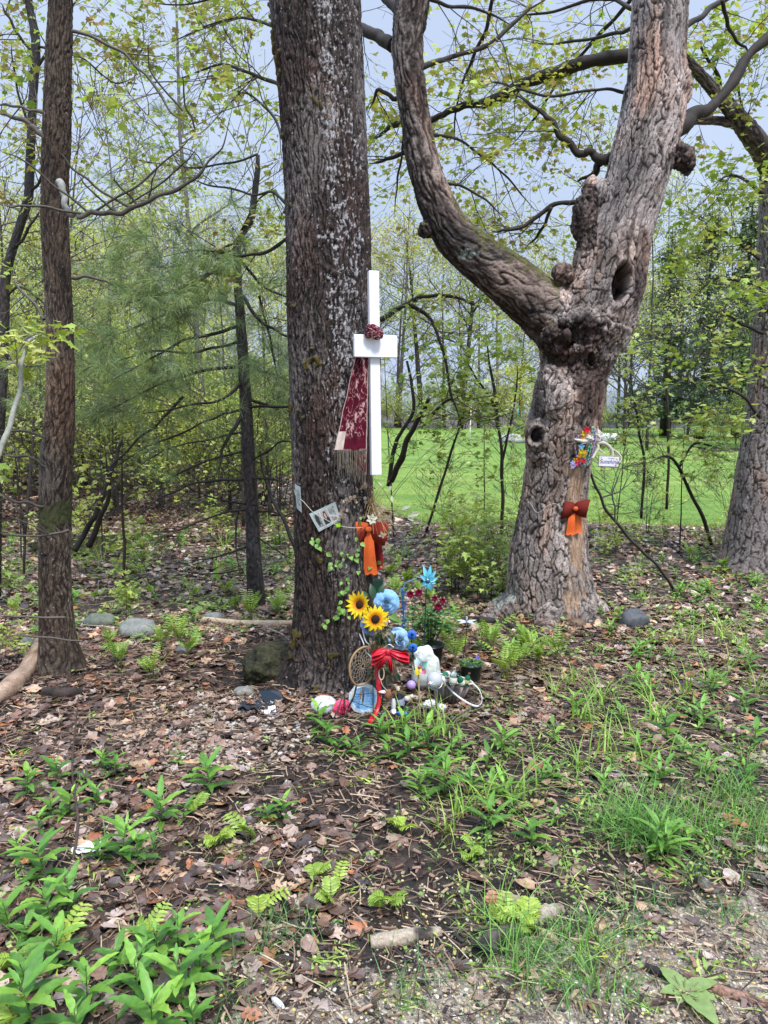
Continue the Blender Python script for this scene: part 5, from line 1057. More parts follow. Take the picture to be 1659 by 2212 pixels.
def log(pts, label, top, under, k=16, name='log', mat=None, seed=0, cat='log'):
    A = []
    for px, py, r, *dz in pts:
        p = G(px, py); A.append([p.x, p.y, p.z+r*.6+(dz[0] if dz else 0), r])
    A = smooth_path(A, 10); m = MB(); n = len(A); T, U, B = frames(A[:, :3]); a = np.arange(k)*2*PI/k
    nn = .18*perlin(np.stack([np.repeat(np.arange(n), k)*.35+seed, np.tile(np.cos(a), n)*2, np.tile(np.sin(a), n)*2], 1)).reshape(n, k)+.10*perlin(np.stack([np.repeat(np.arange(n), k)*.1+seed, np.tile(np.cos(a), n)*6, np.tile(np.sin(a), n)*6], 1)).reshape(n, k)
    V = A[:, None, :3]+(A[:, 3][:, None]*(1+nn))[:, :, None]*(np.cos(a)[None, :, None]*U[:, None]+np.sin(a)[None, :, None]*B[:, None]); V = V.reshape(-1, 3)
    t = sstep(-.25, .25, fbm(V*14+seed, 3)+.15)[:, None]; c = np.array(under)*(1-t)+np.array(top)*t
    c = c*(1+.4*perlin(np.stack([np.repeat(np.arange(n), k)*.15, np.tile(np.cos(a), n)*9, np.tile(np.sin(a), n)*9], 1)))[:, None]
    m.add(V, [grid_faces(n, k, True), np.arange(k)[None], np.arange(k)[None, ::-1]+(n-1)*k], np.clip(c, 0, 1)); o = m.build(name, mat or LOG); return tag(o, label, cat)
log([(800, 2045, .020), (850, 2040, .024), (900, 2030, .022), (952, 2018, .013)], 'half charred pale log lying at the bottom centre', (.40, .33, .25), (.05, .04, .035), seed=3)
log([(1035, 2075, .026), (1060, 2050, .030), (1090, 2025, .024), (1122, 2012, .012)], 'dark grey burnt log chunk at the bottom right of centre', (.12, .10, .085), (.03, .026, .024), seed=8)
log([(1085, 1945, .018), (1130, 1965, .02), (1165, 1990, .018)], 'dark rotten stick half under the lobed ferns', (.30, .24, .18), (.05, .04, .035), seed=11)
log([(1135, 1995, .02), (1175, 1985, .024), (1212, 1970, .016)], 'pale weathered log piece behind the charred chunk', (.42, .35, .29), (.2, .15, .11), seed=15)
log([(1165, 2015, .009), (1195, 2030, .010), (1208, 2050, .006)], 'short splintered yellow wood stick beside the pale log piece', (.5, .38, .24), (.3, .2, .12), seed=17, name='stick', cat='stick')
log([(435, 1342, .022), (520, 1352, .026), (600, 1352, .024), (660, 1350, .02)], 'long split pale log running behind the big trunk from its left', (.58, .46, .32), (.45, .33, .21), seed=21)
log([(-30, 1530, .05), (20, 1500, .055), (60, 1455, .045), (92, 1410, .035, .05)], 'thick peeled tan branch leaning on the foot of the slim trunk', (.42, .30, .22), (.26, .17, .12), seed=25)
log([(95, 1500, .025), (140, 1505, .03), (178, 1498, .02)], 'short dark log at the foot of the slim trunk', (.06, .045, .04), (.03, .025, .022), seed=27)
log([(-20, 1562, .007), (60, 1562, .007), (160, 1553, .006), (290, 1548, .005)], 'long straight tan stick lying across the left foreground', (.38, .26, .18), (.3, .2, .14), 8, 'stick', seed=29, cat='stick')
log([(1000, 1345, .03), (1060, 1348, .028), (1120, 1362, .02), (1200, 1395, .016)], 'black rotting branch on the ground left of the forked maple', (.05, .042, .038), (.02, .018, .017), seed=33, name='fallen_branch', cat='branch')
log([(985, 1350, .030), (955, 1345, .032), (935, 1340, .025)], 'pale tan broken log end behind the dahlia pot', (.48, .36, .25), (.3, .2, .14), seed=35)
log([(1130, 1400, .012), (1180, 1415, .013), (1240, 1398, .013), (1290, 1372, .010)], 'dark stick running to the right foot of the forked maple', (.07, .06, .055), (.03, .026, .022), seed=37, name='stick', cat='stick')
log([(60, 1730, .006), (120, 1800, .006), (180, 1850, .006), (210, 1900, .005), (240, 1930, .004)], 'thin crooked dark branch on the leaves at the far left', (.10, .07, .055), (.05, .035, .03), 8, 'fallen_branch', seed=41, cat='branch')
log([(155, 1880, .005), (170, 1800, .005, .05), (160, 1720, .004, .12), (175, 1600, .003, .2)], 'thin dark twig standing up at the far left foreground', (.08, .055, .045), (.05, .035, .03), 8, 'fallen_branch', seed=43, cat='branch')
log([(1320, 1990, .004), (1335, 1900, .0045), (1345, 1830, .004), (1350, 1790, .003)], 'thin dark twig lying lengthwise on the soil at the right', (.09, .07, .055), (.05, .04, .03), 8, 'twig', seed=45, cat='twig')
log([(1240, 1830, .0035), (1340, 1840, .0035), (1490, 1860, .003)], 'thin straw-coloured stalk lying across the sandy ground', (.5, .4, .26), (.4, .3, .2), 6, 'stalk', seed=47, cat='stalk')
log([(1480, 2110, .012), (1540, 2140, .014), (1620, 2165, .012), (1680, 2180, .01)], 'rotten reddish wood strip at the bottom right corner', (.34, .2, .14), (.14, .08, .06), 10, 'bark_strip', seed=49, cat='bark')
log([(1395, 2095, .012), (1430, 2110, .012), (1470, 2125, .008)], 'black charred stick beside the eaten broad-leaved plant', (.03, .028, .028), (.02, .018, .018), 10, 'stick', seed=51, cat='stick')
log([(650, 2140, .003), (720, 2165, .0035), (800, 2190, .003), (830, 2215, .002)], 'thin dark root on the sand at the bottom centre', (.07, .05, .04), (.05, .04, .03), 6, 'root', seed=53, cat='root')
WHITEP = simple('white_litter', (.62, .64, .66), .4, .5, var=.2, sc=30)
m = MB(); p = G(190, 1838); rr = np.random.default_rng(4); u, v_ = np.meshgrid(np.linspace(-1, 1, 14), np.linspace(-1, 1, 9)); z = .018*fbm(np.stack([u.ravel()*2, v_.ravel()*2, 0*u.ravel()], 1), 3)+.014
m.add(np.stack([(u.ravel()*.055*(1-.35*np.abs(v_.ravel()))), v_.ravel()*.03+.012*u.ravel(), z], 1), grid_faces(9, 14)); o = m.build('plastic_scrap', WHITEP, None, loc=p); tag(o, 'crumpled translucent white plastic scrap on the leaves at the left', 'litter')
m = MB(); p = G(600, 2172); V, F = ICO2; m.add(rz(V*[.028, .009, .008], -.8)+[0, 0, .008], F); o = m.build('white_wrapper', WHITEP, None, loc=p); tag(o, 'small white wrapper on the sand at the bottom', 'litter')
# ---------------- the memorial on the big trunk ----------------
def BTS(px, py, off=.012):               # a point on the skin of the big trunk, lifted off a little
    ys = [r_[1] for r_ in ROWS_BT]; cx = np.interp(py, ys, [r_[0] for r_ in ROWS_BT]); hw = np.interp(py, ys, [r_[2] for r_ in ROWS_BT])
    d = max(-.97, min(.97, (px-cx)/hw)); p0 = P(cx, py, 3.95); Rr = pxr(p0, hw); return P(px, py, 3.95-Rr*math.sqrt(1-d*d)-off)
from mathutils.bvhtree import BVHTree
def skin(o):
    me = o.data; return BVHTree.FromPolygons([v.co[:] for v in me.vertices], [p.vertices[:] for p in me.polygons])
BV_BT = skin([o for o in BT.children if o.name.startswith('trunk')][0]); BV_RT = skin([o for o in RT.children if o.name.startswith('trunk')][0])
def onskin(bv, px, py, off, fb):
    d = (P(px, py, 5)-Vector((0, 0, CAMZ))).normalized(); h = bv.ray_cast(Vector((0, 0, CAMZ)), d)
    return h[0]-d*off if h[0] is not None else fb(px, py, off)
ROWS_BT = [(678, -160, 98), (682, 0, 98), (697, 250, 93), (709, 500, 92), (714, 800, 89), (720, 1100, 86), (727, 1250, 88), (733, 1400, 97), (738, 1480, 106), (742, 1540, 116)]
def RTS(px, py, off=.015):
    rw = [(1240, 795, 74), (1228, 850, 74), (1214, 930, 72), (1205, 1010, 66), (1194, 1100, 68), (1186, 1200, 80), (1188, 1270, 90)]
    ys = [r_[1] for r_ in rw]; cx = np.interp(py, ys, [r_[0] for r_ in rw]); hw = np.interp(py, ys, [r_[2] for r_ in rw]); d = max(-.98, min(.98, (px-cx)/hw)); Rr = pxr(P(cx, py, YR), hw)
    return P(px, py, YR-Rr*math.sqrt(1-d*d)-off)
def Mx(yaw=0, pitch=0, roll=0): return Matrix.Rotation(yaw, 4, 'Z')@Matrix.Rotation(pitch, 4, 'X')@Matrix.Rotation(roll, 4, 'Y')
def thing(name, label, cat, loc, M=None, group=None):
    o = empty(name, loc, label, cat, group)
    if M is not None: o.rotation_euler = M.to_euler()
    return o
def strip(m, C, Wd, c, th=.0012):         # ribbon: centre line C, width vectors Wd, thickness
    C = np.asarray(C, float); Wd = np.asarray(Wd, float); n = len(C); T = np.gradient(C, axis=0); N = np.cross(T, Wd); N /= np.linalg.norm(N, axis=1)[:, None]+1e-9
    rows = np.stack([C-Wd/2-N*th/2, C+Wd/2-N*th/2, C+Wd/2+N*th/2, C-Wd/2+N*th/2], 1); cc = np.asarray(c, float)
    m.add(rows.reshape(-1, 3), [grid_faces(n, 4, True), np.array([[0, 1, 2, 3]]), np.array([[0, 3, 2, 1]])+(n-1)*4], cc if cc.ndim == 1 else np.repeat(cc, 4, 0))
WHITE = colmat('white_paint', .45, .4, 25, .06, .12, .001); CLOTH = colmat('woven_cloth', .85, .15, 350, .2, .5, .0008); SATIN = colmat('satin_cloth', .35, .6, 14, .15, .3, .004)
FELT = colmat('glitter_felt', .8, .3, 420, .35, .6, .001); PAPER = colmat('paper', .7, .3, 60, .08, .15); PLAST = colmat('moulded_plastic', .35, .5, 20, .1, .1); METAL = colmat('brushed_metal', .3, .6, 60, .15, .1, Metallic=.9)
WOODM = colmat('grey_wood', .75, .25, 30, .35, .5, .002); DARKM = simple('black_wire', (.012, .012, .014), .45, .4); PETAL = leafmat('silk_petal', .25, .6, .25, hue=False); BEADM = colmat('shiny_bead', .15, .8, 10, .05, 0)
def glassmat(name, c, alpha=.55):
    m, t, b = nmat(name); b.inputs['Base Color'].default_value = (*c, 1); b.inputs['Roughness'].default_value = .06; b.inputs['Transmission Weight'].default_value = alpha; b.inputs['IOR'].default_value = 1.3; b.inputs['Specular IOR Level'].default_value = .7; return m
CLEARG = glassmat('clear_bottle_glass', (.80, .88, .86), .8); GREENG = glassmat('green_bottle_glass', (.04, .30, .16), .6); CRACKG = glassmat('crackle_glass', (.75, .78, .82), .45)
_bts, _rts = BTS, RTS
def BTS(px, py, off=.012): return onskin(BV_BT, px, py, off, _bts)
def RTS(px, py, off=.015): return onskin(BV_RT, px, py, off, _rts)
# the cross
pb, pt_ = P(812, 1026, 3.70), P(806, 586, 3.74); hC = (pt_-pb).length; root = thing('cross', 'tall white wooden cross fixed to the right side of the thick trunk', 'cross', pb, Mx(math.radians(-26), 0, 0)); root.rotation_euler = ((pt_-pb).to_track_quat('Z', 'Y').to_matrix().to_4x4()@Matrix.Rotation(math.radians(-26), 4, 'Z')).to_euler()
import mathutils
up = (pt_-pb).normalized(); xr = (Matrix.Rotation(math.radians(20), 3, 'Z')@Vector((1, 0, 0))); xr = (xr-up*xr.dot(up)).normalized(); yr = up.cross(xr); RM = Matrix((xr, yr, up)).transposed(); root.rotation_euler = RM.to_euler()
m = MB(); box(m, (0, 0, hC/2), (.050, .030, hC), (.80, .81, .84), bev=.0025); m.build('upright', WHITE, root, smooth=False)
m = MB(); hb = hC*(1026-747)/(1026-586); box(m, (-.004, -.028, hb), (.213, .022, .104), (.80, .81, .84), bev=.0025); m.build('crossbar', WHITE, root, smooth=False)
m = MB()
for z in (.27, .72): lathe(m, [(0, -.0165), (.0025, -.0162), (.0028, -.0148)], 8, (.35, .3, .28), (0, 0, 0), Matrix.Rotation(PI/2, 4, 'X')); m.v[-1][:, 2] += hC*z
m.build('screw', METAL, root)
# the scarf: burgundy with cream flowers
def scarf_color(u, v, seed=0):
    q = np.stack([u*5.2, v*9, 0*u+seed], 1)+.35*np.stack([fbm(np.stack([u*6, v*10, 0*u], 1), 2), fbm(np.stack([u*6, v*10, 0*u+9], 1), 2), 0*u], 1)
    d1, d2, idr = worley(q*[1, 1, 0]+[0, 0, .5]); pet = d1*(1+.35*np.sin(np.arctan2(q[:, 1]-np.round(q[:, 1]), q[:, 0]-np.round(q[:, 0]))*6))
    f = sstep(.40, .30, pet)*(idr > .35); ln = sstep(.06, .02, np.abs(perlin(q*1.3+3))); k = np.clip(f*.95+ln*.75, 0, 1)*sstep(.90, .82, v)
    base = lerp((.115, .006, .022), (.07, .004, .015), np.clip(.5+perlin(q*2), 0, 1)); cr_ = lerp((.62, .46, .42), (.45, .22, .22), sstep(-.2, .3, perlin(q*3+7)))
    return base*(1-k[:, None])+cr_*k[:, None]
scr = thing('scarf', 'burgundy and cream flowered scarf knotted round the cross and hanging down the trunk', 'scarf', (0, 0, 0))
def panel(m, tl, tr, bl, br, Yt, Yb, folds, amp, seed, nu=60, nv=110, cream=None, nameoff=0):
    u, v = np.meshgrid(np.linspace(0, 1, nu), np.linspace(0, 1, nv)); u = u.ravel(); v = v.ravel()
    a, b, c_, d = [P(*q) for q in ((tl[0], tl[1], Yt), (tr[0], tr[1], Yt), (bl[0], bl[1], Yb), (br[0], br[1], Yb))]
    V = np.outer((1-u)*(1-v), a)+np.outer(u*(1-v), b)+np.outer((1-u)*v, c_)+np.outer(u*v, d); V[:, 1] += -amp*np.sin(u*folds*PI+seed+.4*v)*(1-.35*v)+.004*fbm(np.stack([u*4, v*6, 0*u+seed], 1), 3)
    V[:, 0] += .004*perlin(np.stack([v*6, u*0+seed, u*2], 1)); col_ = scarf_color(u, v, seed)
    if cream: k = (u < cream)*(v > .80); col_ = np.where(k[:, None], np.array([.66, .55, .49]), col_)
    edge = (u < .02) | (u > .98); col_ = np.where(edge[:, None], np.array([.5, .38, .34]), col_); V2 = V+[0, .003, 0]; n = len(V)
    m.add(V, grid_faces(nv, nu), col_); m.add(V2, grid_faces(nv, nu)[:, ::-1], col_*.9)
m = MB(); panel(m, (768, 768), (796, 770), (722, 972), (792, 970), 3.70, 3.69, 3.2, .012, 1.0, cream=.28)
m.build('front_fold', CLOTH, scr)
m = MB(); panel(m, (760, 900), (794, 900), (752, 985), (791, 1026), 3.725, 3.715, 2, .006, 2.0); m.build('back_fold', CLOTH, scr)
m = MB(); panel(m, (816, 772), (823, 772), (817, 930), (824, 905), 3.73, 3.73, 1.2, .006, 4., 14, 60); m.build('side_fold', CLOTH, scr)
m = MB(); kc = P(808, 718, 3.66); c_ = None
for j, (dx, dz, r0, r1, r2, yw, rl) in enumerate([(0, .010, .042, .028, .024, .2, .35), (-.012, -.004, .034, .026, .020, -.2, -.5), (.018, -.008, .026, .024, .028, .1, .9)]):
    V, F = ICO4; n_ = 1+.12*fbm(V*2+j, 3)+.05*np.sin(V[:, 2]*9+V[:, 0]*4+j); VV = (V*n_[:, None]*[r0, r1, r2])@np.array(Mx(yw, 0, rl).to_3x3()).T+np.array(kc)+[dx, 0, dz]; m.add(VV, F, scarf_color((V[:, 0]+1)*.7, (V[:, 2]+1)*.32, j))
m.build('knot', CLOTH, scr)
m = MB(); rng = np.random.default_rng(5)
for (x0, x1, y0a, y0b, L0, L1, n, Yf) in ((723, 791, 973, 971, 30, 68, 44, 3.688), (752, 790, 986, 1024, 24, 52, 26, 3.71)):
    for i in range(n):
        f = (i+.3)/n; xa = x0+(x1-x0)*f; ya = y0a+(y0b-y0a)*f-2; L = rng.uniform(L0, L1); wire(m, [P(xa, ya, Yf), P(xa+rng.normal(0, 1.2), ya+L*.5, Yf-.003), P(xa+rng.normal(1, 2.5), ya+L, Yf-.002)], .0010, 3, 4, np.array((.30, .25, .19))*rng.uniform(.6, 1.2))
m.build('fringe', CLOTH, scr)
# twine round the trunk, photo sleeves
m = MB(); wire(m, [BTS(634, 1050), BTS(640, 1072, .02), BTS(655, 1083, .02), BTS(676, 1106, .02), BTS(700, 1120, .028), BTS(728, 1134, .02), BTS(760, 1140, .015), BTS(790, 1138, .02), BTS(808, 1128, .02)], .0016, 5, 8, (.55, .5, .42)); o = m.build('twine', CLOTH); tag(o, 'thin pale twine tied round the trunk holding the photo sleeves', 'string')
def sleeve(tl, tr, br, bl, off, label, photos):
    q = [BTS(*t_, off) for t_ in (tl, tr, br, bl)]; root = thing('photo_sleeve', label, 'photo', (0, 0, 0)); m = MB()
    def pt(u, v, o_=0):
        p = q[0]*(1-u)*(1-v)+q[1]*u*(1-v)+q[2]*u*v+q[3]*(1-u)*v; return p+Vector((0, -o_-.004*math.sin(3*u+4*v), 0))
    n = 12; V = [pt(i/n, j/n) for j in range(n+1) for i in range(n+1)]; V2 = [p+Vector((0, .003, 0)) for p in V]; F = grid_faces(n+1, n+1); m.add(V, F, (.40, .47, .46)); m.add(V2, F[:, ::-1], (.4, .46, .46)); m.build('plastic_sleeve', PLAST, root)
    for (u0, v0, u1, v1, kind) in photos:
        m = MB(); nn = 26; U, Vv = np.meshgrid(np.linspace(0, 1, nn), np.linspace(0, 1, nn)); U = U.ravel(); Vv = Vv.ravel()
        V = [pt(u0+(u1-u0)*a, v0+(v1-v0)*b, .0025) for a, b in zip(U, Vv)]; nz_ = fbm(np.stack([U*5, Vv*5, 0*U+kind], 1), 3)
        c = lerp((.10, .12, .12), (.42, .46, .45), np.clip(.5+nz_, 0, 1))
        if kind == 2:
            body = (Vv > .45+.8*(U-.5)**2)|(np.hypot((U-.5)*1.5, Vv-.42) < .34); c = np.where(body[:, None], (.03, .03, .035), np.array([.42, .38, .34])); c = np.where((np.hypot((U-.5)*2.1, (Vv-.40)*1.2) < .24)[:, None], (.55, .36, .30), c)
        if kind == 1: c = np.where((np.hypot((U-.4)*1.6, Vv-.45) < .36)[:, None], (.035, .04, .04), c)
        if kind == 3: c = np.where((np.abs(Vv-.62-.3*U+.15) < .06)[:, None], (.5, .52, .6), c); c = np.where((np.hypot(U-.65, (Vv-.85)*1.8) < .25)[:, None], (.32, .16, .10), c)
        b_ = (U < .05) | (U > .95) | (Vv < .04) | (Vv > .95); c = np.where(b_[:, None], (.6, .62, .6), c); m.add(V, grid_faces(nn, nn), c); m.build('photograph', PAPER, root)
    return root
sleeve((668, 1110), (724, 1084), (736, 1124), (689, 1149), .022, 'clear sleeve with three snapshots tied slantwise to the trunk', [(.06, .10, .34, .92, 1), (.35, .10, .64, .92, 2), (.65, .10, .92, .92, 3)])
sleeve((637, 1045), (649, 1052), (652, 1108), (641, 1098), .03, 'narrow blue-white photo sleeve curling off the left side of the trunk', [(.15, .15, .85, .85, 4)])
def ncfl(px, py, off, r, c, label, name='flower', n=12):
    p = BTS(px, py, off); m = MB()
    for k in range(n*3):
        V, F = blade_leaf(r*(1-.2*(k//n)), r*.3, 4, .2, .3, .3); M = np.array((Matrix.Rotation(PI/2, 3, 'X')@Matrix.Rotation(k*2*PI/n+.2*(k//n), 3, 'Z')@Matrix.Rotation(-.2-.4*(k//n), 3, 'Y'))); m.add(V@M.T, F, np.array(c)*(1+.1*(k % 3)))
    o = m.build(name, PETAL, None, loc=p); return tag(o, label, 'flower')
ncfl(731, 1134, .03, .016, (.50, .80, .05), 'small lime green paper flower at the corner of the photo sleeve')
# dried eucalyptus garland, straw and pale leaves
rng = np.random.default_rng(9); root = thing('dried_garland', 'dusty pink dried round leaves and straw wreathed over the orange bow', 'garland', (0, 0, 0)); m1, m2, m3 = MB(), MB(), MB()
arc = [(742, 1120), (744, 1095), (758, 1078), (780, 1074), (800, 1085), (806, 1108)]; arc2 = [(770, 1060), (790, 1050), (806, 1062), (800, 1100), (790, 1118)]; arc3 = [(806, 1130), (822, 1160), (832, 1190)]
for ar, n in ((arc, 34), (arc2, 22), (arc3, 10)):
    A = smooth_path([list(BTS(x, y, .03)) for x, y in ar], 6); tube(m1, A, .0012, 4, (.25, .17, .12))
    for k in range(n):
        p = A[rng.integers(len(A))]+rng.normal(0, .009, 3)+[0, -.01, 0]; a = np.arange(9)*2*PI/9; r0 = rng.uniform(.007, .013); V = np.vstack([[0, 0, -.002], np.stack([r0*np.cos(a), r0*np.sin(a), 0*a], 1)]); Rm = rotmats(1, rng, .9)[0]@np.array(Matrix.Rotation(PI/2+rng.normal(0, .4), 3, 'X')); m2.add(V@Rm.T+p, np.array([[0, 1+i, 1+(i+1) % 9] for i in range(9)]), np.array([(.40, .29, .24), (.48, .38, .33), (.33, .25, .19), (.5, .42, .36)][k % 4])*rng.uniform(.8, 1.15))
for k in range(70):
    s = BTS(rng.uniform(796, 806), rng.uniform(1090, 1120), .04); e = P(rng.uniform(800, 858) if k % 3 else rng.uniform(780, 830), rng.uniform(1035, 1165), rng.uniform(3.62, 3.9)); mid = (s+e)/2+Vector((0, -.02, .03)); wire(m3, [s, mid, e], .0009, 3, 4, np.array((.52, .38, .18))*rng.uniform(.6, 1.2))
m1.build('stem', CLOTH, root); m2.build('foliage', PETAL, root); m3.build('straw', CLOTH, root)
root = thing('wreath_spray', 'spray of pale grey-green oval leaves sticking out right of the trunk above the bow', 'artificial foliage', (0, 0, 0)); m1, m2 = MB(), MB()
for k, (x, y, L, a) in enumerate([(905, 1108, .062, 3.5), (868, 1100, .05, .4), (848, 1085, .04, 1.7), (836, 1100, .045, 2.6), (840, 1062, .035, 1.2), (825, 1050, .03, 2.2), (880, 1118, .04, -.5), (822, 1120, .04, -2)]):
    p = P(x, y, 3.84); V, F = blade_leaf(L, L*.42, 8, .15, .2, .1); M = np.array(Matrix.Rotation(PI/2-.5, 3, 'X')@Matrix.Rotation(a, 3, 'Z')); m2.add(V@M.T+np.array(p), F, np.array([(.42, .47, .36), (.34, .42, .30), (.5, .5, .38)][k % 3])); wire(m1, [P(806, 1105, 3.8), P((806+x)/2, (1105+y)/2-6, 3.8), p], .0012, 4, 4, (.4, .32, .2))
m1.build('stem', CLOTH, root); m2.build('foliage', PETAL, root)
def silk(px, py, Y, r, label, c=(.80, .79, .72), n=6, tilt=0):
    m = MB(); p = P(px, py, Y)
    for k in range(n):
        V, F = blade_leaf(r, r*.62, 7, .25, .5, .55, 0, k); M = np.array(Matrix.Rotation(PI/2+tilt, 3, 'X')@Matrix.Rotation(k*2*PI/n+.3, 3, 'Z')); m.add(V@M.T, F, np.array(c)*(1-.06*(k % 2)))
    blob(m, (0, -.006, 0), (.006, .006, .006), (.6, .5, .2)); return tag(m.build('silk_flower', PETAL, None, loc=p), label, 'artificial flower')
silk(803, 1121, 3.66, .030, 'white silk flower sitting on top of the orange bow'); silk(838, 1176, 3.74, .034, 'drooping white silk flower right of the dark bow tail', n=4, tilt=.7); silk(826, 1154, 3.72, .024, 'smaller white silk flower above the drooping one', n=4, tilt=.4)
# orange bows
def bow(label, knot, loops, tails, S, name='bow'):
    root = thing(name, label, 'bow', (0, 0, 0)); f = S
    for (cx, cy, w, h, c1, c2, tilt) in loops:
        m = MB(); t = np.linspace(0, 2*PI, 40); k0 = f(knot[0], knot[1]); cc_ = f(cx, cy); sx_ = pxr(cc_, w); d = 1 if cx > knot[0] else -1
        x = sx_*(.5-.5*np.cos(t)); y = -.024*np.sin(t)*np.sin(t/2); C = np.stack([k0.x+d*x, k0.y-.012+y, k0.z+(cc_.z-k0.z)*(x/sx_)], 1); hh = pxr(cc_, h)*(.38+.62*np.sin(t/2)**.8)
        Wd = np.stack([-d*tilt*hh*np.sin(t/2), 0*t, hh], 1); front = y < 0; strip(m, C, Wd, np.where(front[:, None], np.array(c1), np.array(c2)), .0015); m.build('loop', FELT, root)
    for pts, w0, w1, c in tails:
        m = MB(); A = smooth_path([[*f(x, y)] for x, y in pts], 8); n = len(A); A[:, 1] -= .006+.006*np.sin(np.linspace(0, 5, n)); ww = np.linspace(w0, w1, n); N = 9; U = np.linspace(-.5, .5, N); V = []
        for i in range(n):
            for u in U:
                notch = (0 if i < n-1 else -(.5-abs(abs(u)*2-.55))*.022+.01); pw = pxr(A[i], ww[i]); V.append([A[i, 0]+u*pw, A[i, 1]-.003*math.cos(u*6), A[i, 2]+notch])
        V = np.array(V); F = grid_faces(n, N); m.add(V, F, c); m.add(V+[0, .002, 0], F[:, ::-1], np.array(c)*.8); m.build('tail', FELT, root)
    m = MB(); k0 = f(*knot); blob(m, k0+Vector((0, -.03, -.002)), (.017, .012, .016), (.62, .12, .03), .12); m.build('knot', FELT, root); return root
OR, DR = (.74, .13, .025), (.16, .012, .006)
bow('large glittery orange bow on the thick trunk below the dried leaves', (796, 1141), [(772, 1150, 40, 42, (.62, .11, .025), DR, .25), (822, 1152, 40, 50, (.22, .018, .008), (.3, .03, .01), -.1), (778, 1172, 24, 30, DR, DR, .2)], [([(815, 1160), (820, 1200), (822, 1236)], 20, 15, (.22, .012, .01)), ([(797, 1150), (798, 1195), (801, 1243)], 18, 31, OR)], lambda x, y: BTS(min(x, 806), y, .045)+Vector((max(0, x-806)*.0021, max(0, x-806)*.002, 0)))
bow('orange bow with dark red loops on the forked maple', (1241, 1097), [(1228, 1103, 26, 38, DR, DR, .2), (1258, 1097, 28, 40, DR, DR, -.2)], [([(1235, 1110), (1233, 1135), (1232, 1157)], 14, 19, OR), ([(1246, 1110), (1248, 1135), (1248, 1154)], 14, 19, (.78, .17, .04))], lambda x, y: RTS(x, y, .035))
m = MB(); wire(m, [RTS(x, y, .02) for x, y in ((1140, 1083), (1148, 1090), (1156, 1104), (1166, 1106), (1184, 1092), (1200, 1088), (1212, 1098), (1224, 1114), (1238, 1106), (1248, 1092), (1262, 1087))], .0013, 4, 8, (.55, .53, .5)); tag(m.build('ribbon_string', CLOTH), 'curly white string straggling round the forked maple at the bow', 'string')
# climbing plant on the trunk
root = thing('climbing_vine', 'slender vine with fresh heart-shaped leaves climbing the front of the thick trunk', 'vine', (0, 0, 0)); m1, m2 = MB(), MB(); rng = np.random.default_rng(12)
vp = [[(745, 1500), (748, 1400), (742, 1320), (735, 1260), (722, 1215), (700, 1190), (682, 1172), (672, 1160)], [(735, 1260), (765, 1240), (800, 1225), (832, 1208)], [(742, 1320), (715, 1335), (700, 1345)], [(744, 1345), (745, 1300), (755, 1270)], [(722, 1215), (745, 1195), (765, 1205)], [(752, 1490), (720, 1450), (680, 1430), (640, 1380)], [(770, 1210), (775, 1160), (790, 1110)]]
for i, pts in enumerate(vp):
    A = smooth_path([list(BTS(x, y, .018)) for x, y in pts], 6); tube(m1, A, .0016, 4, (.09, .055, .03))
    if i == 5: continue
    for k in range([16, 7, 6, 6, 6, 0, 6][i]):
        p = A[int(len(A)*(.25+.74*rng.random())) if i == 0 else rng.integers(2, len(A))]+rng.normal(0, .010, 3)+[0, -.012, 0]; s = rng.uniform(.5, 1.2)
        V, F = blade_leaf(.030*s, .024*s, 6, .25, .35, .2); a = rng.uniform(-2.6, -.5); M = np.array(Matrix.Rotation(PI/2-.5+rng.normal(0, .3), 3, 'X')@Matrix.Rotation(a, 3, 'Z')); m2.add(V@M.T+p, F, np.array([(.22, .42, .09), (.28, .48, .12), (.17, .34, .08)][k % 3]))
m1.build('stem', TWIG, root); m2.build('foliage', LEAFY, root)

# ---------------- the flowers ----------------
def face(yaw=0, pitch=0): return Matrix.Rotation(yaw, 3, 'Z')@Matrix.Rotation(PI/2+pitch, 3, 'X')     # local z looks at the camera
def sunflower(px, py, Y, r, label, yaw=0, pitch=0, clos=0.):
    p = P(px, py, Y); root = thing('sunflower', label, 'artificial flower', p); M = np.array(face(yaw, pitch)); m = MB(); rr = np.random.default_rng(int(px))
    for ring, (n, L, el) in enumerate(((15, 1., .10), (14, .9, .32))):
        for k in range(n):
            a = 2*PI*(k+.5*ring)/n+rr.normal(0, .06); V, F = blade_leaf(r*L*rr.uniform(.88, 1.08), r*.36, 7, .12, .35-clos*.5, el+clos, .06, k); V = V+[r*.18, 0, 0]; t = np.clip(np.hypot(V[:, 0], V[:, 1])/r, 0, 1.2); m.add(rz(V, a)@M.T, F, lerp((.75, .22, .01), (.90, .66, .02), sstep(.35, .75, t)))
    m.build('petals', PETAL, root); m = MB(); V, F = ICO3; m.add((V*[r*.34, r*.34, r*.16]*(1+.12*perlin(V*9))[:, None]+[0, 0, r*.10])@M.T, F, (.03, .018, .010)); m.build('disc', CLOTH, root)
    m = MB(); wire(m, [(0, .01, 0), (.01, .03, -.05), (.02, .04, -.14)], .003, 6, 5, (.08, .2, .05)); m.build('stem', LEAFY, root); return root
sunflower(778, 1306, 3.50, .058, 'upper artificial sunflower, half folded, left of the blue rose', -.5, -.2, .35); sunflower(811, 1337, 3.46, .058, 'lower artificial sunflower facing forward with a dark centre', .05, -.1)
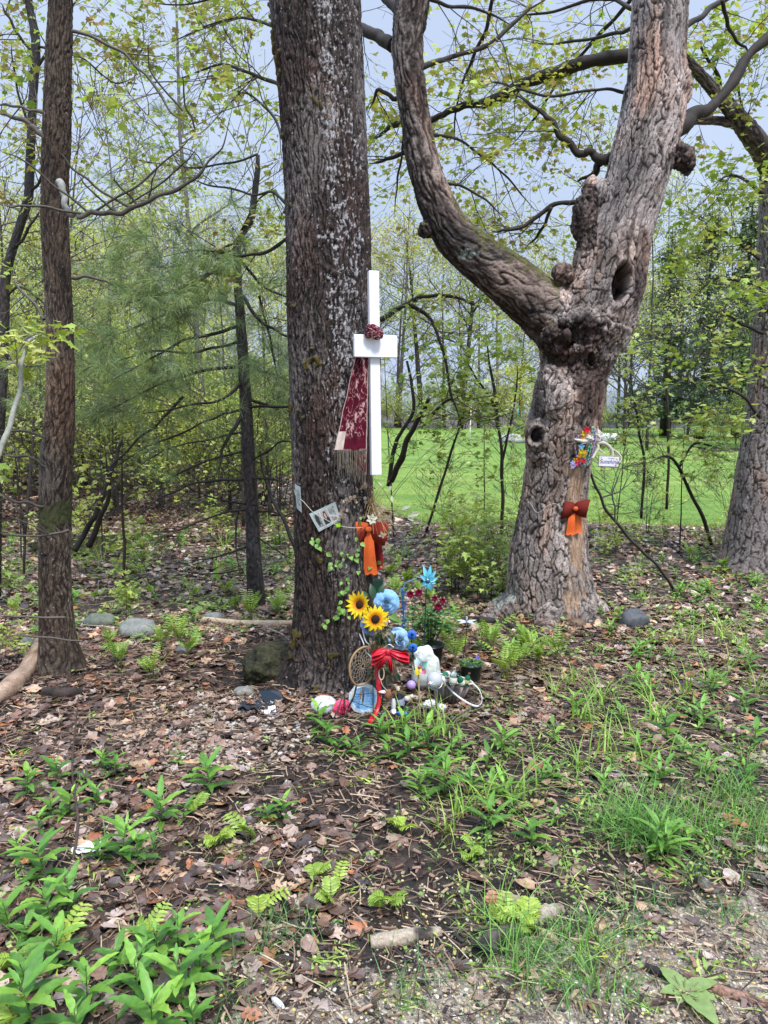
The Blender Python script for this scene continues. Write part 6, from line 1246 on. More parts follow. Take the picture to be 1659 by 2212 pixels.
def rose(px, py, Y, r, label, c=(.26, .50, .85), yaw=0, pitch=-.2, name='rose'):
    p = P(px, py, Y); root = thing(name, label, 'artificial flower', p); M = np.array(face(yaw, pitch)); m = MB(); rr = np.random.default_rng(int(px+py)); t = 0
    for ring, (n, ra, h, op) in enumerate(((3, .18, .75, .1), (4, .34, .66, .5), (5, .56, .50, 1.2), (6, .80, .28, 2.2), (6, 1.0, .04, 3.0))):
        for k in range(n):
            a0 = 2*PI*(k/n)+ring*.7; nu, nv = 8, 5; V = []
            for j in range(nv):
                v = j/(nv-1)
                for i in range(nu):
                    u = (i/(nu-1)-.5); aa = a0+u*(2*PI/n)*1.5; w_ = 1-.35*(2*u)**2*v; rad = r*ra*(.25+.75*v**.8*(1+.12*op*v)); z = r*(h*v*w_-.16*op*v**3+.09*math.sin(aa*7+ring)*v)
                    V.append([rad*math.cos(aa), rad*math.sin(aa), z])
            m.add(np.array(V)@M.T, grid_faces(nv, nu), np.array(c)*(.70+.10*ring+.14*rr.random())*np.repeat(.55+.5*np.linspace(0, 1, nv), nu)[:, None])  # crease shade put into the colour: petal bases and inner rings darker
    m.build('petals', PETAL, root); m = MB(); wire(m, [(0, .01, -.005), (.0, .03, -.05), (.01, .03, -.12)], .0028, 6, 5, (.07, .18, .06)); m.build('stem', LEAFY, root); return root
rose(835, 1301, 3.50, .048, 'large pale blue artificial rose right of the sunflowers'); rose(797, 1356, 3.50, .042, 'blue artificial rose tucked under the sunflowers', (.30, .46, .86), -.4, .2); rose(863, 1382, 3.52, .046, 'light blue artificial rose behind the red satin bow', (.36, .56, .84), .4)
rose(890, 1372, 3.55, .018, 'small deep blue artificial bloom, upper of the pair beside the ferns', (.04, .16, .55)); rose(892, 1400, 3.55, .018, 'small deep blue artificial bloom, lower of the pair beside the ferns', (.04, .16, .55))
root = thing('artificial_foliage', 'dark green and dried brown artificial leaves filling the bouquet on the trunk', 'artificial foliage', (0, 0, 0)); m = MB(); m2 = MB(); rng = np.random.default_rng(15)
for (x, y, L, a, c) in [(838, 1322, .075, -.7, (.22, .36, .10)), (822, 1315, .06, -1.4, (.06, .15, .06)), (808, 1292, .075, 1.8, (.035, .10, .045)), (820, 1285, .06, 1.2, (.04, .11, .06)), (795, 1290, .05, 2.4, (.08, .17, .09)), (845, 1340, .06, -.2, (.25, .38, .12)), (860, 1410, .05, -1., (.04, .13, .06)), (835, 1440, .05, -1.2, (.05, .13, .07)), (858, 1455, .04, -1.2, (.03, .12, .05))]:
    V, F = blade_leaf(L, L*.5, 8, .18, .35, .2); M = np.array(Matrix.Rotation(PI/2-.35, 3, 'X')@Matrix.Rotation(a, 3, 'Z')); m.add(V@M.T+np.array(P(x, y, 3.52)), F, c)
for k in range(95):
    x = rng.uniform(796, 854); y = rng.uniform(1355, 1400) if k % 2 else rng.uniform(1425, 1465); L = rng.uniform(.03, .055); V, F = blade_leaf(L, L*.38, 6, .4, .4, .3); M = np.array(Matrix.Rotation(PI/2+rng.normal(0, .6), 3, 'X')@Matrix.Rotation(rng.uniform(-2.6, -.5), 3, 'Z')); m.add(V@M.T+np.array(P(x, y, 3.50+rng.uniform(-.03, .05))), F, [(.26, .18, .11), (.15, .17, .09), (.08, .13, .07), (.33, .21, .15), (.42, .29, .22)][k % 5])
for k in range(14): x = rng.uniform(800, 840); wire(m2, [P(x, 1350, 3.55), P(x+rng.normal(5, 6), 1410, 3.55), P(822+rng.normal(0, 4), 1530, 3.53)], .002, 4, 4, (.03, .09, .05))
m.build('foliage', LEAFY, root); m2.build('stem', TWIG, root)
m = MB(); p = P(817, 1270, 3.62); lathe(m, [(0, -.045), (.020, -.045), (.034, .04), (.031, .04), (.018, -.03), (0, -.03)], 4, (.018, .05, .035), M=Matrix.Rotation(.7, 4, 'Z')); tag(m.build('grave_vase', PLAST, None, smooth=False, loc=p), 'square dark green plastic flower vase fixed above the blue rose', 'vase')
m = MB(); box(m, (0, 0, 0), (.040, .035, .065), (.02, .055, .04), bev=.004); tag(m.build('flower_holder', PLAST, None, smooth=False, loc=P(792, 1380, 3.56)), 'dark green block holder under the lower blue rose', 'vase')
m = MB(); rng = np.random.default_rng(18)
for k in range(40): x = rng.uniform(864, 876); y = 1270+k*2.2; wire(m, [P(x-5, y, 3.60), P(x, y+5, 3.59), P(x+5, y-3, 3.60)], .0012, 3, 3, (.06, .18, .42))
wire(m, [P(868, 1275, 3.6), P(878, 1258, 3.6), P(900, 1250, 3.6)], .002, 4, 5, (.10, .35, .5)); wire(m, [P(868, 1270, 3.6), P(872, 1320, 3.6), P(868, 1365, 3.6)], .004, 5, 5, (.05, .16, .38)); tag(m.build('mesh_ribbon', CLOTH), 'tattered blue mesh ribbon hanging behind the bouquet', 'ribbon')
# red satin bow and its long tail
root = thing('red_bow', 'big red satin bow under the bouquet with a long tail reaching the ground', 'bow', (0, 0, 0))
kb = P(838, 1408, 3.41)
for (tx, ty, h0, h1, sd) in ((802, 1418, 9, 32, 1), (884, 1418, 8, 30, 2), (846, 1448, 14, 8, 3), (818, 1440, 9, 12, 4)):
    m = MB(); e = P(tx, ty, 3.42); nu, nv = 30, 34; U, V_ = np.meshgrid(np.linspace(0, 1, nu), np.linspace(-1, 1, nv)); U = U.ravel(); V_ = V_.ravel(); ax = np.array(e-kb); side = np.array([0, 0, 1.]) if abs(ax[0]) > abs(ax[2]) else np.array([1., 0, 0])
    hh = (pxr(kb, h0)*(1-U)+pxr(kb, h1)*U**.7)*.5*(1-.25*sstep(.8, 1, U)); puff = .036*np.sin(PI*np.clip(U, 0, 1))*(1-.55*V_**2)
    fold = (.006+.006*U)*np.sin(V_*9+sd*2+2*U)*(.4+U)+.003*np.sin(V_*21+sd+3*U); V = np.array(kb)+np.outer(U, ax)+np.outer(hh*V_, side); V[:, 1] -= puff+fold; V[:, 2] -= .010*U*U
    B_ = V.copy(); B_[:, 1] += 2*puff*.6+.004; m.add(V, grid_faces(nv, nu), (.60, .012, .03)); m.add(B_, grid_faces(nv, nu)[:, ::-1], (.5, .01, .03)); m.build('loop', SATIN, root)
m = MB(); blob(m, kb+Vector((0, -.012, 0)), (.012, .010, .016), (.5, .01, .03), .15)
m.build('knot', SATIN, root)
m = MB(); A = smooth_path([list(P(x, y, Y_)) for x, y, Y_ in ((815, 1422, 3.46), (814, 1450, 3.45), (818, 1480, 3.43), (819, 1510, 3.42), (813, 1535, 3.40), (798, 1562, 3.33))], 10); n = len(A); w = np.stack([np.full(n, .021), .012*np.sin(np.linspace(0, 6, n)), .012*np.sin(np.linspace(1, 4, n))], 1); strip(m, A, w, (.50, .008, .02), .0012); m.build('tail', SATIN, root)
m = MB()
for k in range(3): A = smooth_path([list(P(*q)) for q in [[(783, 1360, 3.5), (790, 1385, 3.49), (800, 1395, 3.5), (789, 1405, 3.49), (802, 1420, 3.5), (796, 1428, 3.5)], [(830, 1400, 3.42), (840, 1392, 3.41), (850, 1398, 3.42)], [(776, 1368, 3.5), (786, 1392, 3.49), (782, 1400, 3.5)]][k]], 6); strip(m, A, np.tile([.004, .002, .003], (len(A), 1)), (.72, .72, .74), .0008)
tag(m.build('curling_ribbon', SATIN), 'curled white gift ribbon hanging beside the dreamcatcher', 'ribbon')
# dreamcatcher
dc = P(784, 1439, 3.46); root = thing('dreamcatcher', 'tan dreamcatcher hoop with woven web hanging by the trunk', 'dreamcatcher', dc, Mx(.75, 0, .12)); rx_, rz_ = .082, .092; m = MB(); t = np.linspace(0, 2*PI, 49)
C = np.stack([rx_*np.cos(t), .002*np.sin(3*t), rz_*np.sin(t)], 1); tube(m, C, .0052, 7, (.34, .22, .12), cap=False); wire(m, [(.06, -.01, -.05), (.085, -.02, -.03), (.09, -.02, .02)], .003, 5, 5, (.5, .38, .27)); m.build('hoop', CLOTH, root)
m = MB()
for ring in range(6):
    f0 = 1-ring*.15; f1 = f0-.15
    for k in range(14):
        a0 = 2*PI*(k+.5*ring)/14; a1 = a0+PI/14; a2 = a0+2*PI/14; q = lambda f_, a: (rx_*f_*math.cos(a), 0, rz_*f_*math.sin(a)); wire(m, [q(f0, a0), q(f1*.98, a1), q(f0, a2)], .0008, 3, 3, (.45, .36, .24))
m.build('web', CLOTH, root)
for k, (x, z) in enumerate(((-.05, -.12), (0, -.14), (.06, -.12))):
    m = MB(); wire(m, [(x*.9, 0, -.085), (x, 0, z+.02)], .001, 3, 3, (.4, .3, .2)); V, F = blade_leaf(.05, .014, 6, .1, .2, .1); m.add(V@np.array(Matrix.Rotation(PI/2, 3, 'X')@Matrix.Rotation(-PI/2, 3, 'Z')).T+[x, 0, z+.02], F, [(.7, .68, .64), (.35, .22, .14), (.62, .6, .55)][k]); m.build('feather', PETAL, root)
m = MB(); c0 = P(824, 1455, 3.41); C = np.stack([c0.x+.012*np.cos(t), c0.y+0*t, c0.z+.030*np.sin(t)], 1); tube(m, C, .003, 6, (.62, .44, .34), cap=False); wire(m, [P(822, 1466, 3.41), P(826, 1480, 3.4), P(836, 1492, 3.4)], .0015, 4, 4, (.6, .5, .4)); tag(m.build('beaded_ring', CLOTH), 'small oval pink leather ring against the red ribbon tail', 'ornament')
m = MB(); c0 = P(838, 1500, 3.42); blob(m, c0, (.018, .015, .026), (.26, .12, .07), .3); blob(m, c0+Vector((-.02, 0, .012)), (.022, .012, .008), (.7, .68, .66), .3); tag(m.build('shell_charm', CLOTH), 'brown and white charm hanging right of the red ribbon tail', 'ornament')
# blue plaque in a faceted white frame
pc = P(786, 1509, 3.50); root = thing('plaque', 'round pale blue plaque with handwriting in a white faceted frame against the trunk', 'plaque', pc, Mx(-.05, -.12, 0)); R1 = pxr(pc, 34); m = MB(); k = 10
lathe(m, [(0, -.008), (R1, -.008), (R1, .006), (R1*.78, .008), (R1*.76, .002), (0, .002)], k, (.62, .74, .80), M=Matrix.Rotation(PI/2, 4, 'X')@Matrix.Rotation(.3, 4, 'Z')); m.build('frame', PAPER, root, smooth=False)
m = MB(); lathe(m, [(0, .0045), (R1*.755, .0045), (R1*.755, .002)], 30, (.24, .50, .82), M=Matrix.Rotation(PI/2, 4, 'X')); m.build('face', PAPER, root, smooth=False)
m = MB(); rng = np.random.default_rng(22)
for row in range(7):
    z = R1*(.52-.17*row); x = -math.sqrt(max(0, (R1*.66)**2-z*z)); xe = -x
    while x < xe-.006:
        L = rng.uniform(.008, .018); L = min(L, xe-x); n = max(3, int(L/.0022)); wire(m, [(x+L*i/n, -.0062, z+.05*x+rng.uniform(-.0022, .0026)) for i in range(n+1)], .00045, 3, 3, (.05, .10, .24)); x += L+.005
m.build('writing', PAPER, root)
# black wire plate-easel, stakes
m = MB()
for pts, r_ in [([(806, 1430, 3.42), (806, 1500, 3.41), (807, 1600, 3.30)], .0026), ([(757, 1490, 3.46), (770, 1500, 3.44), (806, 1498, 3.42)], .0012), ([(757, 1512, 3.46), (780, 1522, 3.44), (815, 1532, 3.42)], .0016), ([(738, 1369, 3.55), (738, 1480, 3.5)], .002), ([(777, 1372, 3.52), (760, 1425, 3.5), (745, 1480, 3.48)], .0026), ([(750, 1470, 3.48), (742, 1500, 3.46), (722, 1550, 3.38)], .0025), ([(744, 1480, 3.48), (745, 1520, 3.44), (752, 1548, 3.40)], .003), ([(770, 1482, 3.46), (764, 1505, 3.44), (752, 1530, 3.42)], .0045)]:
    wire(m, [P(*q) for q in pts], r_, 5, 6)
tag(m.build('wire_stand', DARKM), 'thin black wire stand crossing in front of the blue plaque', 'stand')
m = MB(); A = smooth_path([list(P(*q)) for q in ((784, 1484, 3.45), (785, 1496, 3.445), (784, 1512, 3.45), (782, 1522, 3.45))], 6); tube(m, A, [.002]+[.0045]*(len(A)-6)+[.004, .003, .002, .002, .001], 6, (.16, .08, .06)); tag(m.build('seed_pod', TWIG), 'brown seed pod hanging in front of the plaque', 'seed pod')
# painted stone, pink flower
p = P(700, 1524, 3.52); root = thing('painted_stone', 'egg-shaped white painted stone with black speckles beside the pink flower', 'painted stone', p); m = MB(); V, F = ICO4; sh = 1+.03*fbm(V*1.5, 2); VV = V*sh[:, None]*[.064, .05, .049]; spk = sstep(.1, .25, perlin(V*28)+.55*sstep(.2, -.9, V[:, 2]+.4*V[:, 0])-.25); m.add(VV, F, lerp((.62, .64, .70), (.05, .05, .06), spk)); m.build('stone', PLAST, root)
m = MB(); rng = np.random.default_rng(3)
for k in range(7): a = -.5+.1*k; wire(m, [(.064*math.sin(a+.9)*.9+.0, -.051+.010*abs(a), .034-.004*k), (.03+.005*k, -.046+.002*k, .025-.004*k), (.05, -.035, .018-.005*k)], .0006, 3, 4, (.2, .24, .38))
for z in (.030, .036, .041): wire(m, [(-.016, -.038+(z-.03)*1.2, z), (-.011, -.0395+(z-.03)*1.2, z+.002), (-.006, -.0395+(z-.03)*1.2, z-.001), (-.002, -.039+(z-.03)*1.2, z+.001)], .0012, 3, 4, (.05, .16, .38))
m.build('markings', PAPER, root)
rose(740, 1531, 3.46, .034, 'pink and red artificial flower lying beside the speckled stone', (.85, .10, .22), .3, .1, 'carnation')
# black plastic scraps at the left foot of the trunk
rng = np.random.default_rng(31)
def scrap(px, py, s, c, label, name, mat=PLAST, tri=None, z=.02, rot=(0, 0, 0), n=9):
    p = G(px, py)+Vector((0, 0, z)); m = MB(); U, V_ = np.meshgrid(np.linspace(-1, 1, n), np.linspace(-1, 1, n)); U = U.ravel(); V_ = V_.ravel(); h = .35*fbm(np.stack([U*1.6, V_*1.6, 0*U+px], 1), 3)
    V = np.stack([U*s[0]*(1-.35*(V_ > 0)*V_*(tri or 0)), V_*s[1]+.2*s[1]*perlin(np.stack([U*2, 0*U, 0*U+py], 1)), h*s[2]], 1); V = V@np.array(Mx(*rot).to_3x3()).T; m.add(V, grid_faces(n, n), c); m.add(V-[0, 0, .002], grid_faces(n, n)[:, ::-1], c); return tag(m.build(name, mat, None, loc=p), label, 'litter')
BLK = (.022, .025, .032)
scrap(550, 1530, (.075, .045, .10), BLK, 'crumpled black plastic sheet lying left of the thick trunk', 'plastic_scrap', z=.01, n=15); scrap(575, 1535, (.05, .04, .08), (.016, .018, .024), 'torn black plastic right under the dark folded board', 'plastic_scrap', z=.012, n=13); scrap(535, 1540, (.03, .03, .06), (.03, .035, .05), 'small bluish black plastic tatter nearest the gravel', 'plastic_scrap', z=.012)
p = P(583, 1505, 3.62); m = MB(); V = np.array([[-.055, 0, .03], [.0, 0, .032], [.055, .01, .02], [.062, 0, -.005], [-.01, -.02, -.045], [-.005, -.012, .03]]); m.add(V, [np.array([[0, 4, 1], [1, 4, 3], [1, 3, 2]])], (.022, .035, .055)); m.add(V+[0, .006, .002], [np.array([[0, 1, 4], [1, 3, 4], [1, 2, 3]])], (.015, .02, .03)); tag(m.build('broken_board', PLAST, None, smooth=False, loc=p), 'dark slate-blue folded board propped on the black plastic', 'litter')
for (x, y, s, l) in ((597, 1517, (.030, .014, .02), 'white torn paper on the dark folded board'), (588, 1542, (.018, .020, .02), 'pale grey torn paper piece at the front of the black plastic'), (575, 1546, (.010, .010, .01), 'smallest white paper chip in front of the black plastic')): scrap(x, y, s, (.62, .62, .68), l, 'paper_scrap', PAPER, z=.02, rot=(.3, .9, 0))

# ---------------- offerings right of the trunk ----------------
# blue metal flower on a stake
p = P(923, 1254, 3.85); root = thing('metal_flower', 'turquoise metal garden flower with a grey centre standing over the dahlias', 'garden ornament', p); m = MB(); M0 = np.array(face(.15, -.1))
for k, L in enumerate([.082, .085, .07, .06, .05, .055, .06, .05, .045, .05]):
    a = PI/2+[-.25, .25, -.75, -1.35, -1.9, -2.6, 3.5, 2.9, 2.2, .9][k]*(1 if k else 1); V, F = blade_leaf(L, .026, 7, .3, .3, .15, 0, k); m.add((rz(V, a)+[0, 0, .001*k])@M0.T, F, [(.10, .42, .56), (.16, .52, .64), (.08, .36, .50)][k % 3])
m.build('petals', PLAST, root); m = MB(); blob(m, (0, -.012, 0), (.014, .009, .014), (.12, .25, .33), .1); m.build('disc', METAL, root); m = MB(); g0 = G(915, 1440); wire(m, [(0, .01, 0), (-.006, .01, -.10), (g0.x-p.x, g0.y-p.y, g0.z-p.z)], .003, 6, 6, (.10, .2, .25)); m.build('stake', METAL, root)
# dahlia in a black pot
pp = G(930, 1432); hP = .11; root = thing('potted_dahlia', 'dark green dahlia with wine red white-tipped flowers in a black pot', 'potted plant', pp); m = MB(); lathe(m, [(0, .0), (.058, .0), (.074, .10), (.078, .10), (.078, .112), (.070, .112), (.068, .09), (0, .088)], 24, (.014, .014, .016)); m.build('pot', PLAST, root)
m = MB(); m1 = MB(); rng = np.random.default_rng(44); zt = P(922, 1338, pp.y).z-pp.z
for k in range(190):
    a = rng.random()*2*PI; rr_ = rng.uniform(0, 1)**.6; q = np.array([.125*rr_*math.cos(a)-.01, .09*rr_*math.sin(a)-.03, zt+rng.uniform(-.09, .085)*(1-.35*rr_)]); L = rng.uniform(.035, .06); V, F = blade_leaf(L, L*.5, 6, .2, .5, .4, .2, k); m.add(rz(V, a+rng.normal(0, .6))+q, F, [(.06, .17, .05), (.09, .23, .07), (.04, .12, .04), (.14, .28, .10)][k % 4])
    if k % 6 == 0: wire(m1, [(0, 0, .09), (q[0]*.5, q[1]*.5, zt*.6), q], .002, 4, 4, (.08, .16, .05))
fl_ = [(886, 1284, .029), (904, 1281, .033), (939, 1293, .024), (956, 1298, .025), (946, 1311, .033)]
for (x, y, r_) in fl_: q = np.array(P(x, y, pp.y-.03)-pp); wire(m1, [(0, 0, .1), (q[0]*.7, q[1]*.7, q[2]-.08), q], .0016, 4, 4, (.12, .10, .06))
m1.build('stem', TWIG, root); m.build('foliage', LEAFY, root)
for i, (x, y, r_) in enumerate(fl_):
    q = np.array(P(x, y, pp.y-.035)-pp); m = MB(); M0 = np.array(face(rng.normal(0, .3), -.3))
    for ring in range(3):
        for k in range(12):
            V, F = blade_leaf(r_*(1-.25*ring), r_*.32, 5, .3, .3, .2+.45*ring); t = V[:, 0]/r_; c = lerp((.20, .006, .035), (.80, .68, .72), sstep(.62, .85, t)*(ring < 2)*(k % 2 == 0)); m.add(rz(V, 2*PI*k/12+ring*.26)@M0.T+q, F, c)
    m.build('bloom', PETAL, root)
# white cloth bag
p = G(922, 1500); m = MB(); z0 = .105; V, F = ICO4; n_ = 1+.16*fbm(V*1.1+4, 2)-.05*np.abs(perlin(V*1.6)); m.add(V*n_[:, None]*[.075, .06, .10]+[.0, .05, z0], F, lerp((.62, .66, .62), (.38, .46, .36), sstep(0, .5, fbm(V*3, 3))))
V2 = V*(1+.22*fbm(V*1.1+8, 2))[:, None]*[.055, .045, .055]+[-.01, .05, .185]; m.add(V2, F, (.66, .70, .68)); tag(m.build('cloth_bag', CLOTH, None, loc=p), 'stained white cloth bag slumped behind the solar light', 'bag')
# whitewashed wooden bucket, tipped, full of bottles
pl_, pr2 = P(943, 1471, 3.62), P(1010, 1482, 3.62); pbm = G(972, 1513); root = thing('wooden_bucket', 'tipped whitewashed wooden bucket filled with empty bottles', 'bucket', pbm, Mx(.15, -.12, .20)); root.scale = (1.15, 1.15, 1.1); m = MB(); k = 22; hB = .10
a = np.arange(k*4)*2*PI/(k*4); prof = [(0, .004), (.052, 0), (.084, hB), (.078, hB), (.05, .012), (0, .012)]; V = []
for r_, z in prof: V.append(np.stack([r_*np.cos(a)*(1-.018*(np.arange(k*4) % 4 == 0)), r_*np.sin(a)*(1-.018*(np.arange(k*4) % 4 == 0)), 0*a+z], 1))
V = np.concatenate(V); ci = np.repeat(np.array([.20, .30, .16, .26, .21, .33]*4)[:k], 4)*(1-.65*(np.arange(k*4) % 4 == 0)); cc = np.tile(np.stack([ci, ci*.84, ci*.76], 1), (len(prof), 1)); m.add(V, grid_faces(len(prof), k*4, True), cc); m.build('staves', WOODM, root)
m = MB(); t = np.linspace(0, 2*PI, 49); tube(m, np.stack([.083*np.cos(t), .083*np.sin(t), 0*t+hB], 1), .0045, 6, (.62, .58, .57), cap=False); m.build('rim', WOODM, root)
m = MB(); A = smooth_path([(-.060, -.055, .095), (-.02, -.098, .06), (.04, -.115, .03), (.095, -.10, .015), (.125, -.06, .03), (.118, -.02, .07), (.082, .01, .098)], 8); strip(m, A, np.tile([.0, .003, .009], (len(A), 1)), (.66, .65, .66), .002); m.build('handle', SATIN, root)
def bottle(loc, M, L, r_, mat, label, cap=None):
    root = thing('bottle', label, 'bottle', loc, M, 'bottles in the bucket'); m = MB(); lathe(m, [(0, 0), (r_*.9, 0), (r_, .004), (r_, L*.55), (r_*.75, L*.68), (r_*.36, L*.80), (r_*.34, L*.97), (r_*.42, L*.975), (r_*.42, L), (0, L)], 16); m.build('glass', mat, root)
    m = MB(); lathe(m, [(r_*1.01, L*.15), (r_*1.03, L*.16), (r_*1.03, L*.42), (r_*1.01, L*.43)], 16, (.72, .72, .62) if not cap else (.6, .6, .2)); m.build('label', PAPER, root)
    if cap: m = MB(); lathe(m, [(0, L*1.0), (r_*.46, L*1.0), (r_*.46, L*.94), (r_*.40, L*.94)], 12, cap); m.build('cap', PLAST, root)
for (x, y, Y_, yw, pt2, L, r_, mt, lb, cp) in [(978, 1478, 3.60, .1, .1, .085, .019, CLEARG, 'upright clear glass bottle at the front of the bucket', None), (962, 1470, 3.63, .6, 1.1, .095, .018, CLEARG, 'clear bottle lying slantwise at the left of the bucket', None), (985, 1466, 3.68, .9, 1.2, .10, .017, CLEARG, 'clear bottle lying across the back of the bucket', None), (1000, 1480, 3.62, .8, .6, .08, .016, GREENG, 'green bottle leaning at the right rim of the bucket', None), (1006, 1478, 3.66, -.5, .3, .065, .014, GREENG, 'small green bottle with a red cap at the right rim', (.45, .03, .04)), (970, 1456, 3.70, 1.1, 1.35, .10, .016, GREENG, 'green bottle lying at the very back of the bucket', None), (957, 1480, 3.60, 1.3, 1.0, .08, .015, CLEARG, 'short clear bottle at the left rim of the bucket', (.5, .12, .08))]:
    bottle(P(x, y, Y_), Mx(yw, 0, pt2 if pt2 < .5 else -pt2), L, r_, mt, lb, cp)
# dark green pot with pansies
pp = G(1017, 1470); root = thing('potted_pansy', 'dark green plastic pot with small pansy leaves and one violet flower', 'potted plant', pp); m = MB(); lathe(m, [(0, 0), (.044, 0), (.048, .005), (.060, .088), (.064, .088), (.064, .100), (.058, .100), (.055, .085), (0, .083)], 28, (.018, .045, .035)); m.build('pot', PLAST, root)
m = MB(); rng = np.random.default_rng(51)
for k in range(130): a = rng.random()*2*PI; rr_ = .062*math.sqrt(rng.random()); L = rng.uniform(.012, .024); V, F = blade_leaf(L, L*.5, 4, .2, .5, .5); m.add(rz(V, a)+[rr_*math.cos(a), rr_*math.sin(a), .092+rng.uniform(0, .04)*(1-rr_/.08)], F, [(.16, .30, .08), (.22, .38, .10), (.10, .22, .06), (.33, .42, .14)][k % 4])
m.build('foliage', LEAFY, root); m = MB()
for k in range(5): V, F = blade_leaf(.012, .011, 4, .1, .2, .2); m.add(rz(V, k*1.26)@np.array(face(0, -.3)).T+[.03, -.03, .138], F, (.18, .14, .62))
m.build('bloom', PETAL, root)
# solar light
b0, t0_ = G(945, 1531), P(940, 1482, 3.46); root = thing('solar_light', 'steel solar garden light with a crackled glass globe in front of the bucket', 'garden light', b0); up = (t0_-b0); q_ = up.to_track_quat('Z', 'Y'); root.rotation_euler = q_.to_euler(); hS = up.length
m = MB(); lathe(m, [(0, -.03), (.004, -.02), (.0085, 0), (.0085, hS), (0, hS)], 14, (.55, .55, .58)); m.build('stake', METAL, root); m = MB(); lathe(m, [(.006, hS), (.022, hS+.008), (.036, hS+.026), (.038, hS+.034), (.034, hS+.034), (0, hS+.03)], 24, (.30, .28, .28)); m.build('cup', METAL, root)
m = MB(); V, F = ICO3; m.add(V*[.037, .037, .037]+[0, 0, hS+.062], F); m.build('globe', CRACKG, root)
# toy windmill on a bamboo stick
p = P(906, 1440, 3.46); g0 = G(908, 1553); root = thing('toy_windmill', 'small windmill with yellow, pink and pale blue vanes on a bamboo stick', 'pinwheel', p)
for k, (a, c) in enumerate(((-2.0, (.85, .72, .04)), (-.9, (.80, .22, .40)), (1.9, (.45, .58, .66)), (.5, (.12, .3, .26)))):
    m = MB(); V, F = blade_leaf(.048, .036, 7, .35, .5, .35); M0 = np.array(face(.1, -.1)); m.add(rz(V, a)@M0.T, F, c); m.build('vane', PLAST, root)
m = MB(); blob(m, (0, -.008, 0), (.008, .006, .008), (.35, .08, .05), .05); m.build('hub', PLAST, root); m = MB(); wire(m, [(-.006, .006, 0), ((g0.x-p.x)*.5-.004, (g0.y-p.y)*.5, (g0.z-p.z)*.5), (g0.x-p.x, g0.y-p.y, g0.z-p.z-.01)], .0042, 7, 6, (.52, .38, .22)); m.build('stick', WOODM, root)
# dragonfly ornament
p = P(1008, 1343, 3.95); root = thing('dragonfly_ornament', 'grey metal dragonfly on a thin black stake behind the green pot', 'garden ornament', p)
for a, L in ((.15, .055), (PI-.15, .055), (-.30, .045), (PI+.30, .045)): m = MB(); V, F = blade_leaf(L, .014, 6, .1, .1, .15); m.add(rz(V, a)@np.array(face(0, -.9)).T, F, (.42, .42, .45)); m.build('wing', PLAST, root)
m = MB(); tube(m, [(0, 0, .022), (0, 0, .008), (0, 0, -.03)], [.006, .005, .002], 8, (.35, .36, .40)); blob(m, (0, 0, .024), (.006, .006, .006), (.35, .36, .4), .05); m.build('body', PLAST, root); m = MB(); g0 = G(998, 1440); wire(m, [(0, .004, -.01), (0, .01, -.08), (g0.x-p.x, g0.y-p.y, g0.z-p.z)], .0022, 5, 5); m.build('stake', DARKM, root)
# little things in the heap
def item(name, label, cat, px, py, fn, mat=PLAST, dz=0): m = MB(); p = G(px, py)+Vector((0, 0, dz)); fn(m); o = m.build(name, mat, None, loc=p); return tag(o, label, cat)
item('crumpled_paper', 'white crumpled tissue at the foot of the solar light', 'litter', 930, 1531, lambda m: blob(m, (0, 0, .02), (.032, .022, .024), (.78, .76, .78), .5, 2.6, ICO4), PAPER); item('crumpled_paper', 'small white lump right of the solar light stake', 'litter', 953, 1533, lambda m: blob(m, (0, 0, .012), (.022, .016, .015), (.78, .76, .78), .5, 2.6, ICO4, seed=4), PAPER)
p = G(868, 1530); root = thing('dark_bottle', 'dark glass bottle with a grey label leaning in the heap', 'bottle', p, Mx(.2, -.1, -.18)); m = MB(); lathe(m, [(0, 0), (.018, 0), (.019, .01), (.019, .055), (.008, .075), (.008, .098), (0, .098)], 16, (.012, .014, .02)); m.build('glass', BEADM, root); m = MB(); lathe(m, [(.0192, .018), (.0196, .019), (.0196, .048), (.0192, .049)], 16, (.38, .42, .55)); m.build('label', PAPER, root); m = MB(); lathe(m, [(.0095, .092), (.0095, .110), (0, .110)], 10, (.6, .52, .36)); m.build('cork', PAPER, root)
item('yellow_cup', 'small upturned orange-yellow cup in the heap', 'cup', 884, 1513, lambda m: lathe(m, [(.020, 0), (.016, .024), (0, .025), (0, .022), (.014, .021), (.018, 0)], 16, (.80, .42, .03))); item('purple_ball', 'pale purple ball half hidden by grass stems in the heap', 'ball', 888, 1500, lambda m: blob(m, (0, 0, .05), (.024, .024, .024), (.42, .30, .62), .02))
item('white_shoe', 'small white doll shoe standing by the dark bottle', 'toy', 850, 1542, lambda m: (blob(m, (0, 0, .012), (.014, .03, .012), (.7, .7, .7), .15), blob(m, (0, .01, .04), (.012, .014, .034), (.66, .66, .68), .15)), PAPER); item('blue_toy', 'bright blue plastic piece lying by the white shoe', 'toy', 866, 1545, lambda m: (blob(m, (0, 0, .010), (.024, .012, .010), (.03, .20, .60), .3), blob(m, (.02, 0, .008), (.012, .01, .007), (.04, .25, .65), .3))); item('green_cap', 'tiny green foil cap beside the dark bottle', 'litter', 879, 1535, lambda m: blob(m, (0, 0, .010), (.009, .009, .010), (.05, .35, .16), .2)); item('blue_bloom', 'blue silk petal dropped on the soil in front of the heap', 'litter', 905, 1590, lambda m: blob(m, (0, 0, .008), (.018, .010, .008), (.08, .22, .62), .4, 3), PETAL)
item('white_figurine', 'small pale figurine lying under the purple ball', 'figurine', 884, 1522, lambda m: (blob(m, (-.01, 0, .03), (.018, .014, .014), (.62, .6, .58), .3), blob(m, (.012, 0, .042), (.010, .010, .010), (.66, .62, .6), .2)), PAPER)
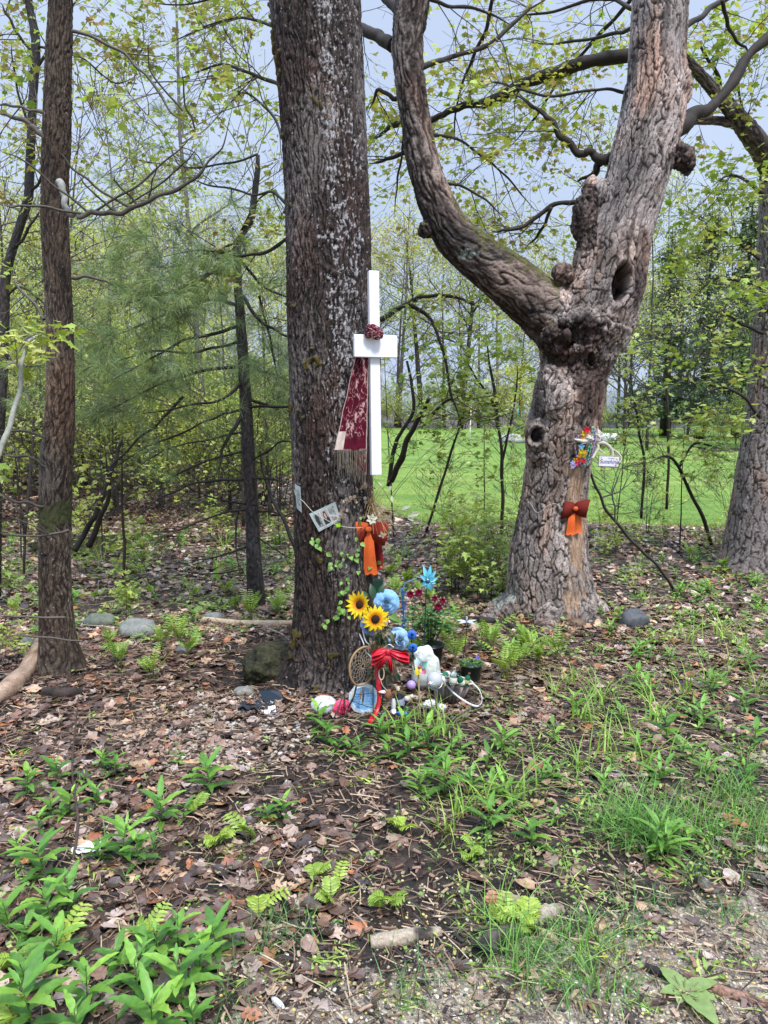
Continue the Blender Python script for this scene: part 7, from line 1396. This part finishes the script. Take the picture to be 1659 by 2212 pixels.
item('pebble_heap', 'tiny pinkish gravel heap beside the bamboo stick', 'gravel', 918, 1532, lambda m: [blob(m, (R.uniform(-.03, .03), R.uniform(-.02, .02), R.uniform(.004, .02)), (R.uniform(.004, .008),)*3, (.45, .36, .33), .3, which=ICO2, seed=i) for i in range(40)], STONE)['kind'] = 'stuff'

# ---------------- things hung on the forked maple ----------------
def Z(x, y): return ((1760+x/5.267)*.66360, (1360+y/5.267)*.66360)
def RP(x, y, off=.03, push=0): a, b = Z(x, y); p = RTS(min(a, 1248), b, off); return P(a, b, p.y+push)
for lb, c1, c2, pts in (('long green metallic bead necklace hanging on the forked maple', (.02, .36, .14), (.4, .5, .45), [(880, 160), (875, 350), (850, 560), (800, 760), (740, 850), (720, 800), (800, 600), (850, 400), (905, 180)]), ('purple bead necklace hanging beside the green one', (.16, .06, .38), (.4, .38, .5), [(900, 160), (935, 300), (905, 500), (855, 680), (780, 790), (700, 830), (640, 740), (600, 560), (590, 400), (680, 300)]), ('gold and purple bead necklace looping at the left of the flowers', (.45, .30, .12), (.20, .06, .3), [(690, 290), (610, 340), (585, 450), (600, 620), (650, 760), (740, 810), (760, 700)]), ('silver and green bead necklace nearest the antler', (.45, .47, .46), (.05, .3, .16), [(930, 165), (945, 320), (915, 500), (870, 680), (790, 830)])):
    A = smooth_path([list(RP(x, y, .035)) for x, y in pts], 12); s = np.concatenate([[0], np.cumsum(np.linalg.norm(np.diff(A, axis=0), axis=1))]); u = np.arange(0, s[-1], .0088); B = np.stack([np.interp(u, s, A[:, j]) for j in range(3)], 1); V, F = ICO1; m = MB(); scatter(m, V, F, B, np.tile(np.eye(3), (len(B), 1, 1)), np.full((len(B), 3), .0050), np.where((np.arange(len(B)) % 3 == 0)[:, None], np.array(c2), np.array(c1))); tag(m.build('bead_necklace', BEADM), lb, 'necklace')
lei = thing('flower_garland', 'bright garland of fabric flowers in red, yellow, blue and lavender on the forked maple', 'garland', (0, 0, 0)); m = MB(); wire(m, [RP(x, y, .03) for x, y in ((820, 180), (730, 270), (735, 420), (700, 500), (710, 600), (660, 700), (560, 800))], .0012, 4, 5, (.2, .5, .2)); m.build('cord', CLOTH, lei)
for i, (x, y, c, s) in enumerate([(790, 210, (.55, .01, .03), 1.25), (740, 265, (.85, .62, .03), 1.1), (740, 335, (.88, .42, .04), 1.15), (735, 410, (.55, .52, .75), .9), (700, 490, (.20, .52, .80), 1.1), (700, 575, (.85, .75, .05), 1.1), (755, 590, (.75, .40, .04), .8), (665, 645, (.85, .50, .04), 1.1), (735, 650, (.80, .65, .05), .9), (640, 725, (.50, .02, .02), 1.1), (735, 740, (.60, .02, .05), .9), (600, 725, (.88, .55, .04), .9), (605, 785, (.85, .08, .30), 1.), (545, 770, (.35, .50, .80), .8), (550, 820, (.58, .50, .85), 1.2)]):
    p = RP(x, y, .045); m = MB()
    for k in range(5): V, F = blade_leaf(.021*s, .017*s, 5, .25, .4, .35); m.add(rz(V, k*1.257+i)@np.array(face(.3*math.sin(i), -.2*math.cos(i*2))).T+np.array(p), F, np.array(c)*(1-.08*(k % 2)))
    m.build('flower', PETAL, lei)
BONE = colmat('bleached_bone', .6, .3, 60, .2, .3)
root = thing('antler', 'bleached deer antler and skull piece fixed to the right side of the forked maple', 'antler', (0, 0, 0)); m = MB(); q = lambda x, y, d=0: P(*Z(x, y), 5.02+d)
blob(m, q(985, 320), (.022, .02, .042), (.58, .53, .48), .5, 2.4, ICO4); blob(m, q(820, 350, -.02), (.04, .022, .020), (.60, .56, .52), .4, 2.4, ICO4); tube(m, smooth_path([list(q(860, 370)), list(q(740, 400, -.03)), list(q(580, 370, -.05))], 6), np.linspace(.024, .006, 13), 8, (.62, .59, .54)); m.build('skull', BONE, root)
for pts, r0, r1 in (([(970, 430), (1100, 440), (1200, 520), (1235, 630), (1205, 730), (1130, 840)], .016, .004), ([(965, 430), (985, 520), (930, 620), (890, 700)], .013, .008), ([(1000, 545), (1060, 580), (1115, 625)], .008, .003), ([(1225, 545), (1310, 590), (1385, 690), (1345, 780)], .010, .003), ([(890, 640), (880, 690), (885, 730)], .009, .006)):
    m = MB(); A = smooth_path([list(q(x, y, -.04*i/len(pts))) for i, (x, y) in enumerate(pts)], 8); tube(m, A, np.linspace(r0, r1, len(A))*.9, 8, lerp((.46, .40, .32), (.60, .56, .48), np.linspace(0, 1, len(A)))); m.build('tine', BONE, root)
# the little hanging sign
tl, tr, br, bl2 = P(*Z(1000, 640), 4.97), P(*Z(1345, 655), 5.0), P(*Z(1330, 860), 5.0), P(*Z(992, 842), 4.97); c0 = (tl+tr+br+bl2)/4; xw = ((tr-tl)+(br-bl2))/2; zh = ((tl-bl2)+(tr-br))/2; wS, hS = xw.length, zh.length; X_ = xw.normalized(); Y_ = zh.normalized().cross(X_).normalized(); Zz = X_.cross(Y_); RM = Matrix((X_, Y_, Zz)).transposed()
root = thing('hanging_sign', 'small white sign reading Sunshine hanging from the antler tines', 'sign', c0); root.rotation_euler = RM.to_euler(); m = MB(); box(m, (0, .004, 0), (wS, .008, hS), (.34, .30, .27), bev=.001); m.build('board', WOODM, root, smooth=False)
m = MB(); box(m, (0, -.0015, 0), (wS*.985, .003, hS*.80), (.72, .73, .80)); m.build('face', PAPER, root, smooth=False)
def text(body, size, loc, c, parent, shear=.3, name='lettering', ext=.0006):
    cu = bpy.data.curves.new('t', 'FONT'); cu.body = body; cu.size = size; cu.align_x = 'CENTER'; cu.align_y = 'CENTER'; cu.shear = shear; cu.extrude = ext; cu.offset = size*.006; o = bpy.data.objects.new('t', cu); COL.objects.link(o)
    me = bpy.data.meshes.new_from_object(o.evaluated_get(bpy.context.evaluated_depsgraph_get())); bpy.data.objects.remove(o); me.materials.clear(); me.materials.append(simple('ink', c, .7, .2, bmp=0)); r_ = bpy.data.objects.new(name, me); COL.objects.link(r_); r_.parent = parent; r_.location = loc; r_.rotation_euler = (PI/2, 0, 0); return r_
text('Sunshine', hS*.50, (0, -.0040, -hS*.02), (.10, .10, .22), root); text('YOU ARE MY', hS*.11, (wS*.10, -.0040, hS*.27), (.42, .36, .30), root, 0)
for (x, z, c) in ((-.40, .30, (.75, .45, .18)), (.38, .20, (.70, .22, .10)), (.36, -.30, (.55, .15, .14)), (-.44, .05, (.75, .5, .2))):
    m = MB()
    for k in range(6): V, F = blade_leaf(.009, .004, 3, 0, 0, 0); m.add(rz(V, k*1.05)@np.array(face()).T+[x*wS, -.0036, z*hS], F, c)
    m.build('painted_leaf', PAPER, root)
m = MB(); wire(m, [(-wS*.42, 0, hS*.5), (-wS*.1, 0, hS*.9), (wS*.18, 0, hS*1.15), (wS*.42, 0, hS*.5)], .001, 4, 5, (.5, .45, .4)); m.build('cord', CLOTH, root)
